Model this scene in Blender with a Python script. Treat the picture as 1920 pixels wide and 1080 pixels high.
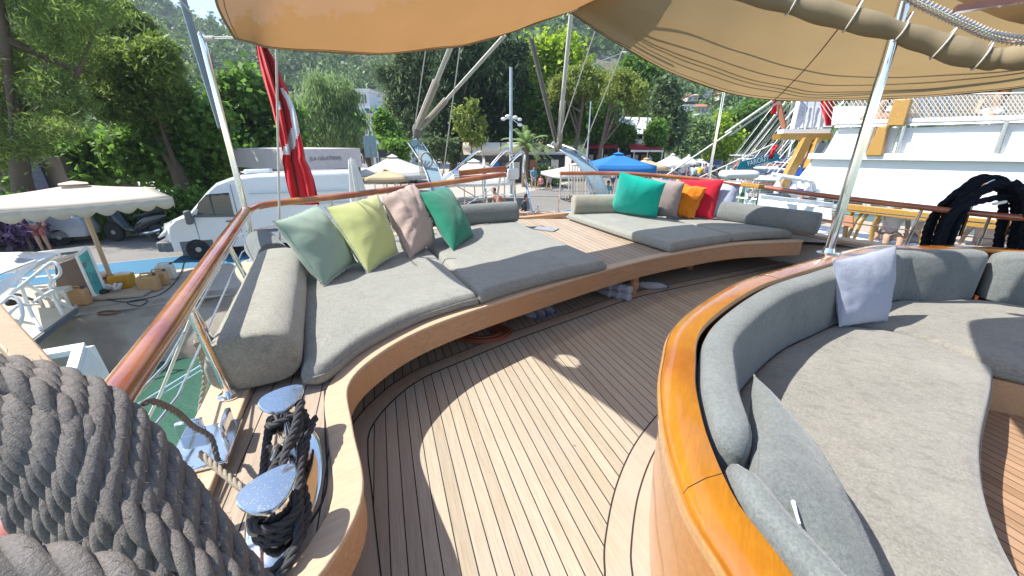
import bpy, bmesh, math, random
import numpy as np
from mathutils import Vector, Matrix, noise
R = math.radians
sc = bpy.context.scene
for o_ in list(bpy.data.objects): bpy.data.objects.remove(o_)
# ---------------------------------------------------------------- camera
F, CX, CY = 719.6, 960.0, 540.0
CAMZ = 1.55
TH = math.atan(275.0 / F)
cd = bpy.data.cameras.new('camera'); cam = bpy.data.objects.new('camera', cd)
sc.collection.objects.link(cam); sc.camera = cam
cam.location = (0, 0, CAMZ); cam.rotation_euler = (math.pi/2 - TH, 0, 0)
cd.sensor_width = 36; cd.lens = 36*F/1920; cd.clip_start = 0.02; cd.clip_end = 4000
# ---------------------------------------------------------------- light
SUN_EL = R(52); LX, LY = 0.998, -0.055          # the sun stands to the left of the boat
w = bpy.data.worlds.new('World'); sc.world = w; w.use_nodes = True
nt = w.node_tree; bg = nt.nodes['Background']
sky = nt.nodes.new('ShaderNodeTexSky'); sky.sky_type = 'NISHITA'; sky.sun_disc = False
sky.sun_elevation = SUN_EL; sky.sun_rotation = math.atan2(-LX, -LY)
sky.altitude = 0; sky.air_density = 1.0; sky.dust_density = .5; sky.ozone_density = 1.0
nt.links.new(sky.outputs[0], bg.inputs[0]); bg.inputs[1].default_value = 0.145
sl = bpy.data.lights.new('sun', 'SUN'); so = bpy.data.objects.new('sun', sl); sc.collection.objects.link(so)
sl.energy = 4.8; sl.angle = R(0.5); sl.color = (1.0, 0.95, 0.87)
so.rotation_euler = Vector((LX*math.cos(SUN_EL), LY*math.cos(SUN_EL), -math.sin(SUN_EL))).to_track_quat('-Z', 'Y').to_euler()
sc.view_settings.view_transform = 'Standard'; sc.view_settings.look = 'None'
sc.view_settings.exposure = 0.9; sc.view_settings.gamma = 1
sc.render.engine = 'CYCLES'; sc.cycles.max_bounces = 8; sc.cycles.transparent_max_bounces = 12
# ---------------------------------------------------------------- pixel to world
ct, st = math.cos(TH), math.sin(TH)
def ray(u, v):
    r, up = u-CX, CY-v
    return (r, F*ct + up*st, up*ct - F*st)
def W(u, v, z=None, y=None, x=None, d=None):
    a, b, c = ray(u, v)
    if z is not None: k = (z-CAMZ)/c
    elif y is not None: k = y/b
    elif x is not None: k = x/a
    else: k = d/F
    return Vector((a*k, b*k, CAMZ + c*k))
# ---------------------------------------------------------------- objects
C = sc.collection
OFF = {}
def thing(name, label, cat, loc=(0,0,0), group=None, world=True):
    o = bpy.data.objects.new(name, None); C.objects.link(o); o.location = loc; o.empty_display_size = .1
    o['label'] = label; o['category'] = cat
    if group: o['group'] = group
    OFF[o.name] = Vector(loc) if world else Vector((0,0,0))
    return o
def tag(o, label, cat, group=None):
    o['label'] = label; o['category'] = cat
    if group: o['group'] = group
    return o
def struct(o): o['kind'] = 'structure'; return o
def setlab(o, label): o['label'] = label; return o
def dup(root, loc, rz=0, label=None, scale=None):
    r = root.copy(); C.objects.link(r); r.location = loc; r.rotation_euler = (0,0,rz)
    if label: r['label'] = label
    if scale: r.scale = (scale,)*3 if not hasattr(scale,'__len__') else scale
    for ch in list(root.children):
        c = ch.copy(); C.objects.link(c); c.parent = r
        for g in list(ch.children):
            d = g.copy(); C.objects.link(d); d.parent = c
    return r
class MB:
    def __init__(s): s.v = []; s.f = []; s.m = []; s.mi = 0
    def add(s, vs, fs):
        b = len(s.v); s.v += [tuple(p) for p in vs]
        s.f += [tuple(b+i for i in f) for f in fs]; s.m += [s.mi]*len(fs); return s
    def box(s, c, size, M=None):
        x,y,z = [a/2 for a in size]; vs = [Vector((i*x,j*y,k*z)) for i in (-1,1) for j in (-1,1) for k in (-1,1)]
        if M is not None: vs = [M @ p for p in vs]
        c = Vector(c)
        return s.add([c+p for p in vs], [(0,1,3,2),(4,6,7,5),(0,4,5,1),(2,3,7,6),(0,2,6,4),(1,5,7,3)])
    def beam(s, a, b, wd, ht, up=(0,0,1)):
        a, b = Vector(a), Vector(b); d = (b-a).normalized(); up = Vector(up)
        if abs(d.dot(up)) > .98: up = Vector((0,1,0))
        x = d.cross(up).normalized(); z = x.cross(d)
        vs = []
        for p in (a, b):
            for i, j in ((-1,-1),(1,-1),(1,1),(-1,1)): vs.append(p + x*(i*wd/2) + z*(j*ht/2))
        return s.add(vs, [(3,2,1,0),(4,5,6,7),(0,1,5,4),(1,2,6,5),(2,3,7,6),(3,0,4,7)])
    def tube(s, pts, r, n=8, cap=True, squash=1.0, up0=None):
        pts = [Vector(p) for p in pts]; m = len(pts)
        rr = r if hasattr(r, '__len__') else [r]*m
        vs = []; up = None
        for i, p in enumerate(pts):
            d = (pts[min(i+1,m-1)] - pts[max(i-1,0)]).normalized()
            if up is None:
                up = Vector(up0) if up0 else (Vector((0,0,1)) if abs(d.z) < .9 else Vector((0,1,0)))
            x = d.cross(up).normalized(); up = x.cross(d).normalized()
            for k in range(n):
                a = 2*math.pi*k/n; vs.append(p + x*(math.cos(a)*rr[i]) + up*(math.sin(a)*rr[i]*squash))
        fs = [(i*n+k, i*n+(k+1)%n, (i+1)*n+(k+1)%n, (i+1)*n+k) for i in range(m-1) for k in range(n)]
        if cap: fs += [tuple(range(n-1,-1,-1)), tuple((m-1)*n+k for k in range(n))]
        return s.add(vs, fs)
    def lathe(s, prof, c=(0,0,0), n=16, M=None, sx=1, sy=1):
        vs = []; c = Vector(c)
        for r, z in prof:
            for k in range(n):
                a = 2*math.pi*k/n; p = Vector((r*math.cos(a)*sx, r*math.sin(a)*sy, z))
                vs.append(c + (M @ p if M is not None else p))
        m = len(prof)
        fs = [(i*n+k, i*n+(k+1)%n, (i+1)*n+(k+1)%n, (i+1)*n+k) for i in range(m-1) for k in range(n)]
        fs += [tuple(range(n-1,-1,-1)), tuple((m-1)*n+k for k in range(n))]
        return s.add(vs, fs)
    def prism(s, poly, z0, z1):
        n = len(poly)
        a = sum(poly[i][0]*poly[(i+1)%n][1]-poly[(i+1)%n][0]*poly[i][1] for i in range(n))
        if a < 0: poly = poly[::-1]
        vs = [(p[0],p[1],z0) for p in poly]+[(p[0],p[1],z1) for p in poly]
        return s.add(vs, [tuple(range(n-1,-1,-1)), tuple(range(n,2*n))]+[(i,(i+1)%n,n+(i+1)%n,n+i) for i in range(n)])
    def plate(s, corners, t):      # flat polygon in space given thickness t
        cs = [Vector(p) for p in corners]; n = (cs[1]-cs[0]).cross(cs[2]-cs[0]).normalized()*(t/2); k = len(cs)
        return s.add([p+n for p in cs]+[p-n for p in cs], [tuple(range(k)), tuple(range(2*k-1,k-1,-1))]+[(i,k+i,k+(i+1)%k,(i+1)%k) for i in range(k)])
    def grid(s, P, close=False):   # P rows of points
        m, n = len(P), len(P[0])
        return s.add([p for row in P for p in row], [(i*n+j, i*n+j+1, (i+1)*n+j+1, (i+1)*n+j) for i in range(m-1) for j in range(n-1)])
    def sphere(s, c, r, n=12, m=8, sc_=(1,1,1), M=None):
        vs = []; c = Vector(c)
        for i in range(m+1):
            t = math.pi*i/m
            for k in range(n):
                a = 2*math.pi*k/n; p = Vector((r*math.sin(t)*math.cos(a)*sc_[0], r*math.sin(t)*math.sin(a)*sc_[1], r*math.cos(t)*sc_[2]))
                vs.append(c + (M @ p if M is not None else p))
        return s.add(vs, [(i*n+k, (i+1)*n+k, (i+1)*n+(k+1)%n, i*n+(k+1)%n) for i in range(m) for k in range(n)])
    def build(s, name, mats, parent=None, smooth=35, bevel=0, subsurf=0):
        me = bpy.data.meshes.new(name)
        off = OFF.get(parent.name, Vector((0,0,0))) if parent else Vector((0,0,0))
        me.from_pydata([(p[0]-off[0], p[1]-off[1], p[2]-off[2]) for p in s.v], [], s.f)
        if not isinstance(mats, (list,tuple)): mats = [mats]
        for m in mats: me.materials.append(m)
        if len(mats) > 1: me.polygons.foreach_set('material_index', s.m)
        me.validate()
        o = bpy.data.objects.new(name, me); C.objects.link(o)
        if smooth:
            me.polygons.foreach_set('use_smooth', [True]*len(me.polygons))
            if smooth < 180: me.set_sharp_from_angle(angle=R(smooth))
        if parent: o.parent = parent; OFF[o.name] = off
        if bevel:
            b = o.modifiers.new('bevel', 'BEVEL'); b.width = bevel; b.segments = 2; b.limit_method = 'ANGLE'
        if subsurf:
            b = o.modifiers.new('sub', 'SUBSURF'); b.levels = subsurf; b.render_levels = subsurf
        return o
def crom(pts, n=8, closed=False):
    P = [Vector(p) for p in pts]; out = []
    m = len(P)
    for i in range(m if closed else m-1):
        if closed: a,b,c,d = P[(i-1)%m],P[i],P[(i+1)%m],P[(i+2)%m]
        else: a,b,c,d = P[i-1] if i else P[0]*2-P[1], P[i], P[i+1], P[i+2] if i+2 < m else P[i+1]*2-P[i]
        for k in range(n):
            t = k/n
            out.append(.5*((2*b)+(c-a)*t+(2*a-5*b+4*c-d)*t*t+(3*b-a-3*c+d)*t**3))
    if not closed: out.append(P[-1])
    return out
def resample(pts, n):
    L = [0]
    for a, b in zip(pts, pts[1:]): L.append(L[-1] + (b-a).length)
    out = []; j = 0
    for i in range(n):
        t = L[-1]*i/(n-1)
        while j < len(pts)-2 and L[j+1] < t: j += 1
        out.append(pts[j].lerp(pts[j+1], (t-L[j])/max(1e-9, L[j+1]-L[j])))
    return out
def offset(pts, d):       # sideways in the plane, + to the right of travel
    out = []; m = len(pts)
    for i, p in enumerate(pts):
        t = pts[min(i+1,m-1)] - pts[max(i-1,0)]
        t = Vector((t[0], t[1])).normalized(); out.append(Vector((p[0] + t.y*d, p[1] - t.x*d, p[2] if len(p) > 2 else 0)))
    return out
def V3(pts, z=0): return [Vector((p[0], p[1], p[2] if len(p) > 2 else z)) for p in pts]
# ---------------------------------------------------------------- materials
def newmat(name):
    m = bpy.data.materials.new(name); m.use_nodes = True; t = m.node_tree
    return m, t, t.nodes['Principled BSDF']
def N(t, typ, **kw):
    n = t.nodes.new(typ)
    for k, v in kw.items():
        if k in n.inputs.keys() if isinstance(k, str) else False: n.inputs[k].default_value = v
        else: setattr(n, k, v)
    return n
def mixc(t, fac, a, b, typ='MIX'):
    n = t.nodes.new('ShaderNodeMix'); n.data_type = 'RGBA'; n.blend_type = typ
    for sock, val in ((0, fac), (6, a), (7, b)):
        if hasattr(val, 'is_output'): t.links.new(val, n.inputs[sock])
        else: n.inputs[sock].default_value = val if sock == 0 else (*val, 1) if len(val) == 3 else val
    return n.outputs[2]
def mth(t, op, a, b=None):
    n = t.nodes.new('ShaderNodeMath'); n.operation = op
    for i, v in enumerate((a, b)):
        if v is None: continue
        if hasattr(v, 'is_output'): t.links.new(v, n.inputs[i])
        else: n.inputs[i].default_value = v
    return n.outputs[0]
def ramp(t, fac, stops):
    n = t.nodes.new('ShaderNodeValToRGB'); e = n.color_ramp.elements
    while len(e) < len(stops): e.new(0.5)
    for el, (p, c) in zip(e, stops): el.position = p; el.color = (*c, 1) if len(c) == 3 else c
    t.links.new(fac, n.inputs[0]); return n.outputs[0]
def noisetex(t, scale, detail=3, rough=.55, vec=None, stretch=None, rotz=0):
    n = t.nodes.new('ShaderNodeTexNoise'); n.inputs['Scale'].default_value = scale
    n.inputs['Detail'].default_value = detail; n.inputs['Roughness'].default_value = rough
    if vec is None:
        g = t.nodes.new('ShaderNodeTexCoord'); vec = g.outputs['Object']
    if stretch:
        mp = t.nodes.new('ShaderNodeMapping'); mp.vector_type = 'TEXTURE' if False else 'POINT'
        mp.inputs['Rotation'].default_value = (0,0,rotz); mp.inputs['Scale'].default_value = (1,1,1)
        t.links.new(vec, mp.inputs[0]); m2 = t.nodes.new('ShaderNodeMapping'); m2.inputs['Scale'].default_value = stretch
        t.links.new(mp.outputs[0], m2.inputs[0]); vec = m2.outputs[0]
    t.links.new(vec, n.inputs['Vector']); return n.outputs['Fac']
def bump(t, b, h, strength=.3, dist=.01):
    n = t.nodes.new('ShaderNodeBump'); n.inputs['Strength'].default_value = strength; n.inputs['Distance'].default_value = dist
    t.links.new(h, n.inputs['Height']); t.links.new(n.outputs[0], b.inputs['Normal'])
def simple(name, col, rough=.6, metal=0, var=.12, scale=6, bmp=0, coat=0, bscale=60, spec=.5):
    m, t, b = newmat(name)
    c2 = tuple(max(0, c*(1-var*2)) for c in col); c1 = tuple(min(1, c*(1+var)) for c in col)
    f = noisetex(t, scale, 5, .6)
    t.links.new(mixc(t, f, c2, c1), b.inputs['Base Color'])
    b.inputs['Roughness'].default_value = rough; b.inputs['Metallic'].default_value = metal
    b.inputs['Specular IOR Level'].default_value = spec
    if coat: b.inputs['Coat Weight'].default_value = coat; b.inputs['Coat Roughness'].default_value = .06
    if bmp: bump(t, b, noisetex(t, bscale, 4, .6), bmp, .004)
    return m
def fabric(name, col, var=.15, fuzz=.5, nap=None):
    m, t, b = newmat(name)
    a = noisetex(t, 3.2, 6, .65); c = noisetex(t, 95, 3, .7); e = noisetex(t, 13, 4, .6, stretch=(1,2.2,1), rotz=.6)
    lo = tuple(x*(1-var*1.4) for x in col); hi = tuple(min(1,x*(1+var)) for x in col)
    c0 = mixc(t, ramp(t, a, [(.3,(0,)*3),(.7,(1,)*3)]), lo, hi)
    c0 = mixc(t, .35*fuzz*2, c0, ramp(t, c, [(.3,tuple(x*.62 for x in col)),(.7,tuple(min(1,x*1.25) for x in col))]))
    c0 = mixc(t, mth(t,'MULTIPLY',ramp(t, e, [(.52,(0,)*3),(.62,(1,)*3)]), .3), c0, nap or tuple(x*.72 for x in col))
    wr = noisetex(t, 9, 6, .75); wr2 = noisetex(t, 1.6, 3, .5)
    spots = mth(t,'MULTIPLY', ramp(t, wr, [(.56,(0,)*3),(.66,(1,)*3)]), ramp(t, wr2, [(.45,(0,)*3),(.6,(1,)*3)]))
    c0 = mixc(t, mth(t,'MULTIPLY', spots, .55), c0, tuple(x*.55 for x in col))
    pale_ = mth(t,'MULTIPLY', ramp(t, noisetex(t, 2.4, 5, .7), [(.52,(0,)*3),(.72,(1,)*3)]), .4); c0 = mixc(t, pale_, c0, tuple(min(1,x*1.3) for x in col))
    t.links.new(c0, b.inputs['Base Color']); b.inputs['Roughness'].default_value = .95
    b.inputs['Specular IOR Level'].default_value = .15
    b.inputs['Sheen Weight'].default_value = .25; b.inputs['Sheen Roughness'].default_value = .5
    s = mth(t, 'ADD', mth(t, 'MULTIPLY', noisetex(t, 260, 2, .6), .35), noisetex(t, 22, 4, .6))
    bump(t, b, s, .45, .012*fuzz)
    return m
AX = math.atan2(.949, -.315)      # the boat's fore and aft line in plan
def woodmat(name, col, dark=.6, rough=.5, coat=0, ang=AX, gs=1.0, warm=None, grey=None):
    m, t, b = newmat(name)
    g = noisetex(t, 5*gs, 6, .62, stretch=(.8, 14, 14), rotz=-ang)
    f2 = noisetex(t, 40*gs, 4, .6, stretch=(.5, 8, 8), rotz=-ang); f3 = noisetex(t, 2.3, 4, .6)
    c = mixc(t, ramp(t, g, [(.3,(0,)*3),(.7,(1,)*3)]), tuple(x*dark for x in col), col)
    c = mixc(t, mth(t,'MULTIPLY',ramp(t, f2, [(.35,(1,)*3),(.6,(0,)*3)]),.35), c, tuple(x*dark*.7 for x in col))
    if grey: c = mixc(t, mth(t,'MULTIPLY',ramp(t, f3, [(.4,(0,)*3),(.65,(1,)*3)]),.75), c, grey)
    if warm: c = mixc(t, ramp(t, f3, [(.45,(0,)*3),(.7,(1,)*3)]), c, warm)
    t.links.new(c, b.inputs['Base Color']); b.inputs['Roughness'].default_value = rough
    if coat: b.inputs['Coat Weight'].default_value = coat; b.inputs['Coat Roughness'].default_value = .07
    bump(t, b, f2, .12 if coat else .3, .003)
    return m
def plankmat(name, cols, wd=.064, seam=.005, ang=AX, length=60, seamcol=(.02,.017,.015), dirt=.4):
    m, t, b = newmat(name)
    tc = t.nodes.new('ShaderNodeTexCoord'); mp = t.nodes.new('ShaderNodeMapping')
    mp.inputs['Rotation'].default_value = (0,0,-ang); t.links.new(tc.outputs['Object'], mp.inputs[0])
    sx = t.nodes.new('ShaderNodeSeparateXYZ'); t.links.new(mp.outputs[0], sx.inputs[0])
    wob = mth(t,'MULTIPLY', mth(t,'SUBTRACT', noisetex(t, 1.3, 2), .5), .006)
    a = mth(t, 'DIVIDE', mth(t,'ADD', sx.outputs[1], wob), wd); idx = mth(t, 'FLOOR', a); fr = mth(t, 'FRACT', a)
    wn = t.nodes.new('ShaderNodeTexWhiteNoise'); wn.noise_dimensions = '1D'; t.links.new(idx, wn.inputs['W'])
    al = mth(t, 'ADD', mth(t, 'DIVIDE', sx.outputs[0], length), mth(t, 'MULTIPLY', wn.outputs[0], 7.3))
    idx2 = mth(t, 'FLOOR', al); fr2 = mth(t, 'FRACT', al)
    wn2 = t.nodes.new('ShaderNodeTexWhiteNoise'); wn2.noise_dimensions = '2D'
    cb = t.nodes.new('ShaderNodeCombineXYZ'); t.links.new(idx, cb.inputs[0]); t.links.new(idx2, cb.inputs[1]); t.links.new(cb.outputs[0], wn2.inputs['Vector'])
    s1 = mth(t, 'LESS_THAN', fr, seam/wd); s2 = mth(t, 'LESS_THAN', fr2, .0035/length)
    sm = s1
    # grain shifted plank by plank
    cv = t.nodes.new('ShaderNodeCombineXYZ')
    t.links.new(mth(t,'ADD', sx.outputs[0], mth(t,'MULTIPLY', wn2.outputs[0], 9.0)), cv.inputs[0]); t.links.new(sx.outputs[1], cv.inputs[1]); t.links.new(sx.outputs[2], cv.inputs[2])
    g = noisetex(t, 6, 6, .65, vec=cv.outputs[0], stretch=(.8, 22, 22)); g2 = noisetex(t, 50, 4, .6, vec=cv.outputs[0], stretch=(.6, 9, 9))
    base = ramp(t, wn2.outputs[0], [(0, cols[0]), (.5, cols[1]), (1, cols[2])])
    c = mixc(t, ramp(t, g, [(.32,(.0,)*3),(.68,(1,)*3)]), mixc(t, 1, base, (.72,.68,.64), 'MULTIPLY'), base)
    c = mixc(t, mth(t,'MULTIPLY',ramp(t, g2, [(.34,(1,)*3),(.5,(0,)*3)]),.4), c, cols[3])
    d = noisetex(t, 1.7, 5, .65); c = mixc(t, mth(t,'MULTIPLY',ramp(t, d, [(.45,(0,)*3),(.7,(1,)*3)]),dirt), c, cols[4])
    kn = noisetex(t, 16, 2, .5, vec=cv.outputs[0]); c = mixc(t, mth(t,'MULTIPLY',ramp(t, kn, [(.74,(0,)*3),(.8,(1,)*3)]),.55), c, tuple(x*.4 for x in cols[3]))
    c = mixc(t, sm, c, seamcol)
    t.links.new(c, b.inputs['Base Color']); b.inputs['Roughness'].default_value = .72; b.inputs['Specular IOR Level'].default_value = .3
    h = mth(t, 'SUBTRACT', mth(t,'MULTIPLY', g2, .25), sm); bump(t, b, h, .35, .003)
    return m
M = {}
M['deck'] = plankmat('teak_deck', [(.44,.385,.295),(.485,.43,.335),(.40,.345,.26),(.28,.22,.165),(.36,.33,.30)])
M['plat'] = plankmat('teak_platform', [(.42,.34,.26),(.47,.39,.31),(.37,.28,.21),(.22,.16,.11),(.42,.38,.34)], wd=.078)
M['teak'] = woodmat('weathered_teak', (.5,.39,.28), .72, .7, grey=(.4,.34,.28))
M['fascia'] = woodmat('fascia_wood', (.56,.34,.19), .72, .5, ang=.6, warm=(.5,.27,.13))
M['lip'] = woodmat('lip_wood', (.62,.45,.3), .8, .55, ang=.6)
M['cap'] = woodmat('varnished_orange', (.46,.18,.012), .8, .2, coat=1, ang=1.0, gs=.6, warm=(.28,.08,.005))
M['capedge'] = woodmat('varnished_edge', (.5,.26,.09), .7, .25, coat=1, ang=1.0)
M['wall'] = woodmat('varnished_wall', (.44,.165,.018), .7, .2, coat=.5, ang=1.0)
M['rail'] = woodmat('varnished_mahogany', (.40,.105,.045), .62, .2, coat=1, ang=AX, warm=(.50,.20,.045))
M['yel'] = woodmat('yellow_varnished_pine', (.58,.32,.07), .55, .35, coat=.5, ang=1.2)
M['beam'] = woodmat('pale_spar_wood', (.6,.42,.26), .75, .5, ang=.5)
M['caulk'] = simple('black_caulk', (.02,.018,.016), .7)
M['seat'] = fabric('grey_green_velour', (.27,.275,.245), .16, 1.0)
M['seat2'] = fabric('worn_grey_velour', (.255,.245,.215), .26, 1.0, nap=(.12,.11,.095))
M['back'] = fabric('blue_grey_velour', (.175,.192,.188), .24, 1.0)
M['bol'] = fabric('pale_grey_velour', (.30,.29,.24), .2, 1.0)
def chrome(name, r=.07, c=(.8,.8,.8)):
    m, t, b = newmat(name); b.inputs['Base Color'].default_value = (*c,1); b.inputs['Metallic'].default_value = 1
    f = noisetex(t, 30, 4, .7); rr = t.nodes.new('ShaderNodeMapRange'); t.links.new(f, rr.inputs[0]); rr.inputs[3].default_value = r*.6; rr.inputs[4].default_value = r*2.2
    t.links.new(rr.outputs[0], b.inputs['Roughness']); return m
M['chrome'] = chrome('polished_steel'); M['steel'] = chrome('brushed_steel', .2, (.62,.62,.62))
m_, t_, b_ = newmat('spattered_chrome')          # mooring bitt heads with dried water spots
b_.inputs['Metallic'].default_value = 1
sp_ = ramp(t_, noisetex(t_, 120, 2, .5), [(.62,(0,)*3),(.67,(1,)*3)])
t_.links.new(mixc(t_, sp_, (.50,.58,.64), (.16,.18,.2)), b_.inputs['Base Color']); t_.links.new(mth(t_,'ADD', mth(t_,'MULTIPLY',sp_,.4), .2), b_.inputs['Roughness'])
M['bitt'] = m_
# ================================================================ our boat
boat = thing('wooden_boat', 'wooden sailing boat stern deck with teak planks, varnished rails and curved cockpit coaming', 'boat', (0,0,0))
fas = crom(V3([(-.66,-.4),(-.68,.2),(-.62,.60),(-.56,.80),(-.565,1.0),(-.72,1.3),(-.86,1.62),(-.80,1.93),(-.6,2.26),(-.2,2.64),(.57,3.25),(1.15,3.68),(1.75,4.04),(2.63,4.45),(3.55,4.62)]), 8)
outer = crom(V3([(-1.05,-.4),(-1.04,.3),(-1.12,.75),(-1.28,1.17),(-1.50,1.68),(-2.1,2.85),(-2.66,3.72),(-1.75,4.75),(-.85,5.5),(-.1,6.45),(.8,6.55),(1.9,6.5),(3.2,5.95),(3.9,5.0),(4.4,4.3),(5.0,3.7),(5.4,2.8),(5.5,1.0),(5.5,-.4)]), 6)
ZP = .4
# main deck sheet (the whole width, under the platform too)
mb = MB(); mb.prism([(p.x*.97, p.y*.985) for p in outer], -.06, 0.0); mb.build('main_deck', M['deck'], boat, smooth=0)
# platform: polygon between fascia and outer line
nA = 90
fa = resample(fas, nA); ou = outer[:]
# outer partner points for a loft: up the port side, along the stern, to the starboard end
i_end = min(range(len(ou)), key=lambda i: (ou[i]-Vector((4.3,4.4,0))).length)
oub = resample(ou[:i_end+1], nA)
mb = MB()
rows = [[Vector((a.x,a.y,ZP)).lerp(Vector((b.x,b.y,ZP)), k/6) for k in range(7)] for a, b in zip(fa, oub)]
mb.grid(rows); mb.grid([[p-Vector((0,0,.05)) for p in r][::-1] for r in rows])
mb.build('sunbed_platform', M['plat'], boat, smooth=0)
def band(path, w0, w1, z0, z1, name, mat, parent, bev=0, flare=0):
    a = offset(path, w0); b = offset(path, w1); mb = MB(); P = []
    for p, q in zip(a, b):
        fl = Vector((0,0,0))
        P.append([Vector((p.x,p.y,z0)), Vector((p.x,p.y,z1)), Vector((q.x,q.y,z1)), Vector((q.x,q.y,z0)), Vector((p.x,p.y,z0))])
    mb.grid([r[::-1] for r in P]); mb.add(P[0][:4], [(0,1,2,3)]); mb.add(P[-1][:4], [(3,2,1,0)])
    return mb.build(name, mat, parent, smooth=40, bevel=bev)
fine = resample(fas, 160)
# side + means right of travel = towards the open deck
band(fine, -.012, .035, .235, .395, 'fascia_board', M['fascia'], boat)
band(fine, -.055, .045, .396, .418, 'platform_edge_lip', M['lip'], boat, bev=.006)
# seams and curved king plank on the platform beside the bitts
kp = crom(V3([(-.74,-.3),(-.755,.3),(-.70,.65),(-.655,.85),(-.66,1.02),(-.80,1.32),(-.93,1.6)]), 8)
band(kp, -.0035, .0035, .4, .4035, 'curved_seam', M['caulk'], boat)
# margin board following the fascia on the main deck
mg = crom(V3([W(713,1080,0),W(704,1000,0),W(697,930,0),W(689,849,0),W(696,801,0),W(740,748,0),W(793,709,0),W(870,676,0),W(961,639,0),W(1081,596,0),W(1178,562,0),W(1261,542,0),W(1443,504,0)]), 8)
mg = [mg[0] + (mg[0]-mg[1])*k for k in (14,8,4)] + mg + [mg[-1] + (mg[-1]-mg[-2])*k for k in (4,8,12)]
mgf = resample(mg, 150)
band(mgf, -.115, 0, .0, .004, 'margin_board', M['teak'], boat)
for w_ in (-.119, 0): band(mgf, w_, w_+.006, .0, .006, 'margin_seam', M['caulk'], boat)
# ---- legs below the platform
for u, v in ((1187,553),):
    p = W(u, v, 0)
    mb = MB(); mb.lathe([(.043,.005),(.045,.06),(.06,.075),(.06,.13),(.048,.145),(.05,.35)], p + Vector((0,.03,0)), 16)
    mb.build('support_leg', M['fascia'], boat)
for x_, y_ in ((2.3,4.75),(-1.1,2.4)):
    mb = MB(); mb.lathe([(.045,.005),(.05,.35)], (x_,y_,0), 12); mb.build('support_leg', M['fascia'], boat)
# ---- port cap board, hull sides
band(resample(outer, 200), -.02, .155, .4, .435, 'cap_board', M['lip'], boat, bev=.006)
M['hull'] = simple('hull_white_paint', (.72,.71,.68), .35, var=.06, coat=.3)
mb = MB(); oo = resample(outer, 80); P = []
for p in oo: P.append([Vector((p.x*.99,p.y*.99,.4)), Vector((p.x*.985,p.y*.985,-.2)), Vector((p.x*.93,p.y*.94,-1.4)), Vector((p.x*.8,p.y*.86,-2.9))])
mb.grid(P); mb.build('hull', M['hull'], boat, smooth=60)
# ---- coaming
cz = .7
com = crom([Vector((.68,-.6,cz)),Vector((.58,.0,cz)),Vector((.50,.4,cz)),Vector((.475,.59,cz)),W(1304,946,cz),W(1267,848,cz),W(1249,762,cz),W(1249,677,cz),W(1279,597,cz),W(1383,530,cz),W(1470,502,cz),W(1567,475,cz),W(1640,460,cz),Vector((3.45,3.26,cz)),Vector((4.0,3.28,cz)),Vector((4.4,3.02,cz)),Vector((4.62,2.5,cz)),Vector((4.7,1.5,cz)),Vector((4.7,-.6,cz))], 8)
comf = resample(com, 180)
def sect(path, prof, name, mat, parent, smooth=50):      # prof: (side offset, z) closed profile swept along the path
    mb = MB(); offs = [offset(path, s_) for s_, _ in prof]; P = []
    for i in range(len(path)): P.append([Vector((offs[j][i].x, offs[j][i].y, prof[j][1])) for j in range(len(prof))] )
    for r in P: r.append(r[0])
    mb.grid(P); n = len(prof); mb.add(P[0][:n], [tuple(range(n))]); mb.add(P[-1][:n], [tuple(range(n-1,-1,-1))])
    return mb.build(name, mat, parent, smooth=smooth)
# right of travel = into the cockpit
sect(comf, [(-.012,.667),(-.012,.683),(.0,.7),(.055,.708),(.108,.7),(.116,.686),(.112,.667)], 'coaming_cap_rail', M['cap'], boat)
sect(comf, [(-.020,.640),(-.020,.664),(-.004,.6668),(.02,.6668),(.02,.640)], 'cap_rail_edge', M['capedge'], boat)
sect(comf, [(.03,.0),(.015,.25),(.008,.5),(.0,.64),(.028,.64),(.045,.3),(.05,.0)], 'coaming_wall', M['wall'], boat)
sect(comf, [(.05,.0),(.045,.666),(.075,.666),(.08,.0)], 'coaming_inner_lining', M['rail'], boat)
for k_ in (24, 62, 95):
    p_ = comf[k_]; t_d = (comf[k_+1]-comf[k_-1]).normalized(); n_d = Vector((t_d.y,-t_d.x,0)); m_s = MB(); m_s.tube([p_+n_d*a_+t_d*a_*.5+Vector((0,0,z_-.7)) for a_, z_ in ((-.011,.684),(.0,.7005),(.055,.7085),(.108,.7005))], .0012, 4); m_s.build('scarf_seam', M['caulk'], boat)
# margin boards at foot of coaming
mr = crom(V3([W(1134,1080,0),W(1134,1017,0),W(1154,916,0),W(1187,839,0),W(1226,786,0),W(1250,762,0),Vector((1.12,2.12,0)),Vector((1.75,2.72,0)),Vector((2.6,3.25,0))]), 8)
mr = [mr[0]+(mr[0]-mr[1])*k for k in (16,8,4)] + mr
mrf = resample(mr, 90)
band(mrf, 0, .1, 0, .004, 'margin_board', M['teak'], boat)
band(mrf, .106, .3, 0, .0035, 'margin_board', M['teak'], boat)
for w_ in (-.003, .1): band(mrf, w_, w_+.006, 0, .006, 'margin_seam', M['caulk'], boat)
# ---- cockpit floor and seat boxes
fl = MB(); fl.prism([(.6,-.5),(1.2,2.0),(3,3.1),(4.5,2.8),(4.6,-.5)], .002, .006); fl.build('cockpit_floor', plankmat('cockpit_planks', [(.40,.25,.15),(.45,.29,.18),(.34,.21,.12),(.2,.12,.07),(.36,.25,.17)], wd=.06), boat, smooth=0)
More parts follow.
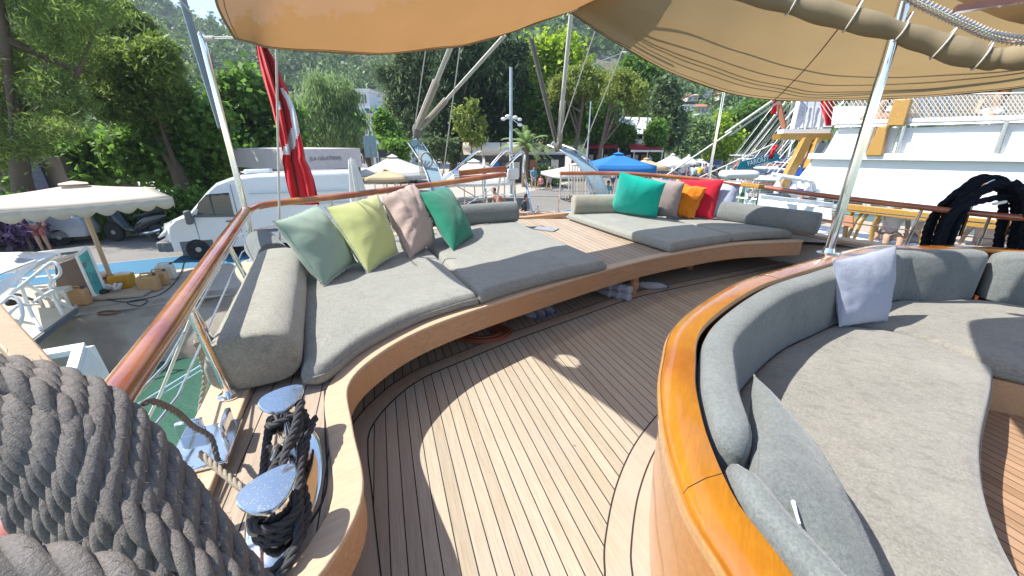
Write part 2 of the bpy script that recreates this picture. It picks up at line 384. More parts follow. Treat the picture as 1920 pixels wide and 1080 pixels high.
# ---- rails
railp = [Vector((-.72,.10,.87)), W(228,728,.88), W(345,565,.895), W(462,396,.93)]
mb = MB(); rr = [.046,.046,.045,.044]
pp = crom([railp[0]-Vector((0,.4,0)), railp[0], railp[1], railp[2], W(420,455,.915), railp[3]-Vector((-.012,.03,0))], 6)
mb.tube(pp, .046, 16, squash=.92); mb.build('grab_rail', M['rail'], boat, smooth=60)
c0 = W(462,396,.93)
pp = crom([c0, W(492,385,.937), W(560,376,.95), W(640,368,.98), W(740,355,1.01), W(850,341,1.05), W(945,327,1.12)], 6)
mb = MB(); mb.tube(pp, .042, 14, squash=.85); mb.sphere(c0, .047, 14, 8); mb.build('grab_rail', M['rail'], boat, smooth=60)
srail = [W(1050,325,1.1), W(1120,325,1.09), W(1180,326,1.09), W(1300,335,1.03), W(1424,350,.985), W(1560,369,.955), W(1757,392,.92), W(1920,409,.9), Vector((5.35,2.9,.88)), Vector((5.4,1,.88))]
mb = MB(); mb.tube(crom(srail, 6), .038, 12, squash=.8); mb.build('grab_rail', M['rail'], boat, smooth=60)
mb = MB(); mb.beam(W(1393,345,1.0), W(1428,350,1.0), .09, .05); mb.build('rail_scarf_block', M['yel'], boat, bevel=.006)
# stanchions with base flanges
def stanchion(base, top, r=.016, thin=False):
    mb = MB(); base = Vector(base); top = Vector(top)
    mb.tube([base, top], r, 12); mb.lathe([(.05,0),(.05,.006),(.03,.012),(.02,.03)], base, 16)
    return mb.build('stanchion', M['chrome'], boat)
def on_out(p):       # nearest point on cap board centre
    q = min(oo2, key=lambda s_: (s_.xy-Vector(p).xy).length); return Vector((q.x,q.y,.435))
oo2 = offset(resample(outer, 400), .07)
for q in (railp[1], W(352,560,.88), W(425,450,.9), c0, W(620,372,.95), W(780,350,1.0), W(938,327,1.08)):
    stanchion(on_out(q) if q is not railp[1] else Vector((-1.06,.78,.435)), q - Vector((0,0,.03)))
stanchion(W(432,741,.437), W(357,585,.86), .018)
for q in (W(1052,325,1.08), W(1115,325,1.07), W(1182,326,1.07), W(1300,335,1.0), W(1424,350,.96), W(1580,372,.93), W(1730,389,.9), W(1858,402,.88)): stanchion(on_out(q), q - Vector((0,0,.02)), .014)
# guard wires / thin rods along the side
for h_ in (.58,.73):
    path = [Vector((-1.1,.5,h_)), Vector((-1.36,1.3,h_))] + [Vector((p.x,p.y,h_)) for p in oo2[90:250:6] if p.y > 1.4]
    a_ = [p for p in path if p.x < -.1]; mb = MB(); mb.tube(a_, .006, 6); mb.build('guard_rod', M['steel'], boat)
    b_2 = [Vector((p.x,p.y,h_+.05)) for p in oo2[::6] if p.x > .72 and p.y > 2.5]; mb = MB(); mb.tube(b_2, .007, 6); mb.build('guard_rod', M['steel'], boat)
# tall awning poles
mb = MB(); pb = Vector((c0.x-.02, c0.y+.02, .5)); mb.tube([pb, Vector((c0.x-.035,c0.y+.03,2.36))], .026, 16); mb.lathe([(.026,0),(.028,.01),(.018,.03)], (c0.x-.035,c0.y+.03,2.36), 12); mb.build('awning_pole', M['chrome'], boat)
mb = MB(); pf = W(1552,476,.708); mb.tube([pf, Vector((pf.x+.01,pf.y+.01,3.2))], .033, 20); mb.lathe([(.075,0),(.075,.008),(.045,.016),(.036,.05)], pf, 20); mb.build('awning_pole', M['chrome'], boat)
pr = W(1335,335,.95)
mb = MB(); pr2 = on_out(pr); mb.tube([pr2, Vector((pr2.x+.0,pr2.y,2.3))], .022, 12); mb.build('awning_pole', M['chrome'], boat)
# platform scupper plate
mb = MB(); q = W(1023,429,.41); mb.box(q, (.32,.2,.01), Matrix.Rotation(-.5,3,'Z'));
mb.build('deck_vent', simple('vent_grey',(.3,.33,.36),.5), boat)
# ================================================================ mooring bitts
bt = MB(); mid = Vector((-.80,1.03,.405))
Mz = Matrix.Rotation(R(20),3,'Z')
bt.lathe([(.105,0),(.112,.006),(.105,.014),(.08,.022)], mid, 36, Mz, sx=1.0, sy=2.75); bt.build('mooring_bitt_base', M['chrome'], boat)
for nm, c, hh, yaw in (('near', Vector((-.715,.845,.42)), .16, -.65), ('far', Vector((-.905,1.255,.42)), .17, -.8)):
    mb = MB(); mb.lathe([(.052,0),(.045,.02),(.043,hh)], c, 24); post = mb.build('mooring_bitt', M['chrome'], boat)
    Mt = Matrix.Rotation(R(-14),3,'X') @ Matrix.Rotation(yaw,3,'Z') if False else Matrix.Rotation(yaw,3,'Z')
    hd = MB(); prof = [(.02,-.016),(.07,-.012),(.077,-.004),(.077,.004),(.073,.008),(.04,.0085),(.0,.009)]
    vs = []; n_ = 40
    tilt = Matrix.Rotation(R(5),3,'X') @ Matrix.Rotation(R(4),3,'Y')
    for r_, z_ in prof:
        for k in range(n_):
            a = 2*math.pi*k/n_; ex = 1.08*math.cos(a) + .10*math.cos(2*a); ey = .90*math.sin(a)*(1-.22*math.cos(a))
            vs.append(c + Vector((0,0,hh+.012)) + tilt @ (Matrix.Rotation(yaw+math.pi/2+.35,3,'Z') @ Vector((r_*ex, r_*ey, z_))))
    hd.add(vs, [(i*n_+k, i*n_+(k+1)%n_, (i+1)*n_+(k+1)%n_, (i+1)*n_+k) for i in range(len(prof)-1) for k in range(n_)])
    hd.build('bitt_head', M['bitt'], post, smooth=40)
# fairlead let into the cap board
mb = MB(); q = Vector((-1.19,1.17,.445)); Mf = Matrix.Rotation(R(23),3,'Z')
mb.box(q, (.20,.26,.02), Mf); mb.box(q+Mf@Vector((.07,.05,.045)), (.02,.12,.08), Mf); mb.box(q+Mf@Vector((-.06,.09,.04)), (.09,.02,.07), Mf)
mb.build('fairlead_plate', M['chrome'], boat, bevel=.006)
# ================================================================ stern davits, gangway rails
M['davit'] = simple('pale_blue_grey_paint', (.26,.37,.43), .4, var=.1)
def davit(pts, w_):
    P = crom(pts, 6); mb = MB(); n = len(P)
    for i in range(n-1):
        a, b = P[i], P[i+1]; k0 = .5+.8*i/n; k1 = .5+.8*(i+1)/n
        mb.add([a+Vector((-w_*k0,0,0)), a+Vector((w_*k0,0,-.02)), b+Vector((w_*k1,0,-.02)), b+Vector((-w_*k1,0,0)),
                a+Vector((-w_*k0,.12,0)), a+Vector((w_*k0,.12,-.02)), b+Vector((w_*k1,.12,-.02)), b+Vector((-w_*k1,.12,0))],
               [(0,1,2,3),(7,6,5,4),(0,3,7,4),(1,5,6,2)])
    mb.lathe([(.06,-.06),(.07,0),(.06,.06)], P[0], 12, Matrix.Rotation(R(90),3,'X'))
    o = mb.build('stern_davit', M['davit'], boat, smooth=50)
    e = MB(); e.tube([p+Vector((-w_*.9,-.02,0)) for p in P], .014, 6); e.tube([p+Vector((w_*1.0,-.02,0)) for p in P], .012, 6); e.build('davit_edge_pipe', M['steel'], o)
    return o
YD = 7.2
dl = [W(778,268,y=YD), W(790,285,y=YD-.1), W(808,315,y=YD-.3), W(820,350,y=YD-.5), W(826,400,y=YD-.6)]
dr = [W(1040,272,y=YD+.2), W(1068,284,y=YD), W(1098,310,y=YD-.2), W(1120,350,y=YD-.4), W(1132,400,y=YD-.5)]
davit(dl, .13); davit(dr, .14)
for pts in ([W(905,330,y=6.7), W(945,284,y=6.9), W(958,289,y=7), W(962,322,y=7), W(968,400,y=7)],
            [W(820,345,y=6.6), W(855,318,y=6.6), W(893,285,y=6.8), W(905,292,y=6.9), W(908,320,y=6.9), W(912,380,y=6.9)],
            [W(938,322,y=6.8), W(975,288,y=7), W(983,292,y=7.05), W(982,320,y=7), W(990,360,y=6.9), W(998,397,y=6.6)]):
    mb = MB(); mb.tube(crom(pts,6), .024, 8); mb.build('gangway_handrail', M['chrome'], boat)
mb = MB(); mb.beam(W(858,325,y=6.45), W(950,316,y=6.45), .06, .085); mb.beam(W(856,335,y=6.42), W(950,328,y=6.42), .06, .07); mb.build('gate_rail', M['rail'], boat, bevel=.008)
mb = MB(); mb.tube([W(852,328,y=6.4), W(862,327,y=6.4)], .07, 12); mb.build('rail_end_fitting', M['chrome'], boat)
mb = MB(); mb.box(W(962,326,y=6.55), (.19,.06,.17)); mb.build('stern_light', simple('white_plastic',(.75,.78,.8),.35), boat, bevel=.02)
for pts in ([W(850,345,y=6.4),W(946,400,y=6.4)],[W(850,398,y=6.4),W(946,340,y=6.4)],[W(848,372,y=6.4),W(948,364,y=6.4)],[W(870,340,y=6.4),W(872,400,y=6.4)],[W(905,335,y=6.4),W(907,400,y=6.4)],[W(946,326,y=6.42),W(946,400,y=6.42)]):
    mb = MB(); mb.tube(pts, .009, 6); mb.build('gate_rod', M['chrome'], boat)
mb = MB(); mb.box(W(1000,400,y=6.35), (.22,.1,.07)); mb.box(W(1007,393,y=6.35), (.05,.1,.1)); mb.build('gangway_hinge', M['steel'], boat, bevel=.01)
mb = MB(); mb.beam(W(955,412,y=6.15), W(1060,402,y=6.15), .12, .06); mb.build('transom_sill', M['fascia'], boat, bevel=.006)
# gangway (passerelle) reaching the quay
gw = MB(); gw.beam((.25,6.9,.25),(.2,13.2,-1.9),.6,.05); gw.build('gangway_board', M['teak'], boat)
# ================================================================ cushions
def coons(c0, c1, d0, d1, ns, nt):
    ps = [.5-.5*math.cos(math.pi*i/(ns-1)) for i in range(ns)]; pt = [.5-.5*math.cos(math.pi*i/(nt-1)) for i in range(nt)]
    ps = [.55*a+.45*i/(ns-1) for i, a in enumerate(ps)]; pt = [.55*a+.45*i/(nt-1) for i, a in enumerate(pt)]
    def at(c, t):
        n = len(c)-1; i = min(int(t*n), n-1); return c[i].lerp(c[i+1], t*n-i)
    c0, c1, d0, d1 = [resample(V3(c), 120) for c in (c0, c1, d0, d1)]
    G = []
    for s in ps:
        row = []
        for t in pt:
            a = at(c0,s)*(1-t)+at(c1,s)*t; b = at(d0,t)*(1-s)+at(d1,t)*s
            q = (c0[0]*(1-s)*(1-t)+c0[-1]*s*(1-t)+c1[0]*(1-s)*t+c1[-1]*s*t); row.append(a+b-q)
        G.append(row)
    return G
def segdist(p, poly):
    best = 9
    for a, b in zip(poly, poly[1:]):
        ab = b-a; t = max(0, min(1, (p-a).dot(ab)/max(1e-9, ab.length_squared))); best = min(best, (p-a-ab*t).length)
    return best
def cushion(name, label, c0, c1, d0, d1, z0, z1, mat, r=.045, ns=46, nt=34, group=None, cat='seat cushion', puff=.012, seed=0):
    G = coons(c0, c1, d0, d1, ns, nt)
    bd = [G[i][0] for i in range(ns)] + G[-1][1:] + [G[i][-1] for i in range(ns-2,-1,-1)] + G[0][-2::-1]
    bd2 = [Vector((p.x,p.y)) for p in bd]
    vs = []
    for i in range(ns):
        for j in range(nt):
            p = G[i][j]; edge = i in (0,ns-1) or j in (0,nt-1)
            d = 0 if edge else segdist(Vector((p.x,p.y)), bd2)
            z = z1 - r + math.sqrt(max(0, r*r-(r-min(d,r))**2)) + puff*min(1, d/.25)
            z += .007*noise.noise(Vector((p.x*3.1+seed,p.y*3.1,0))) + .003*noise.noise(Vector((p.x*12,p.y*12,seed)))*min(1,d/.05)
            vs.append(Vector((p.x,p.y,z)))
    mb = MB(); mb.add(vs, [(i*nt+j, i*nt+j+1, (i+1)*nt+j+1, (i+1)*nt+j) for i in range(ns-1) for j in range(nt-1)])
    # side ring
    ring = [(i,0) for i in range(ns)] + [(ns-1,j) for j in range(1,nt)] + [(i,nt-1) for i in range(ns-2,-1,-1)] + [(0,j) for j in range(nt-2,0,-1)]
    cen = sum(bd2, Vector((0,0)))/len(bd2); n = len(ring); b0 = len(mb.v)
    idx = [i*nt+j for i,j in ring]; levels = [z1-r, z0+.02, z0]
    for k, zz in enumerate((z0+(z1-r-z0)*.5, z0+.015, z0)):
        for q in idx:
            p = Vector(mb.v[q]); inn = (cen - p.xy).normalized()*(.014 if k == 2 else (-.006 if k == 0 else 0)); mb.v.append((p.x+inn.x, p.y+inn.y, zz))
    prev = idx
    for k in range(3):
        cur = [b0+k*n+i for i in range(n)]
        for i in range(n): mb.f.append((prev[(i+1)%n], prev[i], cur[i], cur[(i+1)%n])); mb.m.append(0)
        prev = cur
    mb.f.append(tuple(prev)); mb.m.append(0)
    # outward normals on the top
    a = Vector(mb.v[1])-Vector(mb.v[0]); b = Vector(mb.v[nt])-Vector(mb.v[0])
    if a.cross(b).z > 0 and False: pass
    ringpts = [Vector(mb.v[q]) for q in idx]; ringpts.append(ringpts[0])
    o = mb.build(name, mat, None, smooth=180)
    bm = bmesh.new(); bm.from_mesh(o.data); bmesh.ops.recalc_face_normals(bm, faces=bm.faces); bm.to_mesh(o.data); bm.free()
    pm_ = MB(); pm_.tube(ringpts, .0042, 6, cap=False); pm_.build('edge_piping', mat, o)
    return tag(o, label, cat, group)
S0, S1 = .419, .515
Lfront = crom(V3([(-1.03,1.60),(-.93,1.63),(-.85,1.92),(-.64,2.27),(-.40,2.50),(-.25,2.60)]), 6)
Lseam = crom(V3([(-.25,2.60),(-.62,3.36),(-1.22,4.62)]), 6)
cushion('seat_cushion', 'large pale grey seat cushion at the port corner, under the green and yellow pillows', crom(V3([(-1.03,1.60),(-1.42,2.35),(-1.95,3.2),(-2.3,3.75)]),6), Lseam, Lfront, crom(V3([(-2.3,3.75),(-1.22,4.62)]),4), S0, S1, M['seat'], group='seat cushions on the stern platform')
Ls2 = [p+Vector((.018,.012,0)) for p in Lseam]
cushion('seat_cushion', 'grey seat cushion in front of the emerald pillow, next to the bare teak boards', Ls2, crom(V3([(.88,3.42),(.80,3.62),(.46,4.4),(.06,5.35)]),6),
        crom(V3([Ls2[0],(-.0,2.82),(.4,3.12),(.88,3.42)]),6), crom(V3([Ls2[-1],(-.6,5.0),(.06,5.35)]),6), S0, S1, M['seat'], group='seat cushions on the stern platform', seed=3)
cushion('seat_cushion', 'grey seat cushion at the stern under the turquoise pillow, beside the bare teak boards', crom(V3([(1.72,4.03),(1.35,4.8),(.86,6.0)]),6), crom(V3([(2.62,4.50),(2.45,5.0),(2.1,6.0)]),6),
        crom(V3([(1.72,4.03),(2.1,4.25),(2.62,4.50)]),6), crom(V3([(.86,6.0),(1.5,6.05),(2.1,6.0)]),4), S0, S1, M['seat'], group='seat cushions on the stern platform', seed=5)
cushion('seat_cushion', 'rightmost grey seat cushion on the stern platform, below the blue-grey bolster', crom(V3([(2.64,4.50),(2.47,5.0),(2.12,6.0)]),6), crom(V3([(3.5,4.72),(3.35,5.0),(3.1,5.4)]),6),
        crom(V3([(2.64,4.50),(3.0,4.62),(3.5,4.72)]),6), crom(V3([(2.12,6.0),(2.6,5.75),(3.1,5.4)]),4), S0, S1, M['seat'], group='seat cushions on the stern platform', seed=8)
# ---- bolsters
def bolster(label, a, b, w0, h0, mat, taper=1, rnd=.08, group='bolsters along the rail', top=.35, puff=.006, end=.03):
    a, b = Vector(a), Vector(b); d = (b-a).normalized(); x = Vector((d.y,-d.x,0)).normalized(); L = (b-a).length
    mb = MB(); n = 40; P = []; ks = [0,.0,.005,.02]+[i/22 for i in range(1,22)]+[.98,.995,1.0,1.0]
    for q, k in enumerate(ks):
        c = a.lerp(b, k); s_ = (.0 if q in (0,len(ks)-1) else 1-end*{1:4,2:1.6,3:.4}.get(q, {len(ks)-2:4,len(ks)-3:1.6,len(ks)-4:.4}.get(q,0)))
        row = []
        for i in range(n+1):
            t = 2*math.pi*i/n; e = .62
            cx = math.copysign(abs(math.cos(t))**e, math.cos(t)); cy = math.copysign(abs(math.sin(t))**e, math.sin(t))
            if cy > 0: cx *= 1-top*max(0,cy)
            nn = 1+puff*3*noise.noise(Vector((k*L*6, cx*2, cy*2)))
            row.append(c + x*(cx*w0/2*s_*nn) + Vector((0,0,h0/2+cy*h0/2*s_*nn)))
        P.append(row)
    mb.grid(P); o = mb.build('bolster', mat, None, smooth=60)
    bm = bmesh.new(); bm.from_mesh(o.data); bmesh.ops.remove_doubles(bm, verts=bm.verts, dist=1e-5); bmesh.ops.recalc_face_normals(bm, faces=bm.faces); bm.to_mesh(o.data); bm.free()
    return tag(o, label, 'bolster', group)
bolster('long square-ended pale bolster along the port rail, nearest the camera', (-1.225,1.57,.43), (-1.95,3.10,.44), .40, .29, M['bol'], top=.22)
bolster('short dark grey bolster tucked into the port rail corner', (-2.12,3.30,.45), (-2.42,3.62,.5), .3, .26, M['back'])
bolster('round grey bolster lying right of the emerald pillow', (-.95,5.0,.5), (.05,5.42,.5), .3, .27, M['back'], top=.3)
bolster('pale grey bolster at the stern, left of the turquoise pillow', (.93,5.95,.5), (2.1,6.05,.5), .28, .29, M['bol'], top=.3)
bolster('blue-grey bolster right of the lavender pillow on the stern platform', (2.95,5.45,.5), (3.72,4.62,.48), .3, .27, M['back'], top=.35)
# ---- cockpit
inn = resample(comf, 200)
def offs(path, d, z, i0, i1): return [Vector((p.x,p.y,z)) for p in offset(path, d)[i0:i1]]
ni = lambda x_, y_: min(range(200), key=lambda i: (inn[i].xy-Vector((x_,y_))).length)
kA, kB, kC = ni(.58,.0), ni(.50,1.0), ni(4.05,3.25)
def backrest(i0, i1, label, dz=0, lean=0, th=.15):
    path = inn[i0:i1]; prof = [(.150,.30),(.135,.45),(.132,.65),(.142,.69),(.165,.708),(.215,.71),(.25,.70),(.272,.66),(.285,.5),(.295,.30)]
    prof = [(.132+(s_-.132)*th/.15, z_) for s_, z_ in prof]; mb = MB(); offs_ = [offset(path, s_+ (lean if z_ > .45 else 0)) for s_, z_ in prof]; P = []; n = len(path)
    for i in range(n):
        e = min(i, n-1-i); sq = {0:.55,1:.85,2:.96}.get(e,1); row = []
        for j, (s_, z_) in enumerate(prof):
            zc = .38+(z_-.38)*(1-(1-sq)*.25)+dz; mid_ = offs_[4][i]; q = offs_[j][i].lerp(mid_, 1-sq)
            nz = noise.noise(Vector((q.x*5,q.y*5,z_*6)))*.006; row.append(Vector((q.x+nz,q.y+nz,zc)))
        row.append(row[0]); P.append(row)
    mb.grid(P); m_ = len(prof); mb.add(P[0][:m_], [tuple(range(m_))]); mb.add(P[-1][:m_], [tuple(range(m_-1,-1,-1))])
    o = mb.build('backrest_cushion', M['back'], None, smooth=70)
    bm = bmesh.new(); bm.from_mesh(o.data); bmesh.ops.remove_doubles(bm, verts=bm.verts, dist=1e-5); bmesh.ops.recalc_face_normals(bm, faces=bm.faces); bm.to_mesh(o.data); bm.free()
    return tag(o, label, 'backrest cushion', 'backrest cushions round the cockpit')
backrest(kA, kB-1, 'thick curved grey backrest cushion at the near end of the cockpit, beside the velour pillow', dz=.015, th=.095)
backrest(kB, kC, 'long curved grey backrest cushion sweeping round behind the pale lilac pillow')
backrest(kC+1, ni(4.7,1.0), 'dark grey backrest cushion on the far side of the cockpit at the right edge')
ZC0, ZC1 = .21, .31; KC = 1.078
i0 = ni(.5,.55); i1 = ni(2.2,2.8)
bk = offs(inn, .285, 0, i0, i1+1)
front = crom(V3([(1.30,.40),(1.47,.74),(1.62,.94),(1.83,1.15),(2.08,1.36),(2.42,1.62),(2.66,1.82)]), 6)
front = [Vector((p.x*KC,p.y*KC,0)) for p in front]
tipb = bk[-1]
cushion('seat_cushion', 'largest worn grey seat cushion in the cockpit, under both pillows there', bk, front, crom([bk[0], Vector((1.08,.45,0)), front[0]],4), crom([tipb, Vector((2.72,2.38,0)), front[-1]],6), ZC0, ZC1, M['seat2'], r=.05, ns=64, nt=44, group='cockpit seat cushions', seed=11)
bk2 = offs(inn, .285, 0, i1+1, ni(4.55,2.7)); 
cushion('seat_cushion', 'far worn grey cockpit seat cushion crossed by the pole shadow', bk2, crom([p*KC for p in V3([(2.70,1.84),(2.85,1.74),(3.2,1.66),(3.8,1.7),(4.1,1.9)])],6), crom([bk2[0], Vector((2.76,2.38,0)), Vector((2.70*KC,1.84*KC,0))],6), crom([bk2[-1], Vector((4.45,2.4,0)), Vector((4.1*KC,1.9*KC,0))],4), ZC0, ZC1, M['seat2'], r=.05, ns=50, nt=36, group='cockpit seat cushions', seed=14)
# wooden seat fronts under the cockpit cushions
for fr in (front, crom([p*KC for p in V3([(2.66,1.82),(2.85,1.72),(3.2,1.64),(3.8,1.68),(4.1,1.88)])],6)):
    band(resample(fr, 60), -.045, -.02, .006, .208, 'seat_front_board', M['fascia'], boat)
mb = MB(); mb.prism([(p.x,p.y) for p in resample(bk,30)]+[(p.x-.05,p.y+.05) for p in resample(front,30)][::-1], .17, .207); mb.build('seat_base', M['teak'], boat, smooth=0)
# ================================================================ pillows
def pillow(label, BL, BR, TR, TL, th, mat, pinch=.05, crease=.5, group='scatter pillows', cat='pillow', fringe=None, seed=0, flip=1, n=34, fmat=None):
    c4 = [Vector(p) for p in (BL,BR,TR,TL)]
    nrm = ((c4[1]-c4[0]).cross(c4[3]-c4[0])).normalized()
    ex = (c4[1]-c4[0]+c4[2]-c4[3]).normalized(); ey = (c4[3]-c4[0]+c4[2]-c4[1]).normalized()
    root_pts = []
    def P(u, v, side):
        uu = u*(1-pinch*(1-v*v)); vv = v*(1-pinch*(1-u*u))
        a, b = (uu+1)/2, (vv+1)/2
        p = c4[0]*(1-a)*(1-b)+c4[1]*a*(1-b)+c4[2]*a*b+c4[3]*(1-a)*b
        t = max(0,(1-abs(u)**2.6)*(1-abs(v)**2.6))**.55
        # creases running in from the corners and seams
        e = max(abs(u),abs(v)); ang = math.atan2(v,u)
        cr = noise.noise(Vector((math.cos(ang)*5+seed, math.sin(ang)*5, e*1.2+side)))*(e**2)*(1-e**10)
        cr += .5*noise.noise(Vector((u*2.3+seed, v*2.3, side*3+4)))
        cr += .35*abs(noise.noise(Vector((u*4+seed, v*1.6-u*2, side*3+9))))
        return p + nrm*side*th*(t + .22*crease*cr*min(1, t*2)) + (ex*noise.noise(Vector((v*3+seed,u,1)))+ey*noise.noise(Vector((u*3+seed,v,2))))*.012*crease
    mb = MB(); g = [math.sin(math.pi/2*(2*i/n-1)) for i in range(n+1)]
    for side in (1, -1):
        rows = [[P(u,v,side) for v in g] for u in g]
        mb.grid(rows if side < 0 else [r[::-1] for r in rows])
    me_o = mb.build('pillow', mat, None, smooth=180)
    bm = bmesh.new(); bm.from_mesh(me_o.data); bmesh.ops.remove_doubles(bm, verts=bm.verts, dist=2e-4); bmesh.ops.recalc_face_normals(bm, faces=bm.faces); bm.to_mesh(me_o.data); bm.free()
    tag(me_o, label, cat, group)
    e = MB()         # welt / fringe round the seam
    loop = [P(-1,v,0) for v in g] + [P(u,1,0) for u in g] + [P(1,v,0) for v in g[::-1]] + [P(u,-1,0) for u in g[::-1]]
    if fringe:
        rnd = random.Random(seed)
        for p, q in zip(loop, loop[1:]):
            for k in range(5):
                s = p.lerp(q, rnd.random()); out = (s-sum(c4, Vector((0,0,0)))/4).normalized()
                e.tube([s, s+out*rnd.uniform(.008,.016)+Vector([rnd.uniform(-.006,.006) for _ in range(3)])], .0016, 4, cap=False)
        e.tube(loop, .0042, 6); e.build('seam_fringe', fmat or fringe, me_o)
    else:
        e.tube(loop, .0035, 6); e.build('seam_welt', mat, me_o)
    return me_o
def cloth(name, col, var=.06, bs=260, bstr=.25):
    m, t, b = newmat(name); f = noisetex(t, 5, 5, .6)
    t.links.new(mixc(t, f, tuple(c*(1-var*2) for c in col), tuple(min(1,c*(1+var)) for c in col)), b.inputs['Base Color'])
    b.inputs['Roughness'].default_value = .85; b.inputs['Specular IOR Level'].default_value = .2; b.inputs['Sheen Weight'].default_value = .2
    h = mth(t, 'ADD', mth(t,'MULTIPLY', noisetex(t, bs, 2, .6), .3), noisetex(t, 14, 5, .62, stretch=(1,1.8,1)))
    bump(t, b, h, bstr, .01); return m
def pp4(pts): return [W(u, v, z=q) if k == 'z' else W(u, v, y=q) for u, v, k, q in pts]
pale = cloth('pale_thread', (.62,.66,.58))
pillow('pale sage green pillow with frayed white seam, leftmost on the port seat', *pp4([(608,537,'z',.53),(668,492,'z',.56),(594,386,'y',3.42),(514,416,'y',2.80)]), .125, cloth('sage_green', (.27,.37,.29)), fringe=pale, seed=1, crease=.55)
pillow('pale lime yellow pillow with frayed white seam, second from the left', *pp4([(690,512,'z',.53),(746,474,'z',.56),(708,366,'y',3.86),(611,390,'y',3.25)]), .125, cloth('lime_yellow', (.50,.54,.22)), fringe=pale, seed=2, crease=.5)
pillow('crumpled dusty mauve pillow between the lime and the emerald pillows', *pp4([(768,484,'z',.53),(818,455,'z',.55),(776,344,'y',4.45),(717,368,'y',3.85)]), .13, cloth('dusty_mauve', (.42,.33,.29), bstr=.6), seed=3, crease=1.8, pinch=.03)
pillow('emerald green pillow leaning right of the crumpled mauve pillow', *pp4([(850,470,'z',.53),(888,442,'z',.54),(840,350,'y',4.85),(784,362,'y',4.2)]), .11, cloth('emerald', (.012,.19,.115)), seed=4, crease=.5)
sb = 'scatter pillows'
pillow('lavender blue pillow, rightmost of the bright row at the stern', *pp4([(1310,409,'z',.53),(1368,411,'z',.53),(1392,338,'y',5.62),(1352,336,'y',5.75)]), .10, cloth('lavender', (.36,.40,.52)), seed=9)
pillow('crimson red pillow behind the orange pillow at the stern', *pp4([(1275,405,'z',.53),(1336,412,'z',.53),(1357,337,'y',5.5),(1276,336,'y',5.75)]), .10, cloth('crimson', (.50,.012,.035)), seed=8)
pillow('crumpled orange pillow between the mauve and the red pillows at the stern', *pp4([(1262,406,'z',.53),(1300,411,'z',.53),(1326,352,'y',5.4),(1258,340,'y',5.7)]), .12, cloth('orange', (.62,.19,.01), bstr=.6), seed=7, crease=1.8)
pillow('small mauve grey pillow between the turquoise and the orange pillows', *pp4([(1232,406,'z',.53),(1268,409,'z',.53),(1284,342,'y',5.35),(1222,332,'y',5.75)]), .11, cloth('mauve_grey', (.30,.25,.245)), seed=6)
pillow('large turquoise pillow, first of the bright row at the stern', *pp4([(1143,396,'z',.53),(1231,409,'z',.53),(1248,343,'y',5.15),(1163,322,'y',5.55)]), .12, cloth('turquoise', (.0,.36,.29)), seed=5, crease=.4, pinch=.05)
pillow('pale lilac quilted pillow leaning on the long cockpit backrest', W(1574,613,z=.33), W(1664,601,z=.33), W(1681,460,y=2.66), W(1562,489,y=2.50), .075, cloth('pale_lilac', (.36,.40,.50), bstr=.7), seed=12, crease=.6, pinch=.03)
o = pillow('large grey velour pillow with a white tag, fallen against the near backrest', Vector((.82,.42,.40)), W(1602,1062,z=.35), W(1414,703,z=.60), Vector((.68,.80,.66)), .11, M['back'], seed=13, crease=.5, pinch=.06)
mb = MB(); tg = [W(1483,920,z=.63), W(1487,940,z=.64), W(1493,962,z=.64), W(1499,982,z=.63)]; mb.tube(tg, [.006,.006,.004,.004], 6, squash=.4); mb.build('care_tag', cloth('white_ribbon', (.7,.74,.78)), o)
# ================================================================ ropes
def ropemb(path, r, pitch=None, strands=3, n=7, fuzz=0, seed=0, mb=None):
    pitch = pitch or r*7.2; P = [Vector(p) for p in path]; L = sum((b-a).length for a,b in zip(P,P[1:]))
    m = max(8, int(L/pitch*11)); P = resample(P, m); mb = mb or MB(); up = None; fr = []
    for i, p in enumerate(P):
        d = (P[min(i+1,m-1)]-P[max(i-1,0)]).normalized()
        if up is None: up = Vector((0,0,1)) if abs(d.z) < .9 else Vector((0,1,0))
        x = d.cross(up).normalized(); up = x.cross(d).normalized(); fr.append((p, x, up.copy(), d))
    for s in range(strands):
        pts = []
        for i, (p, x, u, d) in enumerate(fr):
            a = -2*math.pi*(s/strands + i*(L/(m-1))/pitch); pts.append(p + x*(math.cos(a)*r*.5) + u*(math.sin(a)*r*.5))
        mb.tube(pts, r*.52, n)
    if fuzz:
        rnd = random.Random(seed)
        for _ in range(int(fuzz*L*100)):
            p, x, u, d = rnd.choice(fr); a = rnd.random()*6.28; o_ = x*math.cos(a)+u*math.sin(a)
            s = p + o_*r*.95; e_ = s + o_*rnd.uniform(.15,.4)*r + d*rnd.uniform(-.5,.5)*r
            mb.tube([s, e_], r*.018, 3, cap=False)
    return mb
def ropemat(name, col, var=.3, ws=90):
    m, t, b = newmat(name); f = noisetex(t, 26, 5, .7); g = noisetex(t, 340, 3, .7)
    c = mixc(t, f, tuple(x*(1-var) for x in col), tuple(min(1,x*(1+var*.6)) for x in col)); c = mixc(t, ramp(t, g, [(.35,(.55,)*3),(.6,(0,)*3)]), c, tuple(x*.45 for x in col))
    t.links.new(c, b.inputs['Base Color']); b.inputs['Roughness'].default_value = .9; b.inputs['Specular IOR Level'].default_value = .2
    bump(t, b, mth(t,'ADD',noisetex(t, 420, 3, .7), noisetex(t, 120, 2, .5)), .8, .0035); return m
M['hawser'] = ropemat('grey_brown_hawser', (.25,.225,.205), .45); M['blackrope'] = ropemat('black_rope', (.085,.085,.09)); M['beige'] = ropemat('beige_rope', (.42,.36,.28))
M['navy'] = ropemat('navy_rope', (.008,.012,.024)); M['line'] = simple('white_line', (.6,.58,.52), .8); M['cord'] = simple('blue_cord', (.35,.5,.62), .7)
mb = MB(); sets = []
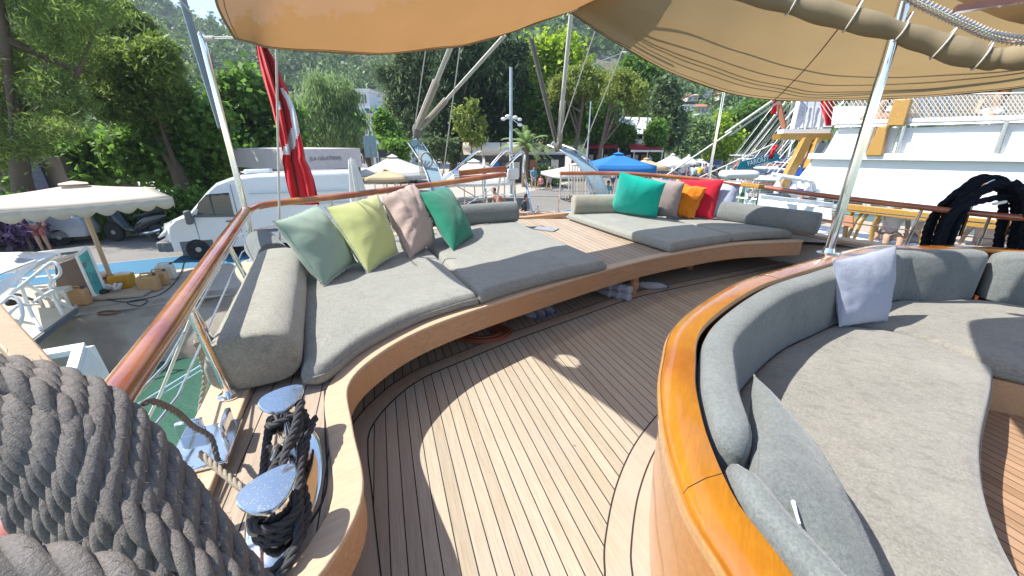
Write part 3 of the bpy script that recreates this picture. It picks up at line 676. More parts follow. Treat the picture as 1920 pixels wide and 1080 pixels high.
outerp = [(-70,672),(0,682),(100,702),(200,742),(268,805),(330,885),(395,972),(462,1062),(520,1130)]
innerp = [(-120,830),(-70,850),(-25,890),(15,935),(50,985),(85,1035),(120,1090),(150,1130),(170,1170)]
for k in range(14):
    f_ = k/13; sets.append(([tuple(Vector(p).lerp(Vector(q), f_)) for p, q in zip(outerp, innerp)], .63-.08*math.sin(f_*2.6), .0185))
for k in range(12):
    f_ = (k+.5)/12; sets.append(([tuple(Vector(p).lerp(Vector(q), f_+.05*math.sin(i*.8+k*2))) for i, (p, q) in enumerate(zip(outerp, innerp))], .68-.06*math.sin(f_*2.6), .0185))
sets.append(([(-90,690),(-20,702),(60,735),(150,800),(215,880),(290,960),(380,1040),(470,1120)], .575, .0185))
sets.append(([(-100,760),(0,775),(90,815),(150,880),(215,945),(300,1010),(400,1090)], .555, .0185))
for k, (px, d, r_) in enumerate(sets): ropemb(crom([W(u,v,d=d) for i,(u,v) in enumerate(px)], 8), r_, fuzz=1.6, seed=k, mb=mb, n=8)
ropemb(crom([W(u,v,d=.44) for u,v in ((-60,1035),(20,1048),(110,1062),(200,1085),(270,1125),(330,1180))], 8), .024, fuzz=1.5, seed=20, mb=mb, n=9)
tag(mb.build('mooring_rope', M['hawser'], None, smooth=180), 'thick grey brown hank of mooring rope hanging at the lower left, closest to the camera', 'rope')
# rope figure on the bitts
N_, F_ = Vector((-.715,.845,.42)), Vector((-.905,1.255,.42))
def ring(c, r, z, a0, a1, n=14, dz=0): return [Vector((c.x+r*math.cos(a0+(a1-a0)*i/n), c.y+r*math.sin(a0+(a1-a0)*i/n), z+dz*i/n)) for i in range(n+1)]
mb = MB(); path = []
for k, z_ in enumerate((.452,.478,.505)):
    path += ring(F_, .064+.003*(k%2), z_, R(200), R(-20), 10)[::1] + [Vector((-.765+.008*k,1.06,z_+.004))] + ring(N_, .062, z_, R(45), R(-205), 10) + [Vector((-.868,1.03,z_+.008))]
path = path[:-3]
ropemb(crom(path, 3), .0135, mb=mb, n=6)
ropemb(crom([Vector((-.86,1.30,.55)), Vector((-.83,1.24,.585)), Vector((-.80,1.13,.56)), Vector((-.775,1.02,.55)), Vector((-.735,.93,.53)), Vector((-.66,.86,.50)), Vector((-.625,.78,.46)), Vector((-.635,.70,.437)), Vector((-.67,.60,.432)), Vector((-.72,.5,.43))], 8), .0145, mb=mb, n=7)
ropemb(crom([Vector((-.94,1.19,.53)), Vector((-.89,1.16,.56)), Vector((-.82,1.2,.57)), Vector((-.79,1.12,.54)), Vector((-.79,1.0,.54)), Vector((-.76,.92,.56)), Vector((-.70,.90,.53))], 8), .014, mb=mb, n=7)
ropemb(crom([Vector((-.80,1.27,.50)), Vector((-.775,1.15,.50)), Vector((-.745,1.03,.48)), Vector((-.69,.95,.45)), Vector((-.65,.88,.44)), Vector((-.64,.78,.435)), Vector((-.69,.66,.43))], 8), .0145, mb=mb, n=7)
tag(mb.build('bitt_rope', M['blackrope'], None, smooth=180), 'black twisted rope wound in figure eights round the two chrome mooring bitts', 'rope')
mb = MB()
ropemb(crom([W(375,850,z=.50), W(410,880,z=.48), W(440,905,z=.47), W(470,932,z=.47), Vector((-.765,.80,.49)), Vector((-.73,.785,.49))], 8), .0125, mb=mb, n=7)
ropemb(crom([W(505,835,z=.5), W(500,862,z=.47), W(515,885,z=.46)], 8), .013, mb=mb, n=7)
tag(mb.build('bitt_rope', M['beige'], None, smooth=180), 'beige rope running from the fairlead plate to the near bitt', 'rope')
mb = MB(); ropemb(crom([W(268,758,z=.86), W(285,752,z=.85), W(330,772,z=.75), W(362,800,z=.62), W(395,820,z=.53), W(408,862,z=.45)], 8), .010, mb=mb, n=6)
tag(mb.build('lashing_rope', M['hawser'], None, smooth=180), 'grey rope looping from the port rail down to the fairlead plate', 'rope')
mb = MB(); ropemb(crom([W(397,650,z=.55)+Vector((-.12,.05,0)), W(385,700,z=.3), W(378,760,z=.1), W(368,830,z=.0), W(360,900,z=-.3)], 8), .017, mb=mb, n=6)
tag(mb.build('fender_rope', M['beige'], None, smooth=180), 'pale rope hanging outboard over the water behind the cap board', 'rope')
mb = MB(); mb.tube([W(357,600,z=.8), W(300,740,z=.3), W(270,800,z=.0)], .008, 6); tag(mb.build('hanging_line', M['line']), 'white line slanting down to the water beside the port rail', 'line')
mb = MB(); mb.tube([W(388,678,z=.2), W(280,745,z=-.3), W(200,790,z=-.8)], .006, 6); mb.tube([W(384,690,z=.1), W(270,760,z=-.4)], .004, 6); tag(mb.build('hanging_line', M['cord']), 'thin blue and white cords stretched above the green water', 'line')
# orange hose coil and bottles under the platform
mb = MB(); 
for k in range(7):
    r_ = .10+.02*k; mb.tube([Vector((-.26+ r_*1.15*math.cos(a/18*math.pi), 2.95+r_*.8*math.sin(a/18*math.pi), .014+.004*(k%3))) for a in range(37)], .009, 6)
tag(mb.build('hose_coil', simple('orange_hose',(.32,.10,.05),.5)), 'orange hose coiled on the deck under the platform edge', 'hose')
gl, t_, b_ = newmat('clear_blue_plastic'); b_.inputs['Base Color'].default_value = (.80,.88,.97,1); b_.inputs['Roughness'].default_value = .12; b_.inputs['Transmission Weight'].default_value = .65; b_.inputs['IOR'].default_value = 1.2
capm = simple('blue_cap',(.03,.10,.3),.4)
def bottle(c, ang, label, lie=True):
    t = thing('water_bottle', label, 'bottle', c, 'water bottles under the platform', world=False)
    Mx = Matrix.Rotation(ang,3,'Z') @ Matrix.Rotation(R(90),3,'Y') if lie else Matrix.Identity(3)
    m = MB(); m.lathe([(.03,0),(.042,.01),(.042,.05),(.038,.06),(.042,.07),(.042,.11),(.038,.12),(.042,.13),(.042,.2),(.03,.25),(.014,.285),(.014,.3)], (0,0,0), 14, Mx); m.build('bottle_body', gl, t)
    m = MB(); m.lathe([(.017,.298),(.017,.318)], (0,0,0), 12, Mx); m.build('bottle_cap', capm, t); return t
q = W(1172,540,0.045) if False else W(1155,548,z=.05)
for k in range(6): bottle((q.x+(k%3)*.085-.06, q.y-.10-(k%3)*.05+.05, .045+.082*(k//3)), R(125), 'clear blue water bottle in the shrink-wrapped pack left of the wooden leg')
bottle((W(1208,533,z=.05).x-.06, W(1208,533,z=.05).y, .045), R(-12), 'single blue-capped bottle lying right of the wooden leg')
for k in range(3): bottle((.06+(k%5)*.088, 3.42+(k%5)*.06, .045), R(-55), 'clear water bottle lying in the dark under the platform')
# ================================================================ awnings
def canvas(name, col, tr, tfac=.45, trans=.10):
    m, t, b = newmat(name); out = t.nodes['Material Output']
    f = noisetex(t, 2.5, 5, .6); g = noisetex(t, 300, 2, .5)
    c = mixc(t, f, tuple(x*.82 for x in col), col); t.links.new(c, b.inputs['Base Color']); b.inputs['Roughness'].default_value = .9; b.inputs['Specular IOR Level'].default_value = .1
    bump(t, b, mth(t,'ADD',mth(t,'MULTIPLY',g,.2),noisetex(t, 3.5, 4, .6, stretch=(1,.35,1), rotz=.5)), .5, .02)
    tl = t.nodes.new('ShaderNodeBsdfTranslucent'); t.links.new(mixc(t, f, tuple(x*.85 for x in tr), tr), tl.inputs[0])
    mx = t.nodes.new('ShaderNodeMixShader'); mx.inputs[0].default_value = tfac; t.links.new(b.outputs[0], mx.inputs[1]); t.links.new(tl.outputs[0], mx.inputs[2])
    tp = t.nodes.new('ShaderNodeBsdfTransparent'); m2 = t.nodes.new('ShaderNodeMixShader'); m2.inputs[0].default_value = trans
    t.links.new(mx.outputs[0], m2.inputs[1]); t.links.new(tp.outputs[0], m2.inputs[2]); t.links.new(m2.outputs[0], out.inputs[0]); return m
M['awnL'] = canvas('brown_canvas', (.30,.18,.08), (.34,.18,.07), .55, .04)
M['awnR'] = canvas('khaki_canvas', (.33,.235,.12), (.46,.32,.155), .5, 0)
M['awnD'] = canvas('dark_brown_canvas', (.30,.19,.09), (.42,.24,.1), .4, .02)
M['roll'] = canvas('olive_canvas', (.34,.28,.18), (.3,.22,.12), .15, 0)
M['seam'] = simple('canvas_seam', (.16,.09,.05), .9)
def awning(name, label, c0, c1, d0, d1, mat, sag, ns=50, nt=34, hole=None):
    G = coons3(c0, c1, d0, d1, ns, nt)
    for i in range(ns):
        for j in range(nt):
            s, t = i/(ns-1), j/(nt-1); G[i][j].z -= sag*16*s*(1-s)*t*(1-t) - .012*noise.noise(G[i][j]*2.5)
    mb = MB(); mb.grid(G)
    if hole:
        h, r = hole; keep = []
        for f, m in zip(mb.f, mb.m):
            c = sum((Vector(mb.v[i]) for i in f), Vector((0,0,0)))/4
            if (c.xy-Vector(h)).length > r: keep.append(f)
        mb.f = keep; mb.m = [0]*len(keep)
        for i, v in enumerate(mb.v):
            q = Vector(v); d = q.xy-Vector(h)
            if d.length < r*1.25: d = d.normalized()*max(r, d.length if d.length > r*1.05 else r); mb.v[i] = (h[0]+d.x, h[1]+d.y, v[2])
    o = mb.build(name, mat, None, smooth=180); tag(o, label, 'awning'); return o, G
def coons3(c0, c1, d0, d1, ns, nt):
    c0, c1, d0, d1 = [resample([Vector(p) for p in c], 120) for c in (c0,c1,d0,d1)]
    def at(c, t):
        n = len(c)-1; i = min(int(t*n), n-1); return c[i].lerp(c[i+1], t*n-i)
    G = []
    for i in range(ns):
        s = i/(ns-1); row = []
        for j in range(nt):
            t = j/(nt-1); a = at(c0,s)*(1-t)+at(c1,s)*t; b = at(d0,t)*(1-s)+at(d1,t)*s
            row.append(a+b-(c0[0]*(1-s)*(1-t)+c0[-1]*s*(1-t)+c1[0]*(1-s)*t+c1[-1]*s*t))
        G.append(row)
    return G
P0 = W(440,72,y=3.57)
farL = crom([P0, W(470,80,y=3.38), W(507,89,y=3.25), W(593,96,y=3.4), W(681,101,y=3.65), W(733,100,y=3.85), W(807,93,y=4.12), W(880,83,y=4.4), W(949,63,y=4.75), W(1067,22,y=5.2), W(1127,2,y=5.2)], 8)
PN = Vector((-.98,1.62,2.45)); PE = Vector((1.25,4.2,3.0))
leftE = crom([P0, W(420,38,z=2.33), W(405,0,z=2.36), Vector((-1.60,2.55,2.4)), PN], 8)
nearE = crom([PN, Vector((-.72,2.05,2.5)), Vector((-.2,2.5,2.6)), Vector((.5,3.3,2.8)), PE], 8)
oL, GL = awning('awning', 'brown canvas sun awning overhead at the left, laced to the port pole', farL, nearE, leftE, [farL[-1], PE], M['awnL'], .0, 90, 50, hole=((-1.42,2.62), .085))
e = MB(); e.tube([p for p in farL], .008, 6); e.tube([p for p in leftE], .008, 6); e.build('edge_rope_hem', M['roll'], oL)
e = MB(); hm = [G.lerp(H,.35)-Vector((0,0,.003)) for G, H in zip([r[0] for r in GL], [r[3] for r in GL])]; e.tube(hm, .0025, 4); e.tube([r.lerp(s_,.9)-Vector((0,0,.003)) for r, s_ in zip(GL[0], GL[2])], .0025, 4); e.build('stitched_seam', M['seam'], oL)
e = MB(); e.tube([W(1066,24,y=5.2), W(1096,12,y=5.15), W(1130,0,y=5.1), W(1180,-22,y=5.0)], .022, 8, squash=.5); e.build('edge_webbing', simple('pale_webbing',(.55,.47,.36),.9), oL)
farR = crom([W(1067,22,y=5.22), W(1141,72,y=5.2), W(1171,89,y=5.2), W(1230,122,y=5.15), W(1340,167,y=5.05), W(1437,186,y=4.95), W(1507,189,y=4.75), W(1612,187,y=4.6), W(1737,181,y=4.3), W(1860,171,y=4.0), W(1960,160,y=3.8), Vector((4.9,3.3,1.95))], 8)
nearR = crom([W(1120,-8,y=5.0), Vector((1.3,4.2,2.85)), Vector((2.1,3.4,2.58)), Vector((2.9,3.15,2.48)), Vector((3.8,2.9,2.4)), Vector((4.9,2.7,2.35))], 8)
oR, GR = awning('awning', 'khaki canvas sun awning overhead at the right, marked by rope shadows', farR, nearR, [farR[0], nearR[0]], [farR[-1], nearR[-1]], M['awnR'], .05, 70, 40)
e = MB(); e.tube(farR, .007, 6); e.tube([r[2]-Vector((0,0,.003)) for r in GR], .0025, 4); e.tube([r.lerp(q,.5)-Vector((0,0,.003)) for r, q in zip(GR[34],GR[35])], .005, 5); e.build('stitched_seam', M['seam'], oR)
mb = MB()
for js in ((30,16,10,14),(34,22,14,8),(24,12,6,5),(26,10,5,12),(14,7,4,9)):
    mb.tube(crom([GR[int(k*69/3)][j]+Vector((-.10,0,.12)) for k, j in enumerate(js)], 12), .012, 5)
tag(mb.build('rigging_line', M['line']), 'slack lines lying above the khaki awning, seen as dark curves through it', 'rope')
# rolled side curtain with ties, laced tube, forward awning
rp = crom([W(1330,-40,y=3.3), W(1430,-6,y=3.25), W(1540,22,y=3.15), W(1650,50,y=3.0), W(1740,78,y=2.9), W(1840,108,y=2.75), W(1890,108,y=2.68), W(1990,96,y=2.5)], 8)
mb = MB(); vs = []; rad = [.066+.005*math.sin(i*.9)+.007*math.sin(i*.37+1) for i in range(len(rp))]; mb.tube(rp, rad, 18)
o = mb.build('rolled_curtain', M['roll'], None, smooth=180); tag(o, 'olive canvas side curtain rolled up and tied under the right awning', 'curtain')
for i in (12,20,27,34,40):
    if i < len(rp)-1:
        d = (rp[i+1]-rp[i]).normalized(); x = d.cross(Vector((0,0,1))).normalized(); u = x.cross(d); e = MB()
        e.tube([rp[i]+(x*math.cos(a)+u*math.sin(a))*(rad[i]+.008)+u*(.05 if abs(a-1.57)<.3 else 0) for a in [k*math.pi/12 for k in range(25)]], .006, 6); e.build('tie_cord', M['line'], o)
tb = crom([W(1640,-60,y=2.75), W(1700,-8,y=2.7), W(1760,22,y=2.65), W(1810,45,y=2.6), W(1860,66,y=2.55), W(1925,77,y=2.45), W(2000,80,y=2.3)], 8)
mb = MB(); mb.tube(tb, .021, 12); mb.build('awning_tube', M['chrome'], boat)
tf = [p+Vector((0,-.05,.05)) for p in tb]
oD, GD = awning('awning', 'dark brown forward awning laced to the steel tube at the top right corner', crom([Vector((.62,1.72,2.78)), Vector((.90,2.10,2.77)), Vector((1.30,2.50,2.74)), Vector((1.6,2.66,2.64)), tf[0]],4)[:-1]+tf, [Vector((1.3,.2,2.78)), Vector((5.2,.2,2.6))], crom([Vector((.62,1.72,2.78)), Vector((.8,1.2,2.78)), Vector((1.05,.7,2.78)), Vector((1.3,.2,2.78))],5), [tf[-1], Vector((5.2,.2,2.6))], M['awnD'], .06)
lc = MB()
for i in range(2, len(tb)-3, 1):
    p = tb[i]; d = (tb[i+1]-p).normalized(); x = d.cross(Vector((0,0,1))).normalized(); u = x.cross(d)
    for s_ in (0,):
        p2 = p.lerp(tb[i+1], s_); lc.tube([p2+(x*math.cos(a)+u*math.sin(a))*.026+d*(k*.004) for k, a in enumerate([j*math.pi/5 for j in range(11)])], .0028, 4)
lc.build('lacing', M['line'], oD)
bt2 = MB(); bt2.beam(W(1790,18,y=2.25), W(1960,-8,y=2.1), .05, .03); bt2.build('batten', M['rail'], oD)
mb = MB(); pt_ = Vector((c0.x-.035,c0.y+.03,2.34)); mb.tube([P0, pt_], .006, 6); mb.tube([P0+Vector((0,0,.01)), pt_+Vector((0,0,.012))], .005, 6); mb.tube([pt_, W(372,40,y=3.5), W(312,-30,y=3.3)], .006, 6)
for k in range(5): mb.lathe([(.02,0),(.024,.01),(.02,.02)], pt_.lerp(P0, .08+.06*k), 10, Matrix.Rotation(R(90),3,'Y'))
tag(mb.build('awning_lashing', M['line']), 'pale cord lashing the left awning corner to the port pole', 'line')
mb = MB(); mb.tube([W(340,-10,y=4.2), W(372,100,y=4.25), W(415,240,y=4.3)], .03, 10); tag(mb.build('flag_pole', simple('pale_blue_pole',(.2,.26,.3),.4)), 'pale blue grey pole leaning just behind the port awning pole', 'pole')
mb = MB(); mb.tube([W(518,88,y=3.55), W(521,250,y=3.56), W(525,475,z=.52)], .010, 8); tag(mb.build('vertical_line', M['line']), 'taut grey line hanging from the left awning down to the port seat corner', 'line')
# ================================================================ flag
fm = cloth('flag_red', (.60,.012,.02)); fw = cloth('flag_white', (.72,.72,.74))
prof = [(50,470,492),(85,479,500),(110,483,513),(135,490,523),(165,498,536),(195,507,548),(220,513,555),(245,519,560),(270,525,566),(290,529,570),(300,528,572),(315,531,580),(335,535,588),(355,540,593),(372,546,597),(384,550,600)]
P = []; yy = 4.55
prs = [Vector((a,b,c)) for a,b,c in prof]; prs = crom(prs, 5); nc = 44
white = [(528,166),(538,180),(549,205),(553,235),(548,262),(536,286)]
for i, q in enumerate(prs):
    row = []
    for j in range(nc+1):
        t = j/nc; fold = .055*math.sin(t*9.5+i*.06+.6)+.03*math.sin(t*21+i*.11)+.02*noise.noise(Vector((t*3,i*.1,0)))
        u = q.y+(q.z-q.y)*(t+.035*math.sin(t*6.28*3+i*.05)); row.append(W(u, q.x, y=yy+fold))
    P.append(row)
mb = MB()
for i in range(len(P)-1):
    for j in range(nc):
        t = (j+.5)/nc; v = prs[i].x; u = prs[i].y+(prs[i].z-prs[i].y)*t
        d = segdist(Vector((u,v)), [Vector(p) for p in white]); wd = 4.5+ (3.5 if v > 235 else 0)
        mb.mi = 1 if d < wd and v < 290 or (abs(u-523)<3 and 185 < v < 205) else 0
        mb.add([P[i][j],P[i][j+1],P[i+1][j+1],P[i+1][j]], [(0,1,2,3)])
o = mb.build('flag', [fm, fw], None, smooth=180)
bm = bmesh.new(); bm.from_mesh(o.data); bmesh.ops.remove_doubles(bm, verts=bm.verts, dist=1e-5); bm.to_mesh(o.data); bm.free()
s_ = o.modifiers.new('s','SOLIDIFY'); s_.thickness = .003
tag(o, 'red flag with white crescent hanging gathered behind the port rail', 'flag')
# ================================================================ rigging at the stern
M['wrap'] = ropemat('wrapped_tackle', (.5,.45,.38))
def tackle(label, px, y0, y1, r0, wrap=None, mat=None):
    t = thing('rigging_tackle', label, 'rigging', W(*px[0], y=y0))
    pts = [W(u,v,y=y0+(y1-y0)*i/(len(px)-1)) for i,(u,v) in enumerate(px)]
    m = MB()
    for k in range(3): 
        o_ = Vector((math.cos(k*2.1)*r0*.7, math.sin(k*2.1)*r0*.7, 0)); m.tube([p+o_ for p in pts], r0*.55, 6)
    m.build('fall_lines', mat or M['line'], t)
    if wrap:
        a, b = wrap; A = pts[0].lerp(pts[-1], a); B = pts[0].lerp(pts[-1], b); m = MB(); n_ = 34; path = []; d = (B-A).normalized(); x = d.cross(Vector((0,1,0))).normalized(); u = x.cross(d)
        for i in range(n_*8+1): an = i/8*2*math.pi; path.append(A.lerp(B, i/(n_*8)) + (x*math.cos(an)+u*math.sin(an))*r0*1.4)
        m.tube(path, (B-A).length/n_*.5, 5); m.tube([A,B], r0*1.3, 10); m.build('rope_wrapping', M['wrap'], t)
    m = MB(); m.sphere(pts[0], r0*2.6, 10, 6, (.7,.7,1.3)); m.build('pulley_block', M['hawser'], t)
    return t
tackle('thick wrapped tackle rising steeply from the left davit', [(780,245),(846,85)], 7.15, 6.4, .035, (.04,.62))
tackle('thinner tackle slanting right from the left davit up to the awning', [(784,246),(946,66)], 7.15, 6.6, .03, (.05,.36))
tackle('brown rope tackle leaning left above the right davit', [(1044,272),(1022,185),(995,72)], 7.3, 6.9, .035, None, M['hawser'])
tackle('pale wrapped tackle rising upright from the right davit', [(1048,272),(1055,180),(1070,28)], 7.25, 6.7, .03, (.04,.38))
for lab, a, b in (('thin line rising from the left davit beside the thick tackle', (775,255), (800,80)), ('thin line running from the gate rail up through the dark trees', (830,330), (862,90)),
                  ('thin line slanting up to the right from the right davit head', (1052,250), (1115,60)), ('long thin line crossing the pine trunks to the right awning', (1090,285), (1175,75))):
    m = MB(); m.tube([W(*a,y=7.1), W(*b,y=6.2)], .009, 5); tag(m.build('stay_line', M['line']), lab, 'line', None)
m = MB()
for k in range(9): m.tube([W(1068+k*5,308+k,y=7.0), W(1066+k*5.5,372+k%3*4,y=6.8)], .012, 5)
for k in range(5): m.tube(crom([W(1066+k*8,372,y=6.8)+Vector((.05*math.cos(a),.02,.05*math.sin(a))) for a in (0,1.2,2.4,3.6,4.8,6.2)],4), .012, 5)
tag(m.build('coiled_line', M['wrap']), 'bunch of pale lines coiled on the right davit above the rail', 'rope')
m = MB()
for k in range(4): m.tube([W(783+k*4,275+k*12,y=7.0), W(788+k*3,330,y=6.8)], .008, 5)
m.tube(crom([W(800,300,y=6.9)+Vector((.10*math.cos(a),0,.12*math.sin(a))) for a in [k*.7 for k in range(12)]],4), .016, 6)
tag(m.build('coiled_line', M['wrap']), 'line coiled on the left davit behind the rail', 'rope')
# ================================================================ quay, road, water, hill
QZ = -2.0
def asph(name, col, sc1=1.2, var=.2, bs=40, bstr=.5, rough=.9, stain=None):
    m, t, b = newmat(name); f = noisetex(t, sc1, 6, .65); g = noisetex(t, sc1*25, 4, .7)
    c = mixc(t, f, tuple(x*(1-var) for x in col), tuple(min(1,x*(1+var)) for x in col)); c = mixc(t, ramp(t, g, [(.3,(.35,)*3),(.6,(0,)*3)]), c, tuple(x*.5 for x in col))
    if stain: c = mixc(t, ramp(t, noisetex(t, sc1*.5, 4), [(.5,(0,)*3),(.6,(.7,)*3)]), c, stain)
    t.links.new(c, b.inputs['Base Color']); b.inputs['Roughness'].default_value = rough
    bump(t, b, mth(t,'ADD',g,noisetex(t,bs,3)), bstr, .02); return m
M['quay'] = asph('quay_stone', (.46,.41,.34), .9, .25, stain=(.34,.3,.25))
M['asphalt'] = asph('asphalt', (.21,.20,.185), .5, .25)
M['blue'] = asph('blue_lane_paint', (.05,.18,.30), .8, .2)
M['pave'] = asph('pale_paving', (.42,.38,.33), .4, .15)
edge = resample(crom(V3([(-60,-18),(-45,-10.4),(-30,-3.0),(-22,1.1),(-15,4.8),(-9.2,7.75),(-3,10.8),(1.5,13.2),(6,17.5),(10,22.2),(13.5,27.5),(17,34),(21,42),(27,54),(34,68),(45,90),(60,120)], QZ), 6), 160)
far = [(400,300),(400,900),(-900,900),(-900,-18)]
mb = MB(); mb.prism([(p.x,p.y) for p in edge]+far, QZ-.02, QZ); struct(mb.build('ground', M['pave'], None, smooth=0))
def strip(name, d0, d1, z, mat, i0=0, i1=None, kind=True):
    a = offset(edge, d0)[i0:i1]; b = offset(edge, d1)[i0:i1]; mb = MB()
    mb.grid([[Vector((p.x,p.y,z)), Vector((q.x,q.y,z))] for p, q in zip(a,b)]); o = mb.build(name, mat, None, smooth=0); struct(o); return o
strip('quay_apron', 0, -3.0, QZ+.004, M['quay'])
strip('road', -4.9, -11.5, QZ+.004, M['asphalt'])
strip('cycle_lane', -3.1, -4.8, QZ+.008, M['blue'])
M['white'] = simple('white_paint', (.78,.78,.76), .5, var=.05)
M['markp'] = simple('road_marking', (.6,.6,.58), .8, var=.2)
for i in range(4, 150, 8): strip('lane_marking', -3.9, -4.05, QZ+.012, M['markp'], i, i+3)
# rough quay wall
mb = MB(); P = []
for k, p in enumerate(resample(edge, 400)):
    row = []
    for j, (o_, z_) in enumerate([(-.5,QZ+.01),(-.05,QZ+.01),(.10,QZ-.07),(.35,QZ-.22),(.60,QZ-.40),(.85,QZ-.62),(1.05,QZ-.85),(1.15,QZ-1.3)]):
        nn = noise.noise(Vector((p.x*1.7,p.y*1.7,z_*3)))*.16+noise.noise(Vector((p.x*6,p.y*6,z_*6)))*.10
        row.append(p + Vector((.5,-.85,0))*(o_ + (nn if j else 0)) + Vector((0,0,z_-QZ+(nn*.7 if j > 1 else (.03*nn)))))
    P.append(row)
mb.grid(P); tag(mb.build('quay_wall', asph('rough_stone', (.42,.36,.28), 2.2, .45, stain=(.24,.18,.14), bstr=1), None, smooth=180), 'rough stone quay wall standing in the green water', 'wall')
m, t, b = newmat('harbour_water'); b.inputs['Roughness'].default_value = .06; b.inputs['IOR'].default_value = 1.33
t.links.new(mixc(t, noisetex(t, .25, 3), (.03,.085,.06), (.06,.14,.095)), b.inputs['Base Color'])
h = mth(t,'ADD', noisetex(t, 1.6, 4, .6, stretch=(1,2,1), rotz=.4), mth(t,'MULTIPLY', noisetex(t, 6, 3, .6), .35)); bump(t, b, h, .6, .12)
mb = MB(); mb.grid([[Vector((x,y,-3.0)) for y in (-300,0,60,400)] for x in (-300,-20,20,400)]); struct(mb.build('water', m, None, smooth=0))
# ---- hill
def S(a):
    pts = [(-3,.2),(-1.2,.22),(-.79,.215),(-.62,.18),(-.35,.21),(-.1,.29),(.1,.32),(.22,.25),(.3,.205),(.42,.15),(.55,.12),(.8,.13),(1.5,.14),(3,.1)]
    for (x0,y0),(x1,y1) in zip(pts, pts[1:]):
        if a <= x1: return y0+(y1-y0)*max(0,(a-x0)/(x1-x0))
    return .1
def hz(x, y):
    r = math.hypot(x, y); a = x/max(y, 1); k = (r-95)/330; k = max(0, min(1.25, k)); s = k*k*(3-2*k) if k < 1 else 1
    k0 = 430
    z = S(a)*k0*s
    n = noise.noise(Vector((x*.012,y*.012,0)))*16 + noise.noise(Vector((x*.035,y*.035,3)))*7+noise.noise(Vector((x*.1,y*.1,5)))*2
    return QZ - .3 + z + n*min(1,max(0,(r-110)/150))
mb = MB(); P = []
for i in range(120):
    a = -1.15 + 2.35*i/119; row = []
    for j in range(60):
        r = 90 + 460*(j/59)**1.2; x, y = r*math.sin(a), r*math.cos(a); row.append(Vector((x,y,hz(x,y))))
    P.append(row)
m, t, b = newmat('hill_scrub'); f = noisetex(t, .035, 6, .65); g = noisetex(t, .6, 4, .7)
c = mixc(t, ramp(t, f, [(.42,(0,)*3),(.62,(1,)*3)]), (.10,.15,.06), (.36,.31,.24)); c = mixc(t, g, tuple([.05,.07,.03]), c); t.links.new(c, b.inputs['Base Color']); b.inputs['Roughness'].default_value = 1
bump(t, b, g, 1, 1.5)
mb.grid(P); struct(mb.build('hill', m, None, smooth=180))
# ================================================================ foliage
def leafmat(name, lo, hi, tr=.3, spec=.3):
    m, t, b = newmat(name); out = t.nodes['Material Output']
    gm = t.nodes.new('ShaderNodeNewGeometry'); f = noisetex(t, .9, 3, .6)
    k = mth(t,'ADD', mth(t,'MULTIPLY', gm.outputs['Random Per Island'], .55), mth(t,'MULTIPLY', f, .6))
    c = ramp(t, k, [(.2, lo), (.62, tuple((a+b_)/2 for a, b_ in zip(lo,hi))), (.9, hi)])
    t.links.new(c, b.inputs['Base Color']); b.inputs['Roughness'].default_value = .55; b.inputs['Specular IOR Level'].default_value = spec
    tl = t.nodes.new('ShaderNodeBsdfTranslucent'); t.links.new(mixc(t, .5, c, tuple(min(1,x*1.5) for x in hi)), tl.inputs[0])
    mx = t.nodes.new('ShaderNodeMixShader'); mx.inputs[0].default_value = tr; t.links.new(b.outputs[0], mx.inputs[1]); t.links.new(tl.outputs[0], mx.inputs[2]); t.links.new(mx.outputs[0], out.inputs[0]); return m
LM = {'broad': leafmat('broad_leaf', (.03,.08,.02), (.20,.36,.06), .4), 'pine': leafmat('pine_needle', (.045,.085,.03), (.26,.36,.07), .4), 'willow': leafmat('willow_leaf', (.09,.16,.07), (.33,.45,.18), .4),
      'dark': leafmat('cypress_leaf', (.018,.045,.025), (.09,.15,.06), .3), 'bright': leafmat('bright_leaf', (.14,.25,.015), (.48,.62,.05), .4), 'grey': leafmat('grey_green_leaf', (.05,.09,.045), (.2,.27,.12)), 'stone': leafmat('stone_pine', (.11,.16,.03), (.38,.44,.1))}
M['bark'] = asph('bark', (.17,.125,.09), 3, .35, bstr=1)
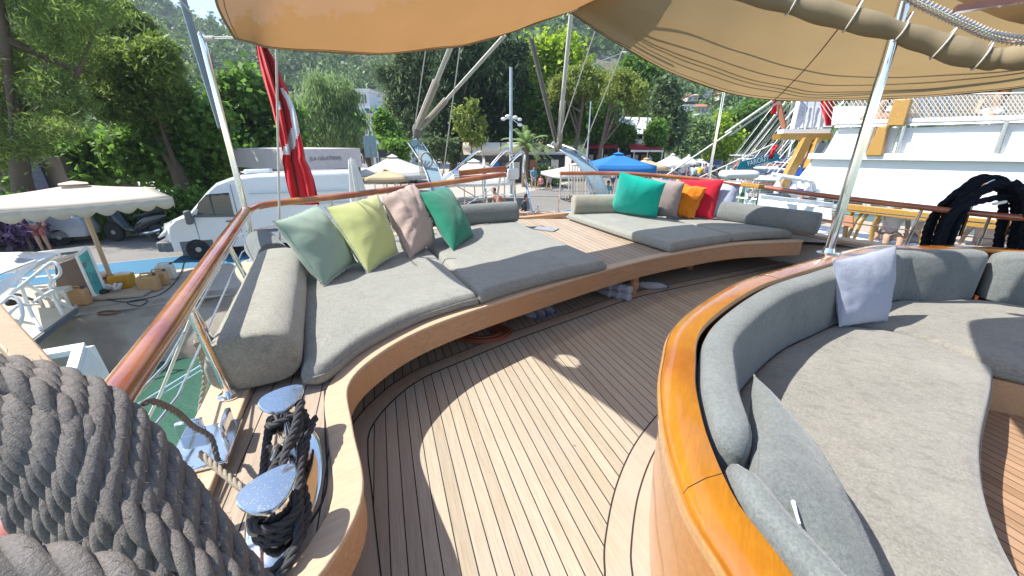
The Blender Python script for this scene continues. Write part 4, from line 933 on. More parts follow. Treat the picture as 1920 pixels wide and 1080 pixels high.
def leafmesh(name, mat, lumps, n, size, seed, parent=None, aspect=.45, hang=0, shell=.55, loc=None):
    n = int(n*1.25); rs = np.random.RandomState(seed); L = np.array([[*c, *r] for c, r in lumps], float)
    vol = (L[:,3]*L[:,4]+L[:,4]*L[:,5]+L[:,3]*L[:,5]); pk = rs.choice(len(L), n, p=vol/vol.sum())
    d = rs.normal(size=(n,3)); d /= np.linalg.norm(d,axis=1)[:,None]; rad = shell+(1-shell)*rs.rand(n)**.6
    # gather leaves in twig tufts
    q = L[pk,:3] + d*L[pk,3:6]*rad[:,None]
    tuft = rs.normal(size=(n,3))*size*1.0; far_ = rs.rand(n) < .12; tuft[far_] *= 2.6; grp = rs.randint(0, n, n//7+1); q2 = q[grp[rs.randint(0,len(grp),n)]]; q = q2 + tuft
    nn = rs.normal(size=(n,3))*.8 + (q-L[pk,:3].mean(0))*0; nn[:,2] += .5; nn /= np.linalg.norm(nn,axis=1)[:,None]
    ax = rs.normal(size=(n,3)); 
    if hang: ax[:,2] -= hang*2
    ax -= nn*np.sum(ax*nn,axis=1)[:,None]*(0 if hang > 1 else 1); ax /= np.linalg.norm(ax,axis=1)[:,None]
    bx = np.cross(nn, ax); bx /= (np.linalg.norm(bx,axis=1)[:,None]+1e-9)
    s = size*(.5+1.1*rs.rand(n)**1.7)[:,None]; a, b = ax*s, bx*s*aspect
    V = np.stack([q-a, q+b, q+a, q-b], 1).reshape(-1,3)
    off = OFF.get(parent.name, Vector((0,0,0))) if parent else Vector((0,0,0)); V -= np.array(off)
    me = bpy.data.meshes.new(name); me.vertices.add(4*n); me.vertices.foreach_set('co', V.astype(np.float32).ravel())
    me.loops.add(4*n); me.loops.foreach_set('vertex_index', np.arange(4*n, dtype=np.int32)); me.polygons.add(n)
    me.polygons.foreach_set('loop_start', np.arange(0,4*n,4,dtype=np.int32)); me.polygons.foreach_set('loop_total', np.full(n,4,dtype=np.int32))
    me.materials.append(mat); me.update(calc_edges=True); o = bpy.data.objects.new(name, me); C.objects.link(o)
    if parent: o.parent = parent; OFF[o.name] = off
    return o
TREES = 'trees behind the quay'
def tree(label, base, lumps, n, size, mat, seed, trunk=.25, aspect=.45, hang=0, shell=.55, lean=(0,0), limbs=7, name='tree', twist=.3, cat='tree'):
    base = Vector(base); t = thing(name, label, cat, base, TREES); rnd = random.Random(seed)
    top = max(lumps, key=lambda l: l[0][2]); top = Vector(top[0])
    mid = base.lerp(top, .45) + Vector((lean[0],lean[1],0)); m = MB()
    sp = crom([base-Vector((0,0,.3)), base.lerp(mid,.5)+Vector((rnd.uniform(-twist,twist),0,0)), mid, top], 6)
    m.tube(sp, [trunk*(1-.8*i/(len(sp)-1)) for i in range(len(sp))], 10)
    for k in range(limbs):
        l = rnd.choice(lumps); s_ = sp[rnd.randint(len(sp)//3, len(sp)-3)]; e_ = Vector(l[0])+Vector([rnd.uniform(-.5,.5)*x for x in l[1]])
        md = s_.lerp(e_,.5)+Vector((0,0,-.06*(e_-s_).length)); bp = crom([s_, md, e_], 5); m.tube(bp, [trunk*.38*(1-.85*i/(len(bp)-1)) for i in range(len(bp))], 7)
    m.build('trunk', M['bark'], t, smooth=60)
    leafmesh('crown', mat, lumps, n, size, seed, t, aspect, hang, shell); return t
def lumpy(c, r, k, seed, sub=.38, flat=1):
    rnd = random.Random(seed); out = []
    for i in range(k):
        th_ = rnd.uniform(0,6.28); ph = math.acos(rnd.uniform(-.9,1)); q = rnd.uniform(.45,.8)
        p = (c[0]+r[0]*q*math.sin(ph)*math.cos(th_), c[1]+r[1]*q*math.sin(ph)*math.sin(th_), c[2]+r[2]*q*math.cos(ph)); s_ = rnd.uniform(.75,1.25)*sub
        out.append((p, (r[0]*s_, r[1]*s_, r[2]*s_*flat)))
    return out
def G_(u, v): return W(u, v, z=QZ)
def lumps_px(lst, y, ry=None):        # ellipses of foliage given as (pixel u, v, radius u, radius v) at distance y
    out = []
    for k, (u, v, ru, rv) in enumerate(lst):
        rnd = random.Random(k*7+int(u)); yy = y + rnd.uniform(-.5,.5)*(ry or 2); c = W(u, v, y=yy); rx = abs(W(u+ru,v,y=yy).x-c.x); rz = abs(W(u,v-rv,y=yy).z-c.z); out.append((tuple(c), (rx*.9, (rx+rz)/2.2, rz*.9)))
        for q in range(4):
            a = rnd.uniform(0,6.28); s_ = rnd.uniform(.22,.45); out.append(((c.x+rx*.95*math.cos(a), c.y+rnd.uniform(-.6,.6)*rx, c.z+rz*.95*math.sin(a)), (rx*s_, rx*s_, rz*s_)))
    return out
# big trees at the left
tree('tall feathery pine filling the upper left corner above the cream umbrella', (-19.5,15.5,QZ), lumps_px([(30,30,70,60),(110,60,55,60),(60,130,75,55),(20,200,60,50),(110,175,40,50),(150,100,35,50),(-60,100,80,90),(60,-60,100,70),(150,10,50,50),(190,20,35,30),(95,235,60,25),(30,270,60,30),(-60,240,80,70),(-160,60,100,120)], 15.5, 3), 52000, .115, LM['pine'], 1, .4, .16, .35, .5)
tree('rounded dark pine with a dark hollow left of the hillside', (-15.5,18.5,QZ), lumps_px([(225,50,35,40),(270,80,35,40),(300,120,35,45),(312,165,32,38),(255,140,45,50),(215,110,40,40),(180,60,25,50),(230,190,50,28),(290,200,45,25),(185,140,22,40),(200,30,28,30)], 18.5, 3), 46000, .12, LM['pine'], 2, .4, .3, .3, .5)
tree('dark leafy tree spreading behind the scooter and the van cab', (-15.2,20.5,QZ), lumps_px([(290,225,45,35),(340,245,45,40),(255,270,45,30),(320,290,55,30),(380,290,40,35),(205,285,50,28),(150,290,50,25),(360,210,28,30),(395,240,28,35),(250,315,60,20),(330,325,50,20),(100,310,60,22),(30,320,70,25)], 20, 2), 36000, .15, LM['broad'], 3, .3, .75, 0, .5)
tree('bright leafy fig tree between the port pole and the red flag', (-13.2,24,QZ), lumps_px([(440,185,32,32),(475,175,28,30),(505,195,22,28),(450,230,38,35),(495,240,30,38),(430,270,35,30),(480,285,40,28),(520,265,22,30),(545,230,16,40),(410,215,20,30),(400,310,40,20)], 24, 2), 30000, .17, LM['broad'], 4, .25, .75, 0, .5)
tree('round pale willow standing behind the low cafe building', (-13.5,40,QZ), lumps_px([(615,185,38,32),(590,215,30,35),(645,215,32,35),(620,240,48,36),(585,250,26,28),(660,250,20,26),(605,165,22,14),(640,175,22,18)], 38, 3), 30000, .24, LM['willow'], 5, .4, .16, 1.2, .5)
tree('small leafy street tree in front of the white hotel', (-8.6,33,QZ), lumps_px([(728,245,17,20),(715,232,10,12),(738,262,14,12),(722,222,9,9)], 33, 1), 5000, .15, LM['broad'], 6, .09, .7, 0, .5, limbs=3)
tree('grey green cypress spire left of the wrapped tackle', (-9,47,QZ), lumps_px([(765,110,28,34),(745,150,28,36),(775,170,34,40),(740,195,22,26),(790,120,30,40),(800,210,30,60),(770,230,18,30),(810,150,34,50)], 46, 3), 26000, .26, LM['grey'], 7, .45, .3, .8, .5)
tree('tallest dark conifer behind the lamp post with the floodlights', (-2,46,QZ), lumps_px([(935,70,24,34),(925,110,32,34),(945,140,34,36),(915,165,36,34),(950,190,32,34),(895,195,34,34),(930,220,40,30),(890,240,32,30),(945,250,30,26),(960,95,20,24),(905,135,24,24)], 45, 3), 32000, .26, LM['dark'], 8, .5, .3, .6, .5)
tree('dark drooping conifer between the two tackles of the left davit', (-6.5,43,QZ), lumps_px([(845,120,28,30),(865,160,30,38),(835,180,28,40),(850,220,32,34),(870,250,26,26),(825,240,26,36),(880,110,24,30),(840,270,30,24)], 42, 3), 26000, .24, LM['dark'], 9, .45, .3, .9, .5)
tree('yellow green leafy sapling in front of the dark conifers', (-3.6,36,QZ), lumps_px([(884,205,8,14),(866,236,14,7),(896,262,12,8),(858,212,8,6),(902,236,7,9),(876,250,9,6)], 36, 1.5), 3500, .15, LM['stone'], 10, .12, .5, .3, .4, limbs=3)
tree('bright yellow green tree rising behind the right davit tackles', (3.2,50,QZ), lumps_px([(1025,95,28,22),(1000,130,24,22),(1050,110,28,26),(1025,150,34,24),(1075,130,24,22),(985,110,16,18),(1060,85,20,14)], 50, 3), 22000, .27, LM['bright'], 11, .4, .6, 0, .45)
tree('dense green tree behind the palm and the lamp post', (2,47,QZ), lumps_px([(985,190,28,28),(1020,190,30,30),(1000,225,34,24),(1045,215,28,28),(1065,190,24,26),(1085,230,28,24),(1050,245,34,20),(1110,220,24,26),(1135,215,24,24),(1120,240,26,16)], 47, 2.5), 26000, .24, LM['broad'], 12, .4, .7, 0, .5)
tree('umbrella pine with a forked grey trunk, left of the pale roof', (6.6,43,QZ), lumps_px([(1090,150,30,15),(1060,162,26,13),(1115,148,22,13),(1075,178,24,11),(1105,172,24,12),(1040,175,20,10),(1095,133,18,9)], 43, 3), 15000, .18, LM['stone'], 13, .34, .25, 0, .4, limbs=9)
tree('umbrella pine leaning in front of the glass roofed restaurant', (9.3,42,QZ), lumps_px([(1160,155,24,15),(1182,160,22,15),(1145,172,16,10),(1185,182,20,11),(1165,143,15,8),(1190,205,16,10),(1200,172,14,12)], 42, 3), 13000, .18, LM['stone'], 14, .32, .25, 0, .4, lean=(-.3,0), limbs=8)
tree('tall dark poplar right of the glass roofed restaurant', (16.5,50,QZ), lumps_px([(1250,160,14,18),(1255,190,19,24),(1248,220,20,24),(1262,235,16,22),(1240,185,14,20),(1255,255,20,18)], 50, 2), 16000, .25, LM['grey'], 15, .3, .5, .3, .5)
tree('green tree squeezed between the umbrella pine and the poplar', (14,56,QZ), lumps_px([(1212,155,20,16),(1220,180,22,20),(1205,200,18,14),(1228,140,14,12),(1190,130,18,14)], 56, 2), 12000, .3, LM['broad'], 16, .3, .7, 0, .5)
for k, (lab, y, ls, mt) in enumerate([('pale bushy tree on the slope below the hillside houses', 62, [(1290,245,20,18),(1305,265,22,18),(1275,268,16,16),(1320,240,14,14)], 'willow'),
      ('round green tree above the parked boats, left of the right thin pole', 66, [(1345,240,20,20),(1330,262,20,18),(1360,265,18,18),(1350,285,24,14)], 'bright'),
      ('broad stone pine above the harbour masts', 70, [(1400,215,24,16),(1425,200,24,14),(1440,225,24,16),(1410,245,28,18),(1450,250,20,18),(1385,260,20,20)], 'broad'),
      ('dark green pine behind the wooden platform of the neighbouring boat', 72, [(1465,215,18,22),(1480,245,20,22),(1455,275,22,16),(1500,225,24,26),(1425,280,22,14)], 'pine')]):
    b_ = ls[0]; g = W(b_[0], 300, y=y); tree(lab, (g.x, y, QZ), lumps_px(ls, y, 3), 14000, .32, LM[mt], 20+k, .3, .5, 0, .5)
# ivy hedge along the far side of the road
mb = MB(); t = thing('hedge', 'dark green hedge behind the scooter and under the cream umbrella', 'hedge', (-16,15,QZ))
leafmesh('foliage', LM['broad'], [((-22+i*.75, 12.2+i*.33+.15*(i%2), QZ+.9), (.6,.45,.85)) for i in range(17)], 22000, .09, 31, t, .7)
mb.tube([(-22,12.2,QZ),(-22,12.2,QZ+.8)], .05, 8); mb.build('stem', M['bark'], t)
def bush(lab, c, r, n, mt, sz, seed, cat='bush', name='bush'):
    t = thing(name, lab, cat, (c[0],c[1],QZ)); leafmesh('foliage', LM[mt], lumpy(c, r, 7, seed, .5), n, sz, seed, t, .7)
    m = MB(); m.tube([(c[0],c[1],QZ-.05), c], .05, 6); m.build('stem', M['bark'], t); return t
q = W(745,282,y=30); bush('clipped green bush beside the dark board in front of the hotel', (q.x,30,q.z), (1.0,.8,.7), 3500, 'broad', .13, 41)
q = W(1018,330,y=34); bush('leafy shrub behind the two people walking on the quay', (q.x,34,q.z), (1.1,.9,1.0), 4500, 'willow', .14, 42)
q = W(830,285,y=38); bush('dark shrub under the conifers left of the striped awning', (q.x,38,q.z), (2.2,1,1.3), 6000, 'grey', .16, 43)
q = W(1145,255,y=46); bush('ivy mass hanging over the red awning of the restaurant', (q.x,46.5,q.z), (3.2,1.2,1.2), 9000, 'broad', .18, 44)
q = W(1228,262,y=44); bush('dark climber on the right end of the restaurant', (q.x,44,q.z), (1.3,1,2.0), 6000, 'broad', .18, 45)
# palm
q = W(985,300,y=33); t = thing('palm_tree', 'small fan of palm fronds over a rough trunk beside the lamp post', 'palm', (q.x,33,QZ), TREES)
m = MB(); m.tube([Vector((q.x,33,QZ-.1)), Vector((q.x,33,QZ+3.1))], [.3,.26], 12); m.build('trunk', M['bark'], t)
m = MB(); rnd = random.Random(5); cz_ = W(985,272,y=33).z
for k in range(26):
    a = k*2.4; el = rnd.uniform(-.1,1.35); L = rnd.uniform(1.9,2.6); pts = []
    for i in range(9):
        s_ = i/8; pts.append(Vector((q.x+math.cos(a)*math.cos(el)*L*s_, 33+math.sin(a)*math.cos(el)*L*s_, cz_+math.sin(el)*L*s_-1.0*s_*s_)))
    for i in range(8):
        d = (pts[i+1]-pts[i]).normalized(); x = d.cross(Vector((0,0,1))).normalized()
        for j in range(5):
            p = pts[i].lerp(pts[i+1], j/5)
            for sgn in (-1,1): e_ = p + x*sgn*.42*(1-.5*i/8)+d*.25-Vector((0,0,.14)); m.add([p, p+d*.05, e_], [(0,1,2)])
m.build('fronds', LM['willow'], t, smooth=0)
# ---- wooded hillside
rs = np.random.RandomState(3); Ls = []
cnt = 0
while cnt < 3600:
    a = rs.uniform(-1.05, .78); r = 120+ 330*rs.rand()**.8; x, y = r*math.sin(a), r*math.cos(a)
    if noise.noise(Vector((x*.03,y*.03,9))) < -.28: continue
    if noise.noise(Vector((x*.008,y*.02,2))) > .42 and rs.rand() < .8: continue
    s = rs.uniform(2.0,4.2); tall = rs.rand() < .18; z = hz(x,y)
    Ls.append(((x,y,z+s*(.7 if not tall else 1.5)), (s*(.5 if tall else 1), s*(.5 if tall else 1), s*(1.9 if tall else .8)))); cnt += 1
o = leafmesh('hillside_forest', leafmat('forest_leaf', (.03,.075,.025), (.20,.32,.09), .2), Ls, 260000, .85, 77, None, .8, 0, .75); o['kind'] = 'stuff'
# ================================================================ cafe umbrellas
def umbrella(label, c, R_, ztop, drop, mat, n=4, val=.18, rot=0, pole=.035, ground=QZ, scal=0, polemat=None, group='cafe umbrellas on the quay', hub=True, lean=(0,0), writing=None):
    c = Vector(c); t = thing('parasol', label, 'parasol', (c.x,c.y,ground), group); m = MB()
    pol = [c+Vector((math.cos(rot+2*math.pi*(k+.5)/n)*R_, math.sin(rot+2*math.pi*(k+.5)/n)*R_, ztop-drop-c.z)) for k in range(n)]
    top = Vector((c.x,c.y,ztop)); N2 = 10
    for k in range(n):
        a, b = pol[k], pol[(k+1)%n]; rows = []
        for i in range(7):
            s_ = i/6; rows.append([top.lerp(a,s_).lerp(top.lerp(b,s_), j/N2) - Vector((0,0,.10*drop*math.sin(math.pi*j/N2)*s_ + .06*drop*math.sin(math.pi*s_))) for j in range(N2+1)])
        m.grid(rows); ed = rows[-1]; m.grid([ed, [p-Vector((0,0,val*(.78+ (.22*abs(math.sin(math.pi*(i_/N2)*scal)) if scal else .22)))) for i_, p in enumerate(ed)]]) if not scal else None
        if scal:
            fine_ = [ed[0].lerp(ed[-1], i/(scal*8)) for i in range(scal*8+1)]; 
            fine_ = [p - Vector((0,0,.10*drop*math.sin(math.pi*i/(scal*8)))) for i, p in enumerate(fine_)]
            m.grid([fine_, [p-Vector((0,0,val*(.62+.38*abs(math.sin(math.pi*i/8))))) for i, p in enumerate(fine_)]])
    o = m.build('canopy', mat, t, smooth=60); s_ = o.modifiers.new('s','SOLIDIFY'); s_.thickness = .006
    m = MB(); m.tube([Vector((c.x+lean[0],c.y+lean[1],ground)), top-Vector((0,0,.05))], pole, 10); m.build('pole', polemat or M['white'], t)
    m = MB()
    for p in pol: m.tube([top-Vector((0,0,.1)), p+Vector((0,0,-.02))], .012, 5); m.tube([Vector((c.x,c.y,ztop-drop-.35)), top.lerp(p,.5)-Vector((0,0,.03))], .01, 5)
    m.build('ribs', polemat or M['white'], t)
    if hub:
        m = MB(); q = [top+(p-top)*.16+Vector((0,0,.07)) for p in pol]; 
        for k in range(n): m.add([top+Vector((0,0,.09)), q[k], q[(k+1)%n]], [(0,1,2)])
        h_ = m.build('vent_cap', mat, t, smooth=0); s_ = h_.modifiers.new('s','SOLIDIFY'); s_.thickness = .01
    m = MB(); m.box((c.x+lean[0],c.y+lean[1],ground+.05), (.5,.5,.1)); m.build('foot_plate', M['asphalt'], t, bevel=.01)
    return t
def fabr(name, col, tr=.35):
    m, t, b = newmat(name); out = t.nodes['Material Output']; b.inputs['Base Color'].default_value = (*col,1); b.inputs['Roughness'].default_value = .85
    bump(t, b, noisetex(t, 3, 4), .3, .03); tl = t.nodes.new('ShaderNodeBsdfTranslucent'); tl.inputs[0].default_value = (*col,1)
    mx = t.nodes.new('ShaderNodeMixShader'); mx.inputs[0].default_value = tr; t.links.new(b.outputs[0], mx.inputs[1]); t.links.new(tl.outputs[0], mx.inputs[2]); t.links.new(mx.outputs[0], out.inputs[0]); return m
M['cream'] = fabr('cream_canvas', (.74,.66,.55)); M['wcan'] = fabr('white_canvas', (.80,.78,.74)); M['bcan'] = fabr('blue_canvas', (.03,.20,.52), .2); M['ycan'] = fabr('warm_cream_canvas', (.74,.58,.36))
# big cream parasol at the left: pole foot pixel (213,535), top about (152,342)
foot = Vector((-10.3,9.3,QZ)); tp = W(130,346,y=9.35)
umbrella('large square cream parasol with a scalloped edge on a wooden pole at the left', (tp.x+.1,tp.y,0), 2.15, tp.z, .30, M['cream'], 4, .27, rot=R(-42), pole=.05, scal=9, polemat=M['beam'], lean=(foot.x-tp.x-.1, foot.y-tp.y))
def umpx(lab, u, v, y, wpx, drop, mat, n=4, rot=.3, val=.2, hub=True, kw={}):
    c = W(u,v,y=y); r_ = abs(W(u+wpx/2,v,y=y).x-c.x); r_ = r_/ (math.cos(math.pi/n) if n == 4 else 1)*.93
    return umbrella(lab, (c.x,c.y,0), r_, c.z, drop, mat, n, val, rot, hub=hub, **kw)
umpx('wide white parasol with lettering on its valance, behind the dusty mauve pillow', 735, 292, 21, 130, .75, M['wcan'], 4, .2, .3)
umpx('warm cream parasol below the wide white one, right of the closed parasol', 722, 318, 19, 78, .3, M['ycan'], 4, .3)
umpx('broad white parasol behind the gangway handrails', 888, 300, 24, 155, 1.0, M['wcan'], 4, .0)
umpx('white parasol just right of the coiled lines on the right davit', 1078, 308, 25, 105, .5, M['wcan'], 4, .3)
ub = umpx('big blue parasol above the stern rail, left of the turquoise pillow', 1160, 288, 22, 118, .55, M['bcan'], 4, .0, .32)
umpx('small warm cream parasol just right of the blue parasol', 1212, 298, 26, 62, .45, M['ycan'], 4, .3)
umpx('white octagonal parasol right of the small cream one', 1262, 289, 32, 68, .75, M['wcan'], 8, 0, .15)
umpx('farther white parasol overlapping the octagonal one', 1292, 291, 35, 44, .6, M['wcan'], 8, 0, .15)
umpx('pale parasol at the far right of the cafe row, beside the thin steel pole', 1316, 299, 44, 34, .6, M['wcan'], 4, .2, .15)
# closed parasol
q = W(663,395,z=QZ) if False else Vector((W(665,345,y=11.2).x, 11.2, 0)); t = thing('closed_parasol', 'folded white parasol standing in front of the white van', 'parasol', (q.x,q.y,QZ))
m = MB(); P = []
for i in range(26):
    s_ = i/25; z_ = W(662,299,y=11.2).z-1.75*s_; row = []
    for k in range(49):
        a = 2*math.pi*k/48; r_ = (.07+.20*s_**.8)*(1+.22*math.sin(a*8+s_*1.5)+.08*math.sin(a*3+s_*5)); row.append(Vector((q.x+r_*math.cos(a)+.12*s_, q.y+r_*math.sin(a), z_)))
    P.append(row)
m.grid(P); m.build('folded_canopy', M['wcan'], t, smooth=180); m = MB(); m.tube([Vector((q.x+.06,q.y,QZ)), Vector((q.x,q.y,P[0][0].z+.05))], .03, 10); m.build('pole', M['white'], t)
# lettering helper
def text(name, body, loc, rot, size, mat, parent=None, ext=.004, align='CENTER', sx=1):
    cu = bpy.data.curves.new(name, 'FONT'); cu.body = body; cu.size = size; cu.extrude = ext; cu.align_x = align; cu.align_y = 'CENTER'
    tmp = bpy.data.objects.new(name+'_tmp', cu); C.objects.link(tmp); dg = bpy.context.evaluated_depsgraph_get(); dg.update()
    me = bpy.data.meshes.new_from_object(tmp.evaluated_get(dg)); bpy.data.objects.remove(tmp); me.materials.clear(); me.materials.append(mat)
    o = bpy.data.objects.new(name, me); C.objects.link(o); off = OFF.get(parent.name, Vector((0,0,0))) if parent else Vector((0,0,0))
    o.location = Vector(loc)-off; o.rotation_euler = rot; o.scale = (sx,1,1)
    if parent: o.parent = parent
    return o
M['ink'] = simple('dark_lettering', (.06,.06,.07), .7); M['wink'] = simple('white_lettering', (.8,.8,.8), .6); M['glass'] = simple('dark_window_glass', (.02,.025,.03), .06, var=.3, spec=1)
def face(a, b):      # rotation for text standing on the vertical plane from a to b
    return (math.pi/2, 0, math.atan2(b.y-a.y, b.x-a.x))
# ================================================================ cafe building with fascia sign
yB = 17.5; A = W(556,285,y=16.6); B = W(675,281,y=19.2); zt = W(600,279,y=17.5).z; dB = (B-A); dB.z = 0
t = thing('cafe_building', 'low cafe pavilion with a pale fascia reading LA GELATERIA behind the van', 'building', (A.x,A.y,QZ))
def wallbox(m, a, b, z0, z1, th):
    a = Vector((a.x,a.y,0)); b = Vector((b.x,b.y,0)); d = (b-a).normalized(); n_ = Vector((-d.y,d.x,0)); m.prism([(p.x,p.y) for p in (a, b, b+n_*th, a+n_*th)], z0, z1)
A2 = A-dB*.02; B2 = B
m = MB(); wallbox(m, A2, B2, zt-.85, zt, 5.5); m.build('fascia', simple('pale_pink_fascia', (.62,.56,.56), .7), t, smooth=0)
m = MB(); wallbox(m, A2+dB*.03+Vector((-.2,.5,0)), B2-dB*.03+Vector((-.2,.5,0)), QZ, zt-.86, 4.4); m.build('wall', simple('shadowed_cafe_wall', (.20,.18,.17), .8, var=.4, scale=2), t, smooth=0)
for k in range(5):
    a = A2.lerp(B2, .06+.19*k)+Vector((-.22,.45,0)); b = A2.lerp(B2, .06+.19*k+.15)+Vector((-.22,.45,0)); m = MB(); wallbox(m, a, b, QZ+.8, zt-1.1, -.03); f_ = m.build('window', M['glass'], t, smooth=0)
m = MB(); wallbox(m, A2+Vector((.1,-.3,0)), B2+Vector((.1,-.3,0)), zt-1.35, zt-1.25, -.8); m.build('counter_awning', simple('tan_awning',(.45,.33,.18),.8), t, smooth=0)
pm = A.lerp(B, .41); text('sign_lettering', '[LA GELATERIA]', (pm.x+.02, pm.y-.03, zt-.40), face(A,B), .21, simple('grey_lettering',(.22,.2,.2),.7), t)
# blue parasol lettering
c_ = W(1118,306,y=21.2)
# ================================================================ hotel, houses, restaurant
M['hotel'] = simple('white_render', (.62,.66,.70), .8, var=.06); M['roofw'] = simple('pale_roof', (.72,.72,.72), .5)
M['awnred'] = fabr('dark_red_awning', (.33,.015,.03), .15); M['terra'] = simple('terracotta_tiles', (.42,.17,.09), .8, var=.3, scale=3); M['wallc'] = simple('cream_wall', (.62,.56,.47), .85, var=.1)
def house(label, px0, px1, vtop, y, depth, storeys, cols, wall, roof='flat', zb=None, cat='building', name='house', winmat=None, vbot=None):
    a, b = W(px0, vtop, y=y), W(px1, vtop, y=y); z1 = a.z; z0 = zb if zb is not None else (W(px0, vbot, y=y).z if vbot else QZ)
    t = thing(name, label, cat, ((a.x+b.x)/2, y, z0)); m = MB(); m.prism([(a.x,y),(b.x,y),(b.x,y+depth),(a.x,y+depth)], z0, z1); m.build('wall', wall, t, smooth=0)
    m = MB()
    if roof == 'flat': m.prism([(a.x-.3,y-.3),(b.x+.3,y-.3),(b.x+.3,y+depth+.3),(a.x-.3,y+depth+.3)], z1+.003, z1+.35); m.build('roof', M['roofw'], t, smooth=0)
    else:
        xm = (a.x+b.x)/2; h_ = (b.x-a.x)*.22; e_ = .5
        m.add([(a.x-e_,y-e_,z1),(b.x+e_,y-e_,z1),(b.x+e_,y+depth+e_,z1),(a.x-e_,y+depth+e_,z1),(a.x+(b.x-a.x)*.25,y+depth/2,z1+h_),(a.x+(b.x-a.x)*.75,y+depth/2,z1+h_)], [(0,1,5,4),(1,2,5),(2,3,4,5),(3,0,4),(3,2,1,0)]); m.build('roof', M['terra'], t, smooth=0)
    sh = (z1-z0)/storeys; wx = (b.x-a.x)/cols
    for i in range(storeys):
        for j in range(cols):
            cx = a.x+wx*(j+.5); cz2 = z0+sh*(i+.55); m = MB(); m.box((cx, y-.02, cz2), (wx*.42, .1, sh*.55)); w_ = m.build('window', M['glass'], t, smooth=0)
            m = MB(); m.box((cx, y-.06, cz2-sh*.30), (wx*.5,.14,.08)); m.box((cx,y-.075,cz2),(wx*.04,.03,sh*.55)); m.build('frame', M['white'], w_, smooth=0)
    return t
hw = house('white hotel block with rows of windows behind the willow', 655, 690, 172, 58, 14, 5, 2, M['hotel'], name='hotel_building')
house('lower blue-white hotel wing behind the small street tree', 690, 765, 215, 56, 12, 4, 4, M['hotel'], name='hotel_building')
m = MB(); a, b = W(690,213,y=55.8), W(722,213,y=55.8); m.box(((a.x+b.x)/2, 55.2, a.z+.3), (b.x-a.x,1.2,.5)); m.build('balcony_canopy', simple('blue_canopy',(.04,.09,.3),.6), hw, smooth=0)
for k, (a, b, v, y, d_, st_, cl_, rf, vb, lab) in enumerate([(1283,1302,198,150,10,2,3,'flat',216,'white hillside house with a dark window row, leftmost on the slope'), (1308,1338,200,155,10,1,4,'hip',213,'long low pink roofed house right of the white hillside house'),
        (1312,1330,215,140,9,2,3,'flat',232,'grey hillside house below the pink roofed one'), (1322,1336,172,190,9,2,2,'flat',184,'small blue hillside house highest on the slope'), (1350,1372,176,185,9,1,3,'hip',188,'pale roofed house peeping from under the right awning'), (1290,1310,180,180,8,1,2,'hip',190,'small hillside house above the row of houses')]):
    house(lab, a, b, v, y, d_, st_, cl_, [M['hotel'], M['wallc'], M['hotel'], M['hotel'], M['wallc'], M['wallc']][k], rf, vbot=vb)
# restaurant
t = thing('restaurant', 'restaurant with a sloping white glass roof and dark red awnings behind the umbrella pines', 'building', (12,48,QZ))
def pl(pts, name, mat, th=.1, par=None): m = MB(); m.plate(pts, th); return m.build(name, mat, par or t, smooth=0)
pl([W(1122,255,y=47), W(1232,250,y=47), W(1231,222,y=52), W(1150,219,y=52)], 'roof', simple('white_glazed_roof',(.72,.74,.76),.25,var=.05))
for k in range(6):
    s_ = k/5; m = MB(); m.tube([W(1125+106*s_,254,y=46.85), W(1152+78*s_,220,y=51.85)], .06, 5); m.build('roof_bar', M['steel'], t)
pl([W(1110,275,y=47.5), W(1232,275,y=47.5), W(1232,250,y=47.5), W(1118,254,y=47.5)], 'terrace_wall', M['glass'])
for k in range(10): m = MB(); a = W(1128+11*k,250,y=47.2); b = W(1128+11*k,274,y=47.2); m.tube([a,b], .05, 5); m.build('terrace_post', M['white'], t)
m = MB(); m.tube([W(1120,262,y=47.1), W(1232,261,y=47.1)], .04, 5); m.tube([W(1120,267,y=47.1), W(1232,266,y=47.1)], .03, 5); m.build('terrace_rail', M['white'], t)
for k in range(4): pl([W(1150+20*k,270,y=47), W(1166+20*k,270,y=47), W(1165+20*k,262,y=47.2), W(1151+20*k,262,y=47.2)], 'table_cover', M['white'])
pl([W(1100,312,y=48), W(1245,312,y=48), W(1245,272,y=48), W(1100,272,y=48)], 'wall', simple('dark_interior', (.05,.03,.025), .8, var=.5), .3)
pl([W(1095,278,y=43), W(1160,278,y=43), W(1156,269,y=47), W(1098,269,y=47)], 'awning', M['awnred'], .05)
pl([W(1183,281,y=41), W(1218,281,y=41), W(1206,270,y=46), W(1178,270,y=46)], 'awning', M['awnred'], .05)
pl([W(1219,282,y=41), W(1244,281,y=41), W(1230,270,y=46), W(1208,270,y=46)], 'awning', M['awnred'], .05)
for a, b in ((1183,1218),(1219,1244)): pl([W(a,285,y=40.95), W(b,285,y=40.95), W(b,281.5,y=40.95), W(a,281.5,y=40.95)], 'valance', M['wcan'], .03)
pl([W(1237,262,y=47), W(1252,262,y=47), W(1252,250,y=47), W(1238,250,y=47)], 'chimney_block', simple('pink_render', (.55,.22,.16), .8), .4)
for u in (1100,1130,1160,1190,1215,1243): m = MB(); m.tube([W(u,278,y=42.5), Vector((W(u,278,y=42.5).x,42.5,QZ))], .06, 6); m.build('awning_post', M['white'], t)
for k in range(9):
    a = W(1108+14*k, 298, y=47.4); m = MB(); m.box(a, (.5,.1,.9)); m.build('lit_doorway' if False else 'door_panel', [M['wallc'],M['terra'],M['hotel']][k%3], t, smooth=0)
t = thing('market_pavilion', 'low pavilion with a striped barrel awning behind the gate rail', 'building', (-2,40,QZ))
